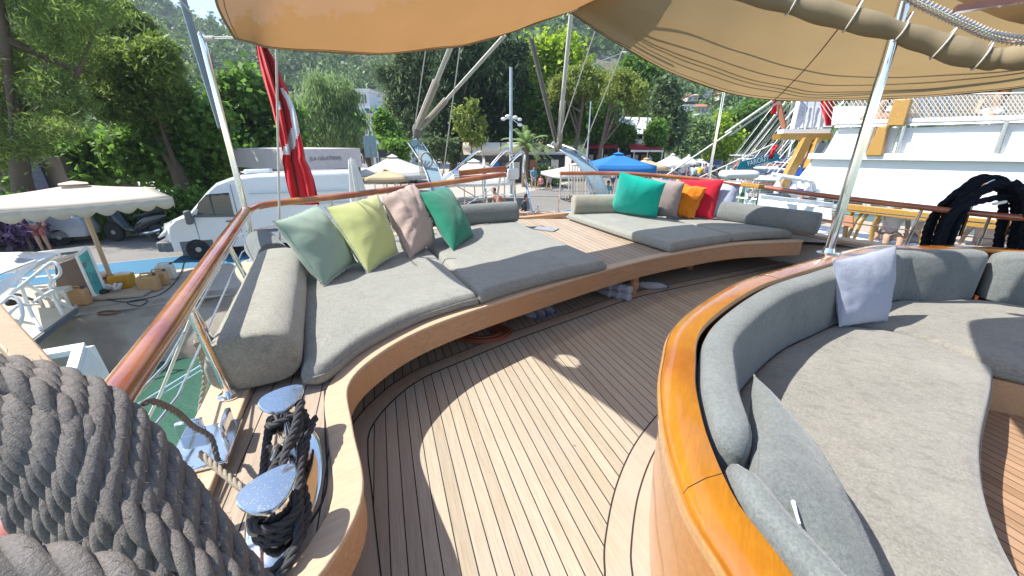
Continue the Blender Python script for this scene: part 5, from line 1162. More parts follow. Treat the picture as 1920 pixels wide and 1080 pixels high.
for k in range(3):
    u0 = 868+36*k; m = MB(); a, b = W(u0,291,y=36), W(u0+34,291,y=36); P = []
    for i in range(9):
        an = math.pi*i/8/1.15; P.append([Vector((a.x, 36-1.2*math.sin(an)*.8+1, a.z+1.0*(1-math.cos(an))*.55)), Vector((b.x, 36-1.2*math.sin(an)*.8+1, a.z+1.0*(1-math.cos(an))*.55))])
    m.grid(P); m.build('barrel_awning', [M['cream'],M['wcan'],M['cream']][k], t, smooth=60)
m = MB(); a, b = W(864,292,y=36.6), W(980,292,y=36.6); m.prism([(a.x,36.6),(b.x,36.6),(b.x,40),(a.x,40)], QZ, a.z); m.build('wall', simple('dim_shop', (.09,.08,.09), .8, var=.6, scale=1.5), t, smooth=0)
for k in range(6): m = MB(); q = W(872+19*k, 318, y=36.5); m.box(q, (.7,.06,1.3)); m.build('shop_panel', [M['terra'],M['glass'],M['wallc'],M['bcan'],M['glass'],M['wallc']][k], t, smooth=0)
t = thing('kiosk', 'dark kiosk with an orange wall panel behind the two walking people', 'kiosk', W(1030,330,y=37))
a, b = W(985,290,y=38), W(1060,290,y=38); m = MB(); m.prism([(a.x,38),(b.x,38),(b.x,41),(a.x,41)], QZ, a.z); m.build('wall', simple('dark_kiosk', (.035,.035,.045), .7, var=.5), t, smooth=0)
m = MB(); m.prism([(a.x-.3,37.5),(b.x+.3,37.5),(b.x+.3,41.2),(a.x-.3,41.2)], a.z+.003, a.z+.15); m.build('roof', simple('grey_roof',(.3,.3,.32),.7), t, smooth=0)
for k in range(3): q = W(1000+20*k, 312, y=37.9); m = MB(); m.box(q, (.7,.08,1.2)); m.build('display_panel', [M['terra'],M['ink'],M['wallc']][k], t, smooth=0)
# ================================================================ lamp posts
def lamp(label, u, vtop, y, arm=None, r_=.075, heads=False, group='street lamps on the quay'):
    p = W(u, vtop, y=y); t = thing('street_lamp', label, 'street lamp', (p.x,y,QZ), group)
    m = MB(); m.tube([Vector((p.x,y,QZ)), p], [r_, r_*.75], 10); m.lathe([(r_*2,0),(r_*2,.1),(r_,.18)], (p.x,y,QZ), 10); m.build('post', M['lampp'], t)
    if arm:
        e_ = W(*arm, y=y); m = MB(); m.tube([p, e_], .03, 6); m.build('arm', M['lampp'], t); m = MB(); m.sphere(e_, .22, 10, 6, (1.6,.6,.35)); m.build('lamp_head', M['white'], t)
    if heads:
        for du, dv in ((-14,3),(-6,-2),(8,0),(16,4),(17,14)):
            q2 = W(u+du, 220+dv, y=y-.1); m = MB(); m.sphere(q2, .14, 10, 6, (1.2,.8,.75)); m.tube([q2, W(u,222,y=y)], .025, 5); m.build('camera_head', M['white'], t)
    return t
M['lampp'] = simple('galvanised_blue_grey', (.42,.5,.53), .5)
lamp('tall blunt pole with white cameras halfway up, between the two davits', 958, 126, 27, heads=True, r_=.12)
lamp('slim street lamp whose arm reaches right toward the khaki awning', 1112, 120, 44, arm=(1170,98), r_=.09)
lamp('street lamp with a short arm right of the glass roofed restaurant', 1270, 188, 52, arm=(1305,178), r_=.09)
lamp('thin plain post in front of the hotel wing', 688, 220, 45, r_=.07)
lamp('pale green post beside the blue parasol', 1108, 190, 38, r_=.07)
# signboard and hoardings
q = W(726,288,y=29); t = thing('signboard', 'small dark board on legs in front of the hotel wing', 'sign', (q.x,29,QZ)); m = MB(); m.box(q, (1.25,.06,.55)); m.build('board', M['ink'], t); m = MB(); m.tube([q+Vector((-.5,0,0)), Vector((q.x-.5,29,QZ))], .03, 6); m.tube([q+Vector((.5,0,0)), Vector((q.x+.5,29,QZ))], .03, 6); m.build('legs', M['steel'], t)
q = W(694,275,y=30); t = thing('info_panel', 'tall blue-grey panel standing in front of the hotel', 'sign', (q.x,30,QZ)); m = MB(); m.box(q, (.9,.08,1.5)); m.build('panel', simple('blue_grey_panel',(.25,.36,.42),.5), t); m = MB(); m.tube([q, Vector((q.x,30,QZ))], .05, 6); m.build('post', M['steel'], t)
# ================================================================ people
SK = {}
def person(label, loc, pose='stand', shirt=(.6,.6,.6), pants=(.1,.1,.15), hair=(.03,.02,.015), face_to=0, s=1.0, group=None, skin=(.45,.27,.18), long_=False, legs=True, dress=False, hat=None, hands=False, reach=None, detail=1):
    t = thing('person', label, 'person', (0,0,0), group, world=False)
    key = lambda n, c: SK.setdefault((n,c), simple(n, c, .8, var=.1))
    ms, mp, mh, msk = key('cloth_'+'%d%d%d'%tuple(int(x*99) for x in shirt), shirt), key('cloth_'+'%d%d%d'%tuple(int(x*99) for x in pants), pants), key('hair', hair), key('skin', skin)
    # joints, facing +y ; pelvis at hip
    if pose == 'sit': hip = .50; kn = [(.11*q, .42, .50) for q in (-1,1)]; ft = [(.12*q,.45,.06) for q in (-1,1)]; toe = [(.12*q,.60,.03) for q in (-1,1)]
    elif pose == 'walk': hip = .93; kn = [(-.09,.16,.52),(.09,-.04,.50)]; ft = [(-.09,.22,.08),(.09,-.30,.13)]; toe = [(-.10,.36,.03),(.10,-.18,.03)]
    elif pose == 'crouch': hip = .28; kn = [(-.14,.34,.50),(.14,.34,.46)]; ft = [(-.14,.30,.07),(.14,.32,.07)]; toe = [(-.14,.44,.03),(.14,.46,.03)]
    else: hip = .94; kn = [(.09*q, .01, .50) for q in (-1,1)]; ft = [(.10*q,-.02,.08) for q in (-1,1)]; toe = [(.11*q,.12,.03) for q in (-1,1)]
    lean = {'crouch':.2,'sit':.05,'lean':.45}.get(pose, .0)
    chest = (0, lean*.55, hip+.36); neck = (0, lean*.8+.0, hip+.53); head = (0, lean*1.0+.03, hip+.68)
    sh = [(-.19, lean*.75, hip+.47), (.19, lean*.75, hip+.47)]
    if reach is None: el = [(-.26, lean*.75+.0, hip+.20), (.26, lean*.75+.02, hip+.20)]; ha = [(-.25, lean*.75+.14, hip-.02), (.25, lean*.75+.20, hip+.02)]
    else: el, ha = reach
    def skinmesh(nm, V, E, Rr, mat, parent, sub=1):
        me = bpy.data.meshes.new(nm); me.from_pydata(V, E, []); o = bpy.data.objects.new(nm, me); C.objects.link(o)
        md = o.modifiers.new('s','SKIN'); md.use_smooth_shade = True
        for i, r in enumerate(Rr): me.skin_vertices[0].data[i].radius = (r if hasattr(r,'__len__') else (r,r))
        me.skin_vertices[0].data[0].use_root = True
        ss = o.modifiers.new('u','SUBSURF'); ss.levels = ss.render_levels = sub
        dg = bpy.context.evaluated_depsgraph_get(); dg.update(); m2 = bpy.data.meshes.new_from_object(o.evaluated_get(dg)); bpy.data.objects.remove(o)
        m2.materials.clear(); m2.materials.append(mat); m2.name = nm; o2 = bpy.data.objects.new(nm, m2); C.objects.link(o2); o2.parent = parent; return o2
    V = [(0,0,hip),(0,lean*.25,hip+.18),chest,neck,head,(0,head[1]+.01,head[2]+.09)]; E = [(0,1),(1,2),(2,3),(3,4),(4,5)]; Rr = [(.15,.11),(.13,.10),(.15,.11),.055,(.085,.10),.065]
    for q in (0,1):
        b = len(V); V += [sh[q], el[q], ha[q]]; E += [(2,b),(b,b+1),(b+1,b+2)]; Rr += [.06,.042,.03]
        if hands:
            d = (Vector(ha[q])-Vector(el[q])).normalized(); x = d.cross(Vector((0,0,1))).normalized(); y_ = x.cross(d)
            pc = Vector(ha[q])+d*.07; c0_ = len(V); V.append(tuple(pc)); E.append((b+2,c0_)); Rr.append((.038,.016))
            for k, (o_, L_) in enumerate(((-.03,.055),(-.011,.07),(.011,.066),(.03,.05))):
                f0 = len(V); V += [tuple(pc+x*o_+d*.03), tuple(pc+x*o_*1.2+d*(.03+L_)-y_*.02)]; E += [(c0_,f0),(f0,f0+1)]; Rr += [.010,.008]
            f0 = len(V); V.append(tuple(Vector(ha[q])+d*.05+x*.065)); E.append((b+2,f0)); Rr.append(.011)
        if legs:
            b = len(V); hx = (-.09 if q == 0 else .09, 0, hip-.03); V += [hx, kn[q], ft[q], toe[q]]; E += [(0,b),(b,b+1),(b+1,b+2),(b+2,b+3)]; Rr += [.095,.06,.04,.035]
    skinmesh('body', V, E, Rr, msk, t, 1 if not hands else 2)
    # shirt
    V = [(0,0,hip-.02),(0,lean*.25,hip+.18),chest,(0,neck[1]*.9,neck[2]-.06)]; E = [(0,1),(1,2),(2,3)]; Rr = [(.175,.13),(.155,.12),(.175,.13),.08]
    for q in (0,1):
        b = len(V); m_ = Vector(sh[q]).lerp(Vector(el[q]), .95 if long_ else .65); V += [sh[q], tuple(m_)]; E += [(2,b),(b,b+1)]; Rr += [.082,.07 if not long_ else .055]
        if long_: V.append(tuple(Vector(el[q]).lerp(Vector(ha[q]),.85))); E.append((b+1,b+2)); Rr.append(.045)
    if dress: V.append((0,.02,hip-.42)); E.append((0,len(V)-1)); Rr.append((.24,.19))
    skinmesh('shirt', V, E, Rr, ms, t)
    if legs and not dress:
        V = [(0,0,hip+.03)]; E = []; Rr = [(.165,.125)]
        for q in (0,1):
            b = len(V); hx = Vector((-.095 if q == 0 else .095, 0, hip-.05)); V += [tuple(hx), tuple(hx.lerp(Vector(kn[q]),.85))]; E += [(0,b),(b,b+1)]; Rr += [.11,.085]
        skinmesh('trousers', V, E, Rr, mp, t)
    m = MB(); hc = Vector(head)+Vector((0,-.015,.065)); m.sphere(hc, .105, 12, 8, (.92,1.0,1.0)); 
    if long_ or dress: m.sphere(hc+Vector((0,-.06,-.12)), .075, 10, 6, (1,.6,1.5))
    for i, v in enumerate(m.v):
        v = Vector(v)
        if v.y > hc.y+.03 and v.z < hc.z+.045: m.v[i] = tuple(Vector((v.x*.9, hc.y+.03, v.z)))
    m.build('hair', mh, t, smooth=180)
    m = MB(); m.sphere(Vector(head)+Vector((0,.105,.035)), .014, 6, 4, (1,1,1.6)); 
    m.build('nose', msk, t, smooth=180)
    m = MB(); [m.sphere(Vector(head)+Vector((q*.033,.088,.05)), .011, 6, 4) for q in (-1,1)]; m.build('eyes', M['ink'], t, smooth=180)
    m = MB(); m.box(Vector(head)+Vector((0,.088,-.005)), (.045,.01,.008)); m.build('mouth', simple('lips',(.35,.12,.1),.6), t)
    if hat: m = MB(); m.lathe([(.17,.0),(.17,.012),(.10,.02),(.10,.09),(.05,.12)], Vector(head)+Vector((0,-.01,.09)), 14); m.build('hat', simple('hat',hat,.8), t)
    t.location = loc; t.rotation_euler = (0,0,face_to); t.scale = (s,s,s); return t
def gp(u, v, y=None): return W(u, v, z=QZ) if y is None else Vector((W(u,v,y=y).x, y, QZ))
person('person in a light blue shirt walking on the quay, left of the shrub', gp(1000,362,31), 'walk', (.10,.32,.55), (.45,.45,.45), face_to=R(200), long_=False)
person('person in a white shirt and pinkish trousers walking right of the one in blue', gp(1029,364,30), 'walk', (.72,.72,.74), (.55,.40,.42), face_to=R(20), hair=(.5,.45,.3))
person('small seated person in pink between the two walking people', gp(1014,360,31.5), 'sit', (.65,.25,.28), (.4,.2,.2), face_to=R(150), s=.8)
person('dark haired person in black sitting by the foot of the gangway', Vector((.42,17.5,QZ+.25)), 'crouch', (.02,.02,.025), (.03,.03,.035), face_to=R(-100), long_=True)
person('person in a rust red top bending behind the round stern bolster', Vector((-.35,16.5,QZ)), 'lean', (.45,.12,.06), (.12,.1,.1), face_to=R(120))
person('person in a pale grey top and bare legs standing under the cream parasol', gp(86,466,12.6)+Vector((0,0,0)), 'stand', (.42,.44,.44), (.35,.12,.1), face_to=R(200))
person('person in turquoise seated behind the right davit', gp(1140,350,24), 'sit', (.1,.5,.55), (.2,.2,.25), face_to=R(180))
crowd = 'people strolling by the cafe umbrellas'
cw = [(1192,318,34,(.7,.35,.3),'in a salmon shirt just right of the blue parasol'),(1206,317,35,(.7,.7,.7),'in white under the small cream parasol'),(1218,318,36,(.06,.06,.09),'in black right of the small cream parasol'),(1262,316,37,(.75,.75,.75),'in white left of the farther white parasol'),(1268,318,36,(.06,.07,.15),'in navy under the octagonal parasol'),(1281,318,35,(.65,.65,.7),'in pale grey under the farther white parasol'),
      (1290,317,37,(.35,.06,.12),'in maroon right of the octagonal parasol'),(1300,322,33,(.35,.6,.65),'in pale turquoise beside the thin steel pole'),(1312,320,34,(.7,.6,.05),'in yellow beside the thin steel pole'),(1322,320,35,(.5,.4,.5),'in mauve right of the one in yellow'),(1150,330,30,(.75,.75,.75),'in white behind the stern rail posts'),(1235,316,38,(.5,.3,.2),'in brown between the small cream and the octagonal parasols'),(776,345,17,(.6,.62,.6),'in pale grey behind the mauve pillow')]
for k, (u, v, y, c_, lb) in enumerate(cw): person('distant person '+lb, gp(u, v, y), ('stand','walk')[k%2], c_, (.08+.3*(k%3==0),.1,.15), face_to=R(40*k), group=crowd)
# ================================================================ vehicles
M['tyre'] = simple('tyre_rubber', (.025,.025,.027), .8); M['rim'] = simple('alloy_rim', (.45,.46,.47), .35, metal=.6); M['vanw'] = simple('white_car_paint', (.74,.76,.78), .25, var=.03, coat=.6); M['plast'] = simple('grey_bumper_plastic', (.13,.14,.15), .6)
M['lampg'] = simple('headlight_glass', (.6,.62,.64), .12, metal=.4); M['cglass'] = simple('car_window', (.03,.04,.05), .05, spec=1)
def wheel(t, x, y, r, w_=.22, name='wheel'):
    Mx = Matrix.Rotation(R(90),3,'X'); m = MB(); m.lathe([(r*.62,-w_/2),(r*.92,-w_/2),(r,-w_/4),(r,w_/4),(r*.92,w_/2),(r*.62,w_/2)], (x,y,r), 24, Mx); wh = m.build(name, M['tyre'], t)
    m = MB(); m.lathe([(r*.1,-w_*.52),(r*.55,-w_*.45),(r*.63,-w_*.5),(r*.63,w_*.5),(r*.55,w_*.45),(r*.1,w_*.52)], (x,y,r), 20, Mx)
    for k in range(5): a = k*1.2566; 
    m.build('rim', M['rim'], wh)
def carbody(t, prof, hw, mat, roundx=.25, name='body'):       # side profile points (x,z) closed; lofted across the width
    m = MB(); rows = []; cx = sum(p[0] for p in prof)/len(prof); zmax = max(p[1] for p in prof)
    for q, (yy, kx, kz) in enumerate(((-1,.97,.965),(-.96,.985,.985),(-.85,1,1),(0,1.006,1.005),(.85,1,1),(.96,.985,.985),(1,.97,.965))):
        row = []
        for x, z in prof:
            ti = 1-.10*max(0,(z-1.0)/max(.3,zmax-1.0))
            fx = x; 
            if x < roundx*2: fx = x + roundx*(abs(yy)**3)*(1-x/(roundx*2))
            row.append(Vector((cx+(fx-cx)*kx, yy*hw*ti, .3+(z-.3)*kz)))
        row.append(row[0]); rows.append(row)
    m.grid(rows); n = len(prof); m.add(rows[0][:n], [tuple(range(n-1,-1,-1))]); m.add(rows[-1][:n], [tuple(range(n))])
    o = m.build(name, mat, t, smooth=28); bm = bmesh.new(); bm.from_mesh(o.data); bmesh.ops.recalc_face_normals(bm, faces=bm.faces); bm.to_mesh(o.data); bm.free(); return o
def side(t, name, pts, y, mat, th=.02, tilt=0, parent=None):      # a flat piece on the side of a car: (x,z) outline
    m = MB(); a = [Vector((x, y + tilt*(z-1.0), z)) for x, z in pts]; n = len(a); o_ = Vector((0,th,0)); m.add([p-o_ for p in a]+[p+o_ for p in a], [tuple(range(n)), tuple(range(2*n-1,n-1,-1))]+[(i,n+i,n+(i+1)%n,(i+1)%n) for i in range(n)])
    o = m.build(name, mat, parent or t, smooth=0); bm = bmesh.new(); bm.from_mesh(o.data); bmesh.ops.recalc_face_normals(bm, faces=bm.faces); bm.to_mesh(o.data); bm.free(); return o
van = thing('delivery_van', 'white high-roofed panel van parked behind the port rail', 'van', (0,0,0), world=False)
carbody(van, [(.02,.35),(0,.62),(.03,.92),(.12,1.12),(.55,1.32),(.95,1.45),(1.55,2.08),(1.85,2.34),(2.3,2.5),(3,2.56),(5.75,2.58),(5.88,2.5),(5.95,.4),(5.7,.35)], 1.0, M['vanw'], .3)
side(van, 'side_window', [(1.12,1.42),(1.30,1.78),(1.55,2.02),(2.15,2.05),(2.15,1.35)], -.965, M['cglass'], .03, .06)
side(van, 'window_sill_trim', [(1.05,1.36),(1.12,1.44),(2.2,1.36),(2.2,1.30)], -.975, M['plast'], .03)
m = MB(); m.plate([Vector((.98,-.8,1.48)), Vector((.98,.8,1.48)), Vector((1.62,.72,2.12)), Vector((1.62,-.72,2.12))], .03); m.build('windscreen', M['cglass'], van)
m = MB(); m.box((.18,0,.5), (.5,1.9,.32)); m.box((.35,-.93,.5),(.55,.12,.34)); m.build('bumper', M['plast'], van, bevel=.06)
m = MB(); m.plate([Vector((.03,-.86,.78)), Vector((.10,-.60,.80)), Vector((.22,-.66,1.16)), Vector((.52,-.93,1.26)), Vector((.30,-.96,.95))], .06); m.build('headlight', M['lampg'], van)
m = MB(); m.box((1.0,-1.1,1.38), (.16,.22,.42)); m.build('wing_mirror', M['plast'], van, bevel=.05)
for x_ in (2.24, 1.08): side(van, 'door_seam', [(x_,.5),(x_,2.3 if x_ > 2 else 1.36),(x_+.015,2.3 if x_ > 2 else 1.36),(x_+.015,.5)], -.985, M['plast'], .012)
side(van, 'panel_seam', [(2.7,2.0),(5.6,2.0),(5.6,1.985),(2.7,1.985)], -.965, M['lampp'], .02); side(van, 'panel_seam', [(2.7,1.6),(5.6,1.6),(5.6,1.585),(2.7,1.585)], -.975, M['lampp'], .02); side(van, 'side_rub_strip', [(2.5,.85),(5.0,.85),(5.0,.75),(2.5,.75)], -.985, M['plast'], .03)
wheel(van, .98, -.9, .35); wheel(van, 4.9, -.9, .35); wheel(van, .98, .9, .35); wheel(van, 4.9, .9, .35)
m = MB(); m.box((2.0,-1.0,1.18), (.2,.05,.04)); m.build('door_handle', M['plast'], van)
m = MB(); m.box((1.62,-.98,1.72), (.03,.05,.62)); m.build('quarter_window_bar', M['plast'], van)
for yy_ in (-.25,.25): m = MB(); m.box((.06,yy_,.98), (.08,.42,.10)); m.build('grille_slot', M['plast'], van, bevel=.02)
m = MB(); m.box((-.09,0,.5), (.02,.5,.11)); m.build('number_plate', M['white'], van)
m = MB(); m.box((2.9,0,2.62), (.75,.6,.14)); m.build('roof_vent', M['vanw'], van, bevel=.05)
m = MB(); m.box((.98,-.985,.42), (.86,.05,.44)); m.build('wheel_arch', M['plast'], van, bevel=.02)
van.location = (-11.2,12.35,QZ); van.rotation_euler = (0,0,R(21.7))
def car(label, loc, rz, col, s=1.0):
    t = thing('parked_car', label, 'car', (0,0,0), 'cars parked beyond the quay', world=False); mt = simple('car_paint', col, .25, var=.03, coat=.6)
    carbody(t, [(.05,.3),(0,.6),(.1,.78),(1.1,.95),(1.85,1.42),(2.9,1.46),(3.75,1.05),(4.15,.98),(4.25,.6),(4.2,.3)], .86, mt, .25)
    for y_ in (-.84,.84): side(t, 'side_window', [(1.3,.98),(1.9,1.35),(2.85,1.38),(3.45,1.05)], y_*.95, M['cglass'], .03)
    m = MB(); m.plate([Vector((1.15,-.7,.98)), Vector((1.15,.7,.98)), Vector((1.82,.62,1.41)), Vector((1.82,-.62,1.41))], .03); m.build('windscreen', M['cglass'], t)
    for x_ in (.8,3.4):
        for y_ in (-.75,.75): wheel(t, x_, y_, .31)
    for y_ in (-.6,.6): m = MB(); m.box((.06,y_,.68), (.08,.3,.14)); m.build('headlight', M['lampg'], t, bevel=.02)
    t.location = loc; t.rotation_euler = (0,0,rz); return t
car('white car parked behind the wide white parasol', gp(700,300,36), R(10), (.7,.72,.75)); car('dark blue car by the blue-grey panel in front of the hotel', gp(675,292,38), R(15), (.03,.05,.10))
car('dark blue car parked under the trees above the harbour', gp(1338,300,48), R(60), (.02,.03,.08)); car('white car parked right of the dark blue one above the harbour', gp(1300,306,42), R(60), (.65,.68,.7)); car('red car half hidden behind the harbour boats', gp(1392,300,50), R(50), (.55,.08,.04))
car('silver car parked behind the seated people at the left edge', Vector((-19.8,13.2,QZ)), R(20), (.45,.47,.5))
def scooter(label, loc, rz, col, wind=True):
    t = thing('motor_scooter', label, 'scooter', (0,0,0), 'scooters parked by the cafe', world=False); mt = simple('scooter_paint', col, .25, var=.05, coat=.5)
    wheel(t, .25, 0, .28, .12); wheel(t, 1.55, 0, .27, .14)
    m = MB(); m.tube(crom([Vector((.25,0,.28)), Vector((.36,0,.6)), Vector((.5,0,.95)), Vector((.55,0,1.08))],4), .035, 8); m.tube([Vector((.55,-.32,1.1)), Vector((.5,0,1.06)), Vector((.55,.32,1.1))], .018, 6); m.build('fork_and_handlebar', M['plast'], t)
    m = MB(); P = []
    for x, zc, hw, hh in ((.18,.62,.03,.04),(.28,.72,.13,.16),(.42,.78,.2,.28),(.55,.66,.19,.30),(.72,.38,.16,.10),(.95,.33,.17,.08),(1.1,.48,.17,.2),(1.35,.60,.16,.2),(1.7,.70,.12,.12),(1.95,.78,.04,.04)):
        P.append([Vector((x, hw*math.cos(a), zc+hh*math.sin(a))) for a in [k*math.pi/8 for k in range(17)]])
    m.grid(P); m.build('bodywork', mt, t, smooth=60)
    m = MB(); P = []
    for x, zc, hw, hh in ((.98,.72,.06,.03),(1.08,.76,.14,.06),(1.35,.80,.15,.06),(1.55,.88,.13,.07),(1.85,.93,.09,.05),(1.9,.93,.02,.02)): P.append([Vector((x, hw*math.cos(a), zc+hh*math.sin(a))) for a in [k*math.pi/8 for k in range(17)]])
    m.grid(P); m.build('seat', M['tyre'], t, smooth=60)
    m = MB(); m.sphere((.22,0,.86), .09, 10, 6, (.6,1.3,.8)); m.build('headlight', M['lampg'], t)
    if wind: m = MB(); m.plate([Vector((.38,-.18,1.05)), Vector((.38,.18,1.05)), Vector((.5,.14,1.35)), Vector((.5,-.14,1.35))], .01); m.build('windshield', M['cglass'], t)
    m = MB(); m.tube([Vector((1.1,-.16,.25)), Vector((1.5,-.2,.3)), Vector((1.8,-.2,.38))], .05, 8); m.build('exhaust', M['chrome'], t)
    t.location = loc; t.rotation_euler = (0,0,rz); return t
sc0 = scooter('black motor scooter parked before the hedge between the parasol and the van', gp(206,452,14.3), R(2), (.02,.025,.03)); sc0.scale = (1.25,)*3
scooter('dark scooter parked under the warm cream parasol', gp(770,352,16.5), R(60), (.05,.06,.07)); scooter('silver scooter parked under the warm cream parasol', gp(797,352,16.5), R(70), (.4,.42,.43))
# hoardings behind the scooter
t = thing('poster_board', 'maroon poster board with white lettering behind the scooter', 'poster', gp(290,420,16.2)); a, b = W(268,420,y=16.2), W(312,388,y=16.2)
m = MB(); m.box(((a.x+b.x)/2,16.2,(a.z+b.z)/2+.12), (b.x-a.x,.06,b.z-a.z+.25)); m.build('board', simple('maroon_print',(.16,.03,.045),.6), t); m = MB()
for k, (w__, h__) in enumerate(((.5,.05),(.7,.09),(.8,.12),(.6,.04),(.85,.07))): m.box(((a.x+b.x)/2, 16.155, b.z+.06-.20*k), (w__*(b.x-a.x)*.95,.015,h__))
m.build('printed_lines', M['wink'], t)
m = MB(); m.box((a.x-.06,16.15,(a.z+b.z)/2-.05), (.13,.1,b.z-a.z+.6)); m.build('white_post', M['white'], t)
t = thing('banner_fence', 'long white hoarding with dark portrait pictures behind the van nose', 'hoarding', gp(350,430,16.8)); a, b = W(306,432,y=16.6), W(430,378,y=16.9)
m = MB(); m.box(((a.x+b.x)/2,16.8,(a.z+b.z)/2), (b.x-a.x,.06,b.z-a.z)); m.build('banner', M['white'], t)
for u in (327,395): q = W(u,401,y=16.7); m = MB(); m.box(q, (.95,.05,1.05)); m.build('picture', simple('dark_picture',(.10,.06,.06),.5,var=1.2,scale=2.5), t)
q = W(360,394,y=16.7); m = MB(); m.tube(crom([q+Vector((.16*math.cos(a)*(.6+.4*(k%2)),0,.2*math.sin(a))) for k, a in enumerate([j*.9 for j in range(9)])],4), .012, 5); m.build('emblem', M['ink'], t)
t = thing('low_wall', 'low grey kerb wall below the hedge behind the scooter', 'wall', (-17,12.5,QZ)); m = MB(); m.beam((-23,12.1,QZ+.18),(-12.5,16.4,QZ+.18),.3,.36); m.build('wall', M['quay'], t)
q = W(60,330,y=18); t = thing('shop_wall', 'dim pinkish building wall with a dark blue board under the feathery pine', 'building', (q.x,18,QZ)); m = MB(); m.prism([(q.x-7,18),(q.x+.9,18.6),(q.x+.9,22),(q.x-7,22)], QZ, q.z+.8); m.build('wall', simple('dim_pink_wall',(.25,.2,.19),.9), t); m = MB(); m.box((q.x-.25,18.25,q.z-.1), (1.1,.08,1.7)); m.build('board', simple('blue_board',(.03,.05,.12),.5,var=.8,scale=4), t)
for k, u in enumerate((10,48)):
    bush('purple flowering clump at the left edge under the cream parasol' if k == 0 else 'smaller purple flower clump beside the person in the pale grey top', (gp(u,440,12.8).x, 12.8, QZ+.75), (.9,.6,.65), 3500, 'purple', .07, 60+k) if LM.setdefault('purple', leafmat('purple_flower', (.04,.03,.07), (.20,.12,.26))) else None
# ================================================================ things on the quay edge
BEI = simple('beige_plastic', (.52,.30,.13), .5, var=.15); WPL = simple('dirty_white_plastic', (.66,.62,.54), .5, var=.12)
def px_on(u, v, z=QZ): return W(u, v, z=z)
def can(label, u, v, w_, h_, rz, mat, cap=None):
    p = px_on(u, v); t = thing('jerrycan', label, 'jerrycan', p, 'jerrycans on the quay edge'); Mz = Matrix.Rotation(rz,3,'Z'); m = MB(); m.box(p+Vector((0,0,h_/2)), (w_,w_*.62,h_), Mz); m.build('can_body', mat, t, bevel=.05)
    m = MB(); m.tube([p+Mz@Vector((-w_*.3,0,h_-.01)), p+Mz@Vector((-w_*.25,0,h_+.06)), p+Mz@Vector((w_*.2,0,h_+.06)), p+Mz@Vector((w_*.25,0,h_-.01))], .018, 6); m.build('handle', mat, t); m = MB(); m.lathe([(.035,0),(.035,.05)], p+Mz@Vector((w_*.38,0,h_)), 10); m.build('cap', cap or M['ink'], t); return t
can('squarish tan jerrycan standing left of the poster stand', 154, 572, .36, .40, .3, BEI); can('large tan jerrycan right of the yellow box', 284, 545, .42, .40, .35, BEI); can('second tan jerrycan behind the large one', 303, 535, .38, .38, .5, BEI); can('dirty white jerrycan, rightmost on the quay edge', 316, 524, .40, .42, .5, WPL)
p = px_on(194, 541); t = thing('paint_bucket', 'white round bucket with a red band behind the parasol pole', 'bucket', p); m = MB(); m.lathe([(.17,0),(.20,.36),(.215,.37),(.215,.40)], p, 22); m.build('bucket', WPL, t); m = MB(); m.lathe([(.196,.27),(.203,.33)], p, 22); m.build('red_band', simple('red_print',(.5,.03,.03),.5), t)
p = px_on(234, 538); t = thing('storage_box', 'yellow box with red print right of the parasol pole', 'box', p); Mz = Matrix.Rotation(.3,3,'Z'); m = MB(); m.box(p+Vector((0,0,.17)), (.44,.3,.34), Mz); m.build('box', simple('amber_box',(.62,.33,.02),.5), t, bevel=.015); m = MB(); m.box(p+Mz@Vector((0,-.155,.18)), (.24,.01,.03), Mz); m.box(p+Mz@Vector((0,-.155,.12)), (.18,.01,.02), Mz); m.build('print', simple('red_print2',(.5,.1,.03),.5), t); m = MB(); m.box(p+Mz@Vector((.05,.02,.36)), (.3,.14,.05), Mz); m.build('lid_flap', M['white'], t)
p = px_on(222, 556); t = thing('wooden_board', 'weathered board lying at the foot of the parasol pole', 'board', p); m = MB(); m.box(p+Vector((0,0,.06)), (1.25,.5,.07), Matrix.Rotation(.25,3,'Z')); m.build('board', M['teak'], t, bevel=.01)
p = px_on(216, 552)+Vector((0,0,.1)); m = MB(); rnd = random.Random(4); m.tube(crom([p+Vector((rnd.uniform(-.2,.2),rnd.uniform(-.12,.12),rnd.uniform(0,.2))) for _ in range(16)],5), .03, 6); tag(m.build('tangled_net', M['wcan']), 'crumpled white net bundle on the weathered board', 'net')
p = px_on(186, 556); m = MB(); m.sphere(p+Vector((0,0,.12)), .2, 10, 6, (1.3,.8,.6)); tag(m.build('dark_bag', M['tyre']), 'dark bag lying left of the crumpled white net', 'bag')
# folding crate
p = px_on(118, 582); t = thing('plastic_crate', 'pale plastic stool crate with X-shaped openings beside the tan jerrycan', 'crate', p); Mz = Matrix.Rotation(.5,3,'Z'); m = MB()
for sx in (-1,1):
    for sy in (-1,1): m.box(p+Mz@Vector((sx*.2,sy*.15,.24)), (.05,.05,.48), Mz)
for z_ in (.03,.45):
    for sy in (-1,1): m.box(p+Mz@Vector((0,sy*.15,z_)), (.42,.045,.07), Mz)
    for sx in (-1,1): m.box(p+Mz@Vector((sx*.2,0,z_)), (.045,.3,.07), Mz)
m.build('frame', WPL, t, bevel=.006); m = MB(); m.box(p+Vector((0,0,.49)), (.46,.34,.04), Mz); m.build('lid', WPL, t, bevel=.01)
m = MB()
for sy in (-1,1): m.beam(p+Mz@Vector((-.18,sy*.15,.07)), p+Mz@Vector((.18,sy*.15,.42)), .03, .03); m.beam(p+Mz@Vector((-.18,sy*.152,.42)), p+Mz@Vector((.18,sy*.152,.07)), .03, .03)
m.build('cross_braces', WPL, t)
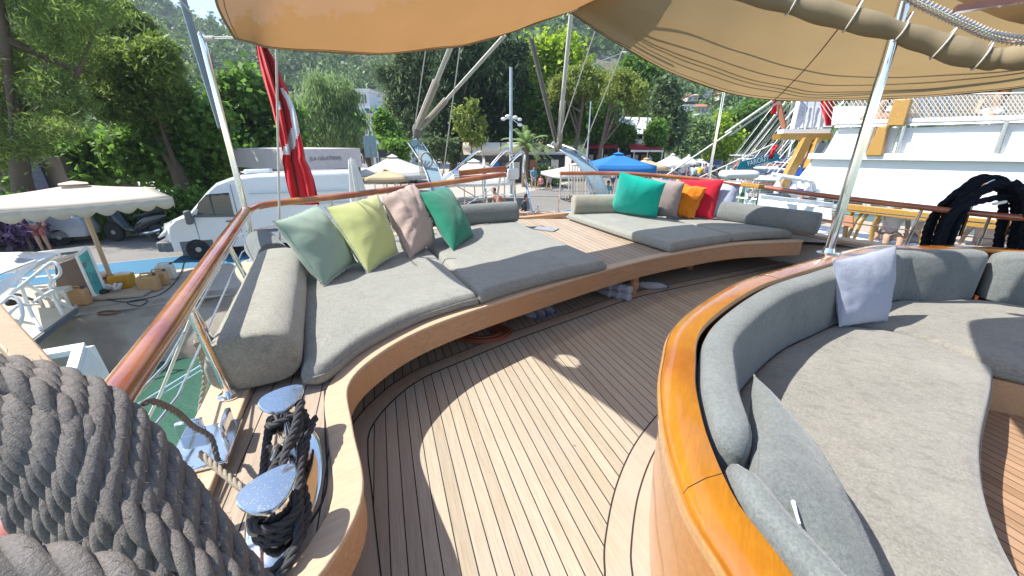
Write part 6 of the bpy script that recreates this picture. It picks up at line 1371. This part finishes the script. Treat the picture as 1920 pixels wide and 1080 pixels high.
# brown counter panel, teal poster stand
p = px_on(140, 560); t = thing('counter', 'brown backed counter with a white top bar behind the tan jerrycan', 'counter', p); yb = 8.9
def quadpx(pts, th, name, mat, par): m = MB(); m.plate([W(u,v,y=yy) for u,v,yy in pts], th); return m.build(name, mat, par, smooth=0)
quadpx([(104,497,8.4),(146,482,8.6),(168,545,8.55),(150,560,8.45),(108,560,8.3)], .05, 'panel', simple('brown_panel',(.20,.14,.11),.8), t)
quadpx([(5,487,9.4),(5,481,9.4),(160,461,9.4),(162,468,9.4)], .08, 'top_bar', M['white'], t); quadpx([(95,490,8.8),(80,500,8.5),(145,480,8.6),(150,474,8.9)], .05, 'top_board', M['wallc'], t)
for u, v0, v1 in ((20,486,530),(75,478,520),(110,474,500)): m = MB(); m.tube([W(u,v0,y=9.35), Vector((W(u,v0,y=9.35).x, 9.35, QZ))], .03, 6); m.build('leg', M['white'], t)
t = thing('poster_stand', 'white framed display stand with teal pictures leaning by the parasol pole', 'stand', px_on(178,553)); P4 = [(144,479,8.55),(163,464,8.75),(198,548,8.75),(178,556,8.5)]
quadpx(P4, .04, 'board', simple('teal_print',(.08,.42,.40),.4,var=.6,scale=3), t)
m = MB(); c4 = [W(u,v,y=yy) for u,v,yy in P4]
for i in range(4): m.beam(c4[i], c4[(i+1)%4], .05, .06)
m.build('frame', M['white'], t)
for k, s_ in enumerate((.22,.42,.60)):
    a = c4[0].lerp(c4[3], s_); b = c4[1].lerp(c4[2], s_); c_ = c4[1].lerp(c4[2], s_+.12); d_ = c4[0].lerp(c4[3], s_+.12); m = MB(); o_ = Vector((.01,-.03,0)); m.plate([a.lerp(b,.2)+o_, a.lerp(b,.8)+o_, d_.lerp(c_,.8)+o_, d_.lerp(c_,.2)+o_], .02); m.build('picture', simple('brown_photo',(.12,.14,.13),.5,var=1.0,scale=9), t)
# white slanted canopy and gangway of the next boat
t = thing('boat_canopy', 'white peaked canopy of a small boat at the left edge, grey underneath', 'canopy', W(30,500,y=7.0))
quadpx([(-40,476,8.0),(58,473,8.2),(108,476,7.6),(72,492,7.2),(-40,476,8.0)][:4], .03, 'canopy_top', M['white'], t); quadpx([(108,476,7.6),(70,492,7.1),(-40,548,6.2),(-40,585,6.0),(50,512,6.9)], .03, 'canopy_edge', M['white'], t)
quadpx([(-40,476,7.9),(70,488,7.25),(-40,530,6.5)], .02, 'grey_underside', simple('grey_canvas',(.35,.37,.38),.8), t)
t = thing('quay_gangplank', 'pale gangplank with bent white tube handrails at the left edge', 'gangplank', W(60,620,y=6.4)); m = MB(); m.plate([W(-60,610,y=6.6), W(60,580,y=7.5), W(142,580,y=7.5), W(40,655,y=6.0), W(-60,720,y=5.0)], .08); m.build('plank', simple('pale_deck',(.6,.52,.38),.7), t)
m = MB(); m.beam(W(142,582,y=7.5), W(40,660,y=5.95), .08, .1); m.build('dark_edge', M['plast'], t)
for pts in ([(0,565,6.4),(35,540,6.6),(75,508,6.9),(98,492,7.1),(110,500,7.1),(112,515,7.1),(95,528,7.05),(96,545,7.05),(118,590,7.1)], [(36,528,6.7),(50,565,6.7),(60,590,6.6),(78,620,6.4)], [(40,528,6.7),(85,552,7.0),(135,578,7.4)], [(60,568,6.7),(100,545,7.0),(110,560,7.1)], [(0,570,6.2),(20,555,6.4),(36,565,6.4),(42,590,6.3),(34,615,6.2)], [(0,590,6.1),(25,600,6.2),(65,608,6.5)], [(0,612,6.0),(30,575,6.4),(60,572,6.6)]):
    m = MB(); m.tube(crom([W(u,v,y=yy) for u,v,yy in pts], 6), .028, 8); m.build('tube_rail', M['white'], t)
m = MB(); [m.sphere(W(u,v,y=yy), .09, 8, 6) for u,v,yy in ((20,568,8.2),(60,575,8.4))]; m.tube(crom([W(u,v,y=8.2) for u,v in ((5,560),(30,552),(55,560),(80,572),(50,585),(15,580))],5), .03, 6); tag(m.build('black_bicycle_parts' if False else 'cable_heap', M['tyre']), 'heap of dark cables and gear behind the gangplank rails', 'cables')
p = W(205,588,z=QZ+.02); m = MB(); m.tube([p+Vector((.22*math.cos(a),.12*math.sin(a),.01)) for a in [k*.35 for k in range(19)]], .014, 6); m.tube([p+Vector((-.05+.2*math.cos(a),.02+.1*math.sin(a),.02)) for a in [k*.35 for k in range(19)]], .012, 6); tag(m.build('mooring_ring', simple('rusty_iron',(.16,.07,.04),.8)), 'rusty iron mooring ring lying on the quay edge', 'ring')
m = MB(); m.tube(crom([W(u,v,z=QZ+.03) for u,v in ((180,556),(230,566),(275,562),(262,574),(240,566),(300,552),(335,520),(345,490))],6), .012, 5); tag(m.build('power_cable', M['tyre']), 'thin dark cable snaking along the quay edge past the jerrycans', 'cable')
# white framed box over the water, spar
t = thing('boarding_platform', 'white open frame platform with a square hole over the water, lower left', 'platform', W(120,680,y=4.8)); cz2 = -1.15
o4 = [W(u,v,z=cz2) for u,v in ((52,660),(158,642),(140,705),(0,740))]; cc = sum(o4, Vector((0,0,0)))/4; i4 = [cc+(p-cc)*.62 for p in o4]
m = MB(); n4 = 4
for k in range(4):
    a,b,c_,d_ = o4[k], o4[(k+1)%4], i4[(k+1)%4], i4[k]; lo = Vector((0,0,-.08)); m.add([a,b,c_,d_,a+lo,b+lo,c_+lo,d_+lo], [(0,1,2,3),(7,6,5,4),(0,4,5,1),(3,2,6,7)])
m.build('frame', M['white'], t, smooth=0)
m = MB(); [m.beam(p+Vector((0,0,-.08)), p+Vector((.12,-.05,-.9)), .14, .1) for p in (o4[1], o4[2])]; m.plate([o4[1]+Vector((0,0,-.08)), o4[2]+Vector((0,0,-.08)), o4[2]+Vector((.1,0,-.4)), o4[1]+Vector((.1,0,-.4))], .05); m.build('side_panel', M['white'], t)
m = MB(); m.beam(W(-40,568,d=2.2), W(98,722,d=2.0), .115, .08); t2 = tag(m.build('wooden_spar', M['beam'], None, bevel=.01), 'pale varnished wooden spar crossing the lower left corner above the rope hank', 'spar')
# ================================================================ neighbouring boat
nb = thing('neighbouring_boat', 'large white boat moored alongside at the right, yellow varnished trim and white side screens', 'boat', (8,8,0))
def yl(u): return 9.0 + (6.5-9.0)*(u-1530)/(1920-1530)       # its side runs away to the left
qA, qB = W(1530,300,y=9.0), W(1920,303,y=6.5); qn = Vector((-(qB.y-qA.y), qB.x-qA.x, 0)).normalized()      # the upright plane of its side, qn points away from us
def Q(u, v, dy=0):
    r_ = Vector(ray(u, v)); k = ((qA - Vector((0,0,CAMZ))).dot(qn) + dy)/r_.dot(qn); return Vector((0,0,CAMZ)) + r_*k
def qp(pts, th, name, mat, dy=0, par=nb): m = MB(); m.plate([Q(u,v,dy) for u,v in pts], th); return m.build(name, mat, par, smooth=0)
M['gel'] = simple('white_gelcoat', (.80,.81,.82), .6, var=.02, spec=.2)
qp([(1526,298),(2120,305),(2120,470),(1485,350)], .06, 'lower_side_panel', M['gel'])
m = MB(); m.beam(Q(1518,293,-.06), Q(2120,298,-.06), .16, .12); m.build('cap_moulding', M['gel'], nb, bevel=.01)
qp([(1573,240),(1640,240),(1622,290),(1546,288)], .04, 'upper_screen', M['gel'], .03)
qp([(1690,240),(1880,234),(1862,292),(1672,290)], .04, 'upper_screen', M['gel'], .03); qp([(1893,233),(2120,226),(2120,294),(1874,292)], .04, 'upper_screen', M['gel'], .03)
qp([(1668,240),(1686,240),(1668,290),(1650,290)], .04, 'upper_screen', M['gel'], .03)
m = MB(); m.tube([Q(1566,231,-.03), Q(1700,227,-.03), Q(1880,222,-.03), Q(2120,214,-.03)], .045, 10); m.build('top_rail', M['gel'], nb)
m = MB(); m.tube([Q(1566,238,-.06), Q(1880,230,-.06), Q(2120,222,-.06)], .02, 8); m.build('lower_top_rail', M['steel'], nb)
for a, b in (((1697,232),(1680,292)),((1888,228),(1863,294)),((1640,236),(1622,292))): m = MB(); m.tube([Q(*a,-.07), Q(*b,-.07)], .032, 8); m.build('screen_post', M['steel'], nb)
for pts in ([(1664,236),(1697,236),(1711,186),(1679,186)], [(1624,292),(1656,292),(1666,238),(1650,236)]): m = MB(); a = [Q(u,v,-.12) for u,v in pts]; m.plate(a, .14); m.build('wooden_bracket', M['yel'], nb, bevel=.015)
# netting over the top rail
m = MB(); t0, t1 = 1562, 2100
for k in range(64):
    u = t0+(t1-t0)*k/63
    for du in (-34,34): m.tube([Q(u,228,.1), Q(u+du,178,.1)], .007, 4, cap=False)
m.tube([Q(1562,180,.1), Q(2100,172,.1)], .014, 5); net = m.build('safety_net', M['line'], nb)
m = MB()
for k in range(4): m.tube(crom([Q(1716+k*18,168,.25), Q(1728+k*18,200,.25), Q(1735+k*20,228,.2)],4), .03, 6)
m.build('net_post', M['steel'], nb)
qp([(1600,190),(2100,160),(2100,235),(1600,235)], .1, 'wheelhouse_front', simple('dim_wheelhouse',(.22,.19,.16),.8,var=.7,scale=2.5), 2.2)
qp([(1555,200),(1700,198),(1700,235),(1555,235)], .05, 'white_locker', M['gel'], 1.6)
# yellow band, brackets below it
m = MB(); m.beam(Q(1588,389,-.05), Q(2120,450,-.05), .10, .16); m.build('varnished_band', M['yel'], nb, bevel=.01)
for u in (1600,1650,1745): m = MB(); P = [Q(u,395+(u-1600)*.1,-.04), Q(u-12,420+(u-1600)*.1,-.04), Q(u-18,450+(u-1600)*.1,-.04)]; m.tube(crom(P,5), [.05]*11, 8, squash=.6); m.build('curved_bracket', M['yel'], nb)
for u in (1618,1630): m = MB(); m.tube(crom([Q(u,398,-.02), Q(u-14,415,-.02), Q(u-30,450,-.02)],5), .03, 8); m.build('curved_bracket', M['yel'], nb)
qp([(1420,372),(1560,392),(1560,412),(1420,388)], .06, 'side_deck', M['gel'], -.3); qp([(1430,381),(1600,406),(1600,425),(1430,400)], .05, 'orange_plank', simple('orange_plank',(.55,.25,.14),.5), -.25)
m = MB(); a, b = Q(1450,470,-.1), Q(2120,520,-.1); m.add([(a.x,a.y,-.45),(b.x,b.y,-.5),(b.x,b.y,-2.9),(a.x,a.y,-2.9),(a.x+1.2,a.y+.8,-.45),(b.x+1.2,b.y+.8,-.5)], [(0,3,2,1),(0,1,5,4)]); m.build('hull', M['gel'], nb, smooth=0)
m = MB(); a, b = Q(1440,400), Q(2120,470); m.prism([(a.x,a.y),(b.x,b.y),(b.x+4.5,b.y+2.9),(a.x+4.5,a.y+2.9)], -.9, -.8); m.build('deck', M['teak'], nb, smooth=0)
# stern platform of varnished wood on the left of it
t = nb; m = MB(); m.prism([(p.x,p.y) for p in (W(1462,262,y=9.6), W(1558,262,y=9.4), W(1558,262,y=9.4)+Vector((.5,1.1,0)), W(1462,262,y=9.6)+Vector((.5,1.1,0)))], W(1500,262,y=9.5).z, W(1500,250,y=9.5).z); m.build('roof_slab', M['yel'], nb, smooth=0)
m = MB(); m.prism([(p.x,p.y) for p in (W(1468,250,y=9.7), W(1556,250,y=9.5), W(1556,250,y=9.5)+Vector((.5,1.0,0)), W(1468,250,y=9.7)+Vector((.5,1.0,0)))], W(1500,250,y=9.5).z+.004, W(1500,241,y=9.5).z); m.build('white_roof_top', M['gel'], nb, smooth=0)
for a, b, w_ in (((1512,262),(1466,352),.20),((1532,262),(1514,316),.13)): m = MB(); m.beam(W(*a,y=9.5), W(*b,y=9.2), w_, .14, up=(0,1,0)); m.build('leaning_post', M['yel'], nb, bevel=.01)
m = MB(); m.plate([W(1534,268,y=9.3), W(1552,268,y=9.3), W(1522,340,y=9.0), W(1502,340,y=9.1)], .05); m.build('smoked_screen', simple('smoked_screen',(.16,.19,.21),.3), nb)
m = MB(); m.tube([W(1448,327,y=9.0), W(1525,340,y=8.8)], .045, 8); m.build('baluster_rail', M['gel'], nb)
for u, v in ((1455,330),(1484,334),(1512,338)):
    p = W(u, v+32, y=8.9); h_ = W(u,v,y=8.9).z-p.z; m = MB(); m.lathe([(.05,0),(.05,.04),(.09,h_*.35),(.04,h_*.7),(.06,h_*.85),(.05,h_)], p, 12); m.build('baluster', M['gel'], nb)
m = MB(); m.beam(W(1425,368,y=8.8), W(1560,384,y=8.5), .1, .08); m.build('baluster_base', M['gel'], nb)
p = W(1500,362,y=9.6); m = MB(); m.lathe([(.22,0),(.25,.3),(.22,.6)], p, 16); tag(m.build('drum', simple('blue_plastic_drum',(.01,.07,.35),.4)), 'blue drum standing behind the white balusters of the neighbouring boat', 'drum')
# its white net sail, red flag and wooden mast
m = MB(); m.plate([W(1487,240,y=10.3), W(1560,238,y=10.2), W(1556,188,y=10.6), W(1497,188,y=10.6)], .02); sn = m.build('net_panel', simple('pale_net_cloth',(.62,.65,.68),.8,var=.25,scale=14), nb); m = MB(); m.tube([W(1485,242,y=10.25), W(1500,180,y=10.55)], .05, 8); m.build('net_panel_spar', M['gel'], nb)
for k in range(3): m = MB(); m.tube([W(1506+k*16,238,y=10.2), W(1514+k*15,188,y=10.5)], .015, 5); m.build('net_line', M['plast'], nb)
m = MB(); P = []
for i in range(10):
    s_ = i/9; row = []
    for j in range(9):
        q = j/8; u = 1534+14*s_+ q*(32-22*s_); row.append(W(u, 180+56*s_, y=9.9+.06*math.sin(q*9+s_*3)))
    P.append(row)
m.grid(P); o = m.build('flag', fm, None, smooth=180); s_ = o.modifiers.new('s','SOLIDIFY'); s_.thickness = .004; tag(o, 'red flag hanging above the white screens of the neighbouring boat', 'flag')
m = MB(); m.tube([W(1470,240,y=11), W(1458,186,y=11.2), W(1452,150,y=11.4)], .07, 8); tag(m.build('wooden_mast', M['terra']), 'short orange wooden mast left of the white net panel', 'mast')
m = MB(); m.plate([W(1446,214,y=11.1), W(1455,214,y=11.1), W(1457,186,y=11.1), W(1450,190,y=11.1)], .02); tag(m.build('flag', fm), 'small red flag under the khaki awning left of the orange mast', 'flag')
# people aboard
person('person in a pink top with dark hair standing behind the smoked screen', W(1518,350,y=9.9)-Vector((0,0,.72)), 'stand', (.65,.3,.33), (.1,.3,.35), face_to=R(140), hair=(.02,.015,.012))
person('person in a white T-shirt sitting below the yellow band of the neighbouring boat', Vector((Q(1668,430).x+.35, Q(1668,430).y+.35, -.74)), 'sit', (.66,.62,.62), (.3,.28,.27), face_to=R(150), hair=(.06,.03,.02), s=.95, hands=True)
person('person in a pale grey shirt sitting right of the one in the white T-shirt', Vector((Q(1730,430).x+.45, Q(1730,430).y+.45, -.72)), 'sit', (.50,.46,.47), (.2,.2,.22), face_to=R(190), s=.95, hands=True)
person('person partly hidden by the navy rope hank on the neighbouring boat', Vector((Q(1850,440).x+.5, Q(1850,440).y+.4, -.75)), 'sit', (.5,.35,.3), (.5,.42,.38), face_to=R(120), s=.95)
pA = Q(1862,222,.35)
person('person with brown hair bending over the top rail under the khaki awning', Vector((pA.x,pA.y,pA.z-1.30)), 'stand', (.62,.6,.58), (.2,.2,.2), hair=(.16,.07,.03), face_to=R(60), hands=True, reach=([(-.30,.18,1.30),(.42,.10,1.42)],[(-.20,.40,1.25),(.62,.02,1.58)]))
pB = Q(1645,232,.5); person('person leaning a tanned arm on the top rail beside the wooden bracket', Vector((pB.x,pB.y,pB.z-1.25)), 'stand', (.55,.3,.2), (.2,.2,.2), face_to=R(150), hands=True, reach=([(-.30,.12,1.25),(.34,.10,1.25)],[(-.35,.36,1.22),(.30,.38,1.24)]))
# ================================================================ navy rope hank over the chrome hoop
hp = [W(1800,442,y=3.75), W(1818,395,y=3.72), W(1840,352,y=3.7), W(1870,336,y=3.68), W(1900,345,y=3.66), W(1906,372,y=3.66), W(1885,440,y=3.68)]
m = MB(); m.tube(crom(hp, 6), .014, 10); m.build('chrome_hoop', M['chrome'], boat)
mb = MB(); rnd = random.Random(2)
for k in range(13):
    a, b = rnd.uniform(-1,1), rnd.uniform(-1,1); o_ = lambda s_: Vector((a*.13*s_, b*.16*s_, a*b*.02)); du = a*24
    ropemb(crom([W(1752+du*.8,480,y=3.8)+Vector((0,b*.14,0)), W(1768+du,425,y=3.78)+Vector((0,b*.15,0)), W(1798+du*.9,378-a*10,y=3.74)+Vector((0,b*.13,0)), W(1842+du*.3,354-a*19,y=3.7)+Vector((0,b*.1,0)), W(1880,350-a*17,y=3.66)+Vector((0,b*.1,0)), W(1908-a*8,366-a*12,y=3.62)+Vector((0,b*.1,0))], 6), .026, mb=mb, n=6)
for k in range(10):
    a, b = rnd.uniform(-1,1), rnd.uniform(-1,1); ropemb(crom([W(1885,346-a*8,y=3.6)+Vector((0,b*.1,0)), W(1905+a*14,366,y=3.56)+Vector((0,b*.1,0)), W(1912+a*28,410,y=3.56)+Vector((0,b*.12,0)), W(1900+a*30,480,y=3.6)+Vector((0,b*.12,0))], 6), .026, mb=mb, n=6)
tag(mb.build('mooring_rope', M['navy'], None, smooth=180), 'thick navy blue rope hank hung over a chrome hoop at the right edge', 'rope')
m = MB(); m.beam(W(1862,383,y=3.5), W(1886,378,y=3.5), .02, .02); tag(m.build('whipping_tape', M['white']), 'short white tape band on the navy rope hank', 'tape')
# ================================================================ boats in the harbour beyond
M['teal'] = simple('teal_trim', (.12,.42,.42), .5); M['navyb'] = simple('navy_cover', (.02,.04,.10), .7)
def moored(label, stern, ang, L, hull, trim, mast=9, cabin=True, cover=None):
    t = thing('moored_boat', label, 'boat', (0,0,0), 'boats moored along the quay', world=False); m = MB(); P = []
    for i in range(13):
        s_ = i/12; wd = L*.15*(1-max(0,(s_-.45)/.55)**2.2)*(.85+.15*min(1,s_*4)); zz = .75+.55*s_**2; x = L*s_
        P.append([Vector((x-.0,-wd,zz)), Vector((x,-wd*.9,.1)), Vector((x-.1*L*s_,0,-.6)), Vector((x,wd*.9,.1)), Vector((x,wd,zz))])
    m.grid(P); h_ = m.build('hull', hull, t, smooth=60)
    m = MB(); m.add([p for r in P for p in (r[0]-Vector((0,0,.12)), r[4]-Vector((0,0,.12)))], [(2*i,2*i+1,2*i+3,2*i+2) for i in range(12)]); m.build('deck', M['teak'], t, smooth=0)
    m = MB(); m.plate([P[0][0], P[0][1], P[0][3], P[0][4]], .05); m.build('transom', hull, t)
    m = MB()
    for q in (0,4): m.tube([r[q]+Vector((0,0,.0)) for r in P], .05, 6); 
    m.build('rubbing_strake', trim, t)
    m = MB()
    for q in (0,4):
        for i in range(0,13,2): m.tube([P[i][q], P[i][q]+Vector((0,0,.6))], .02, 5, cap=False)
        for z_ in (.3,.6): m.tube([r[q]+Vector((0,0,z_)) for r in P], .016, 5, cap=False)
    m.build('guard_rails', M['steel'], t)
    if cabin:
        m = MB(); m.box((L*.38,0,1.25), (L*.36,L*.19,.9)); c_ = m.build('cabin', M['gel'], t, bevel=.12)
        for k in range(4):
            for s_ in (-1,1): m = MB(); m.box((L*.25+L*.085*k, s_*L*.0955, 1.35), (L*.055,.03,.3)); m.build('window', M['cglass'], c_)
        m = MB(); m.box((L*.13,0,2.25), (L*.24,L*.24,.07)); m.build('sun_roof', cover or M['wcan'], t, bevel=.02)
        m = MB(); [m.tube([Vector((x,y_,.8)), Vector((x,y_,2.22))], .025, 6) for x in (L*.03,L*.23) for y_ in (-L*.1,L*.1)]; m.build('roof_posts', M['steel'], t)
    m = MB(); m.tube([Vector((L*.5,0,.7)), Vector((L*.5,0,mast))], [.09,.05], 8); m.build('mast', M['gel'] if L < 13 else M['beam'], t)
    m = MB(); m.tube([Vector((L*.48,0,2.4)), Vector((L*.12,0,2.6))], .07, 8); m.build('boom', M['navyb'], t)
    m = MB(); top = Vector((L*.5,0,mast-.2))
    for e_ in ((L*1.0,0,1.3),(0,-L*.1,.8),(0,L*.1,.8),(L*.45,-L*.14,.8),(L*.45,L*.14,.8),(L*.55,-L*.14,.9),(L*.55,L*.14,.9),(L*.85,0,1.1)): m.tube([top, Vector(e_)], .02, 4, cap=False)
    m.build('rigging', M['steel'], t)
    for k in range(3): m = MB(); m.sphere((L*(.2+.25*k), -L*.155, .35), .2, 8, 8, (.7,.7,1.5)); m.build('fender', M['white'], t)
    t.location = (stern[0], stern[1], -2.6); t.rotation_euler = (0,0,ang); return t
hu = [(M['gel'],M['teal']),(M['gel'],M['navyb']),(simple('teal_hull',(.25,.5,.5),.35),M['gel']),(M['gel'],M['rail']),(simple('varnished_hull',(.4,.2,.08),.35),M['gel'])]
spots = [((13.5,22.5),-.5,11,0,10,None,'nearest white yacht with teal trim behind the yellow block of the stern rail'),((16.2,27),-.48,12,1,12,M['navyb'],'white yacht with navy trim and navy sun roof, second beyond the stern rail'),((18.8,31.5),-.46,11,2,11,None,'pale teal hulled yacht in the middle of the moored row'),((21.2,36.5),-.44,13,3,13,M['terra'],'white yacht with a terracotta sun roof in the middle of the moored row'),
         ((23.6,41.5),-.44,12,0,12,None,'white yacht with teal trim farther down the moored row'),((26.2,47),-.42,13,4,13,None,'varnished wooden boat near the far end of the moored row'),((29,53),-.42,12,1,12,M['navyb'],'far white yacht with navy roof near the end of the moored row'),((32,60),-.4,13,0,13,None,'farthest white yacht at the end of the moored row')]
for st_, an, L, h_, ms_, cv, lb in spots: moored(lb, st_, an, L, hu[h_][0], hu[h_][1], ms_, True, cv)
# many stays of the row rising to the upper right
for k in range(9):
    m = MB(); m.tube([W(1352+k*14,345-k*9,y=17+k*2.4), W(1475+k*9,192,y=15+k*2.0)], .022, 4); tag(m.build('stay_line', M['line']), 'pale stay over the harbour, %s of the fan rising to the upper right' % ('lowest','second lowest','third lowest','fourth lowest','middle','fourth highest','third highest','second highest','highest')[k], 'line', 'stays over the harbour')
for lb, a, b, y_, r_ in (('upper of the two thick white ropes slanting over the green trees', (1360,250), (1462,180), 9, .03), ('lower of the two thick white ropes slanting over the green trees', (1368,254), (1470,184), 9, .022), ('long pale rope crossing low in front of the parked cars', (1225,345), (1372,246), 9, .02), ('pale rope crossing behind the thin steel pole just above the rail', (1240,365), (1450,270), 9, .015)):
    m = MB(); m.tube([W(*a,y=y_), W(*b,y=y_-.5)], r_, 6); tag(m.build('mooring_line', M['line']), lb, 'line')
# teal banner with lettering
t = thing('banner', 'teal banner reading FAROUT stretched between the harbour boats', 'banner', W(1420,305,y=15)); ba = [W(1380,318,y=15), W(1388,303,y=15), W(1458,287,y=15.2), W(1462,300,y=15.2), W(1400,317,y=15)]
m = MB(); m.plate([ba[0],ba[1],ba[2],ba[3],ba[4]], .02); m.build('banner_cloth', simple('teal_banner',(.0,.25,.32),.6), t)
a, b = W(1402,308,y=14.93), W(1440,296,y=14.98); d = b-a; tx = text('lettering', 'FAROUT', (a+b)/2+Vector((0,-.02,0)), (math.pi/2-.05, -math.atan2(d.z, d.x), 0), .25, M['wink'], t, sx=.8)
a, b = W(1416,313,y=14.93), W(1440,305,y=14.98); tx = text('small_lettering', 'HOLIDAYS', (a+b)/2+Vector((0,-.02,0)), (math.pi/2-.05, -math.atan2(d.z, d.x), 0), .13, M['wink'], t, sx=.8)
m = MB(); P = [[W(1450+6*q+10*(i/6)*-1, 272+26*i/6, y=14.6+.1*math.sin(i+q*3)) for q in (0,.5,1,1.5)] for i in range(7)]; m.grid(P); o = m.build('flag', fm); s_ = o.modifiers.new('s','SOLIDIFY'); s_.thickness = .004; tag(o, 'small crimson flag hanging at the right end of the teal banner', 'flag')
p = W(1385,327,y=11.5); m = MB(); m.box(p, (1.0,.5,.22)); tag(m.build('liferaft_canister', M['gel'], None, bevel=.1), 'white rounded liferaft canister below the teal banner', 'canister')
# ================================================================ air
def haze():
    m = bpy.data.materials.new('pale_air'); m.use_nodes = True; t = m.node_tree; t.nodes.clear(); o = t.nodes.new('ShaderNodeOutputMaterial'); v = t.nodes.new('ShaderNodeVolumePrincipled')
    v.inputs['Color'].default_value = (.75,.86,1,1); v.inputs['Density'].default_value = .0004; v.inputs['Anisotropy'].default_value = .3; t.links.new(v.outputs[0], o.inputs['Volume'])
    b = MB(); b.box((0,270,60), (1500,1180,132)); o_ = b.build('haze', m, None, smooth=0); o_['kind'] = 'stuff'
haze()
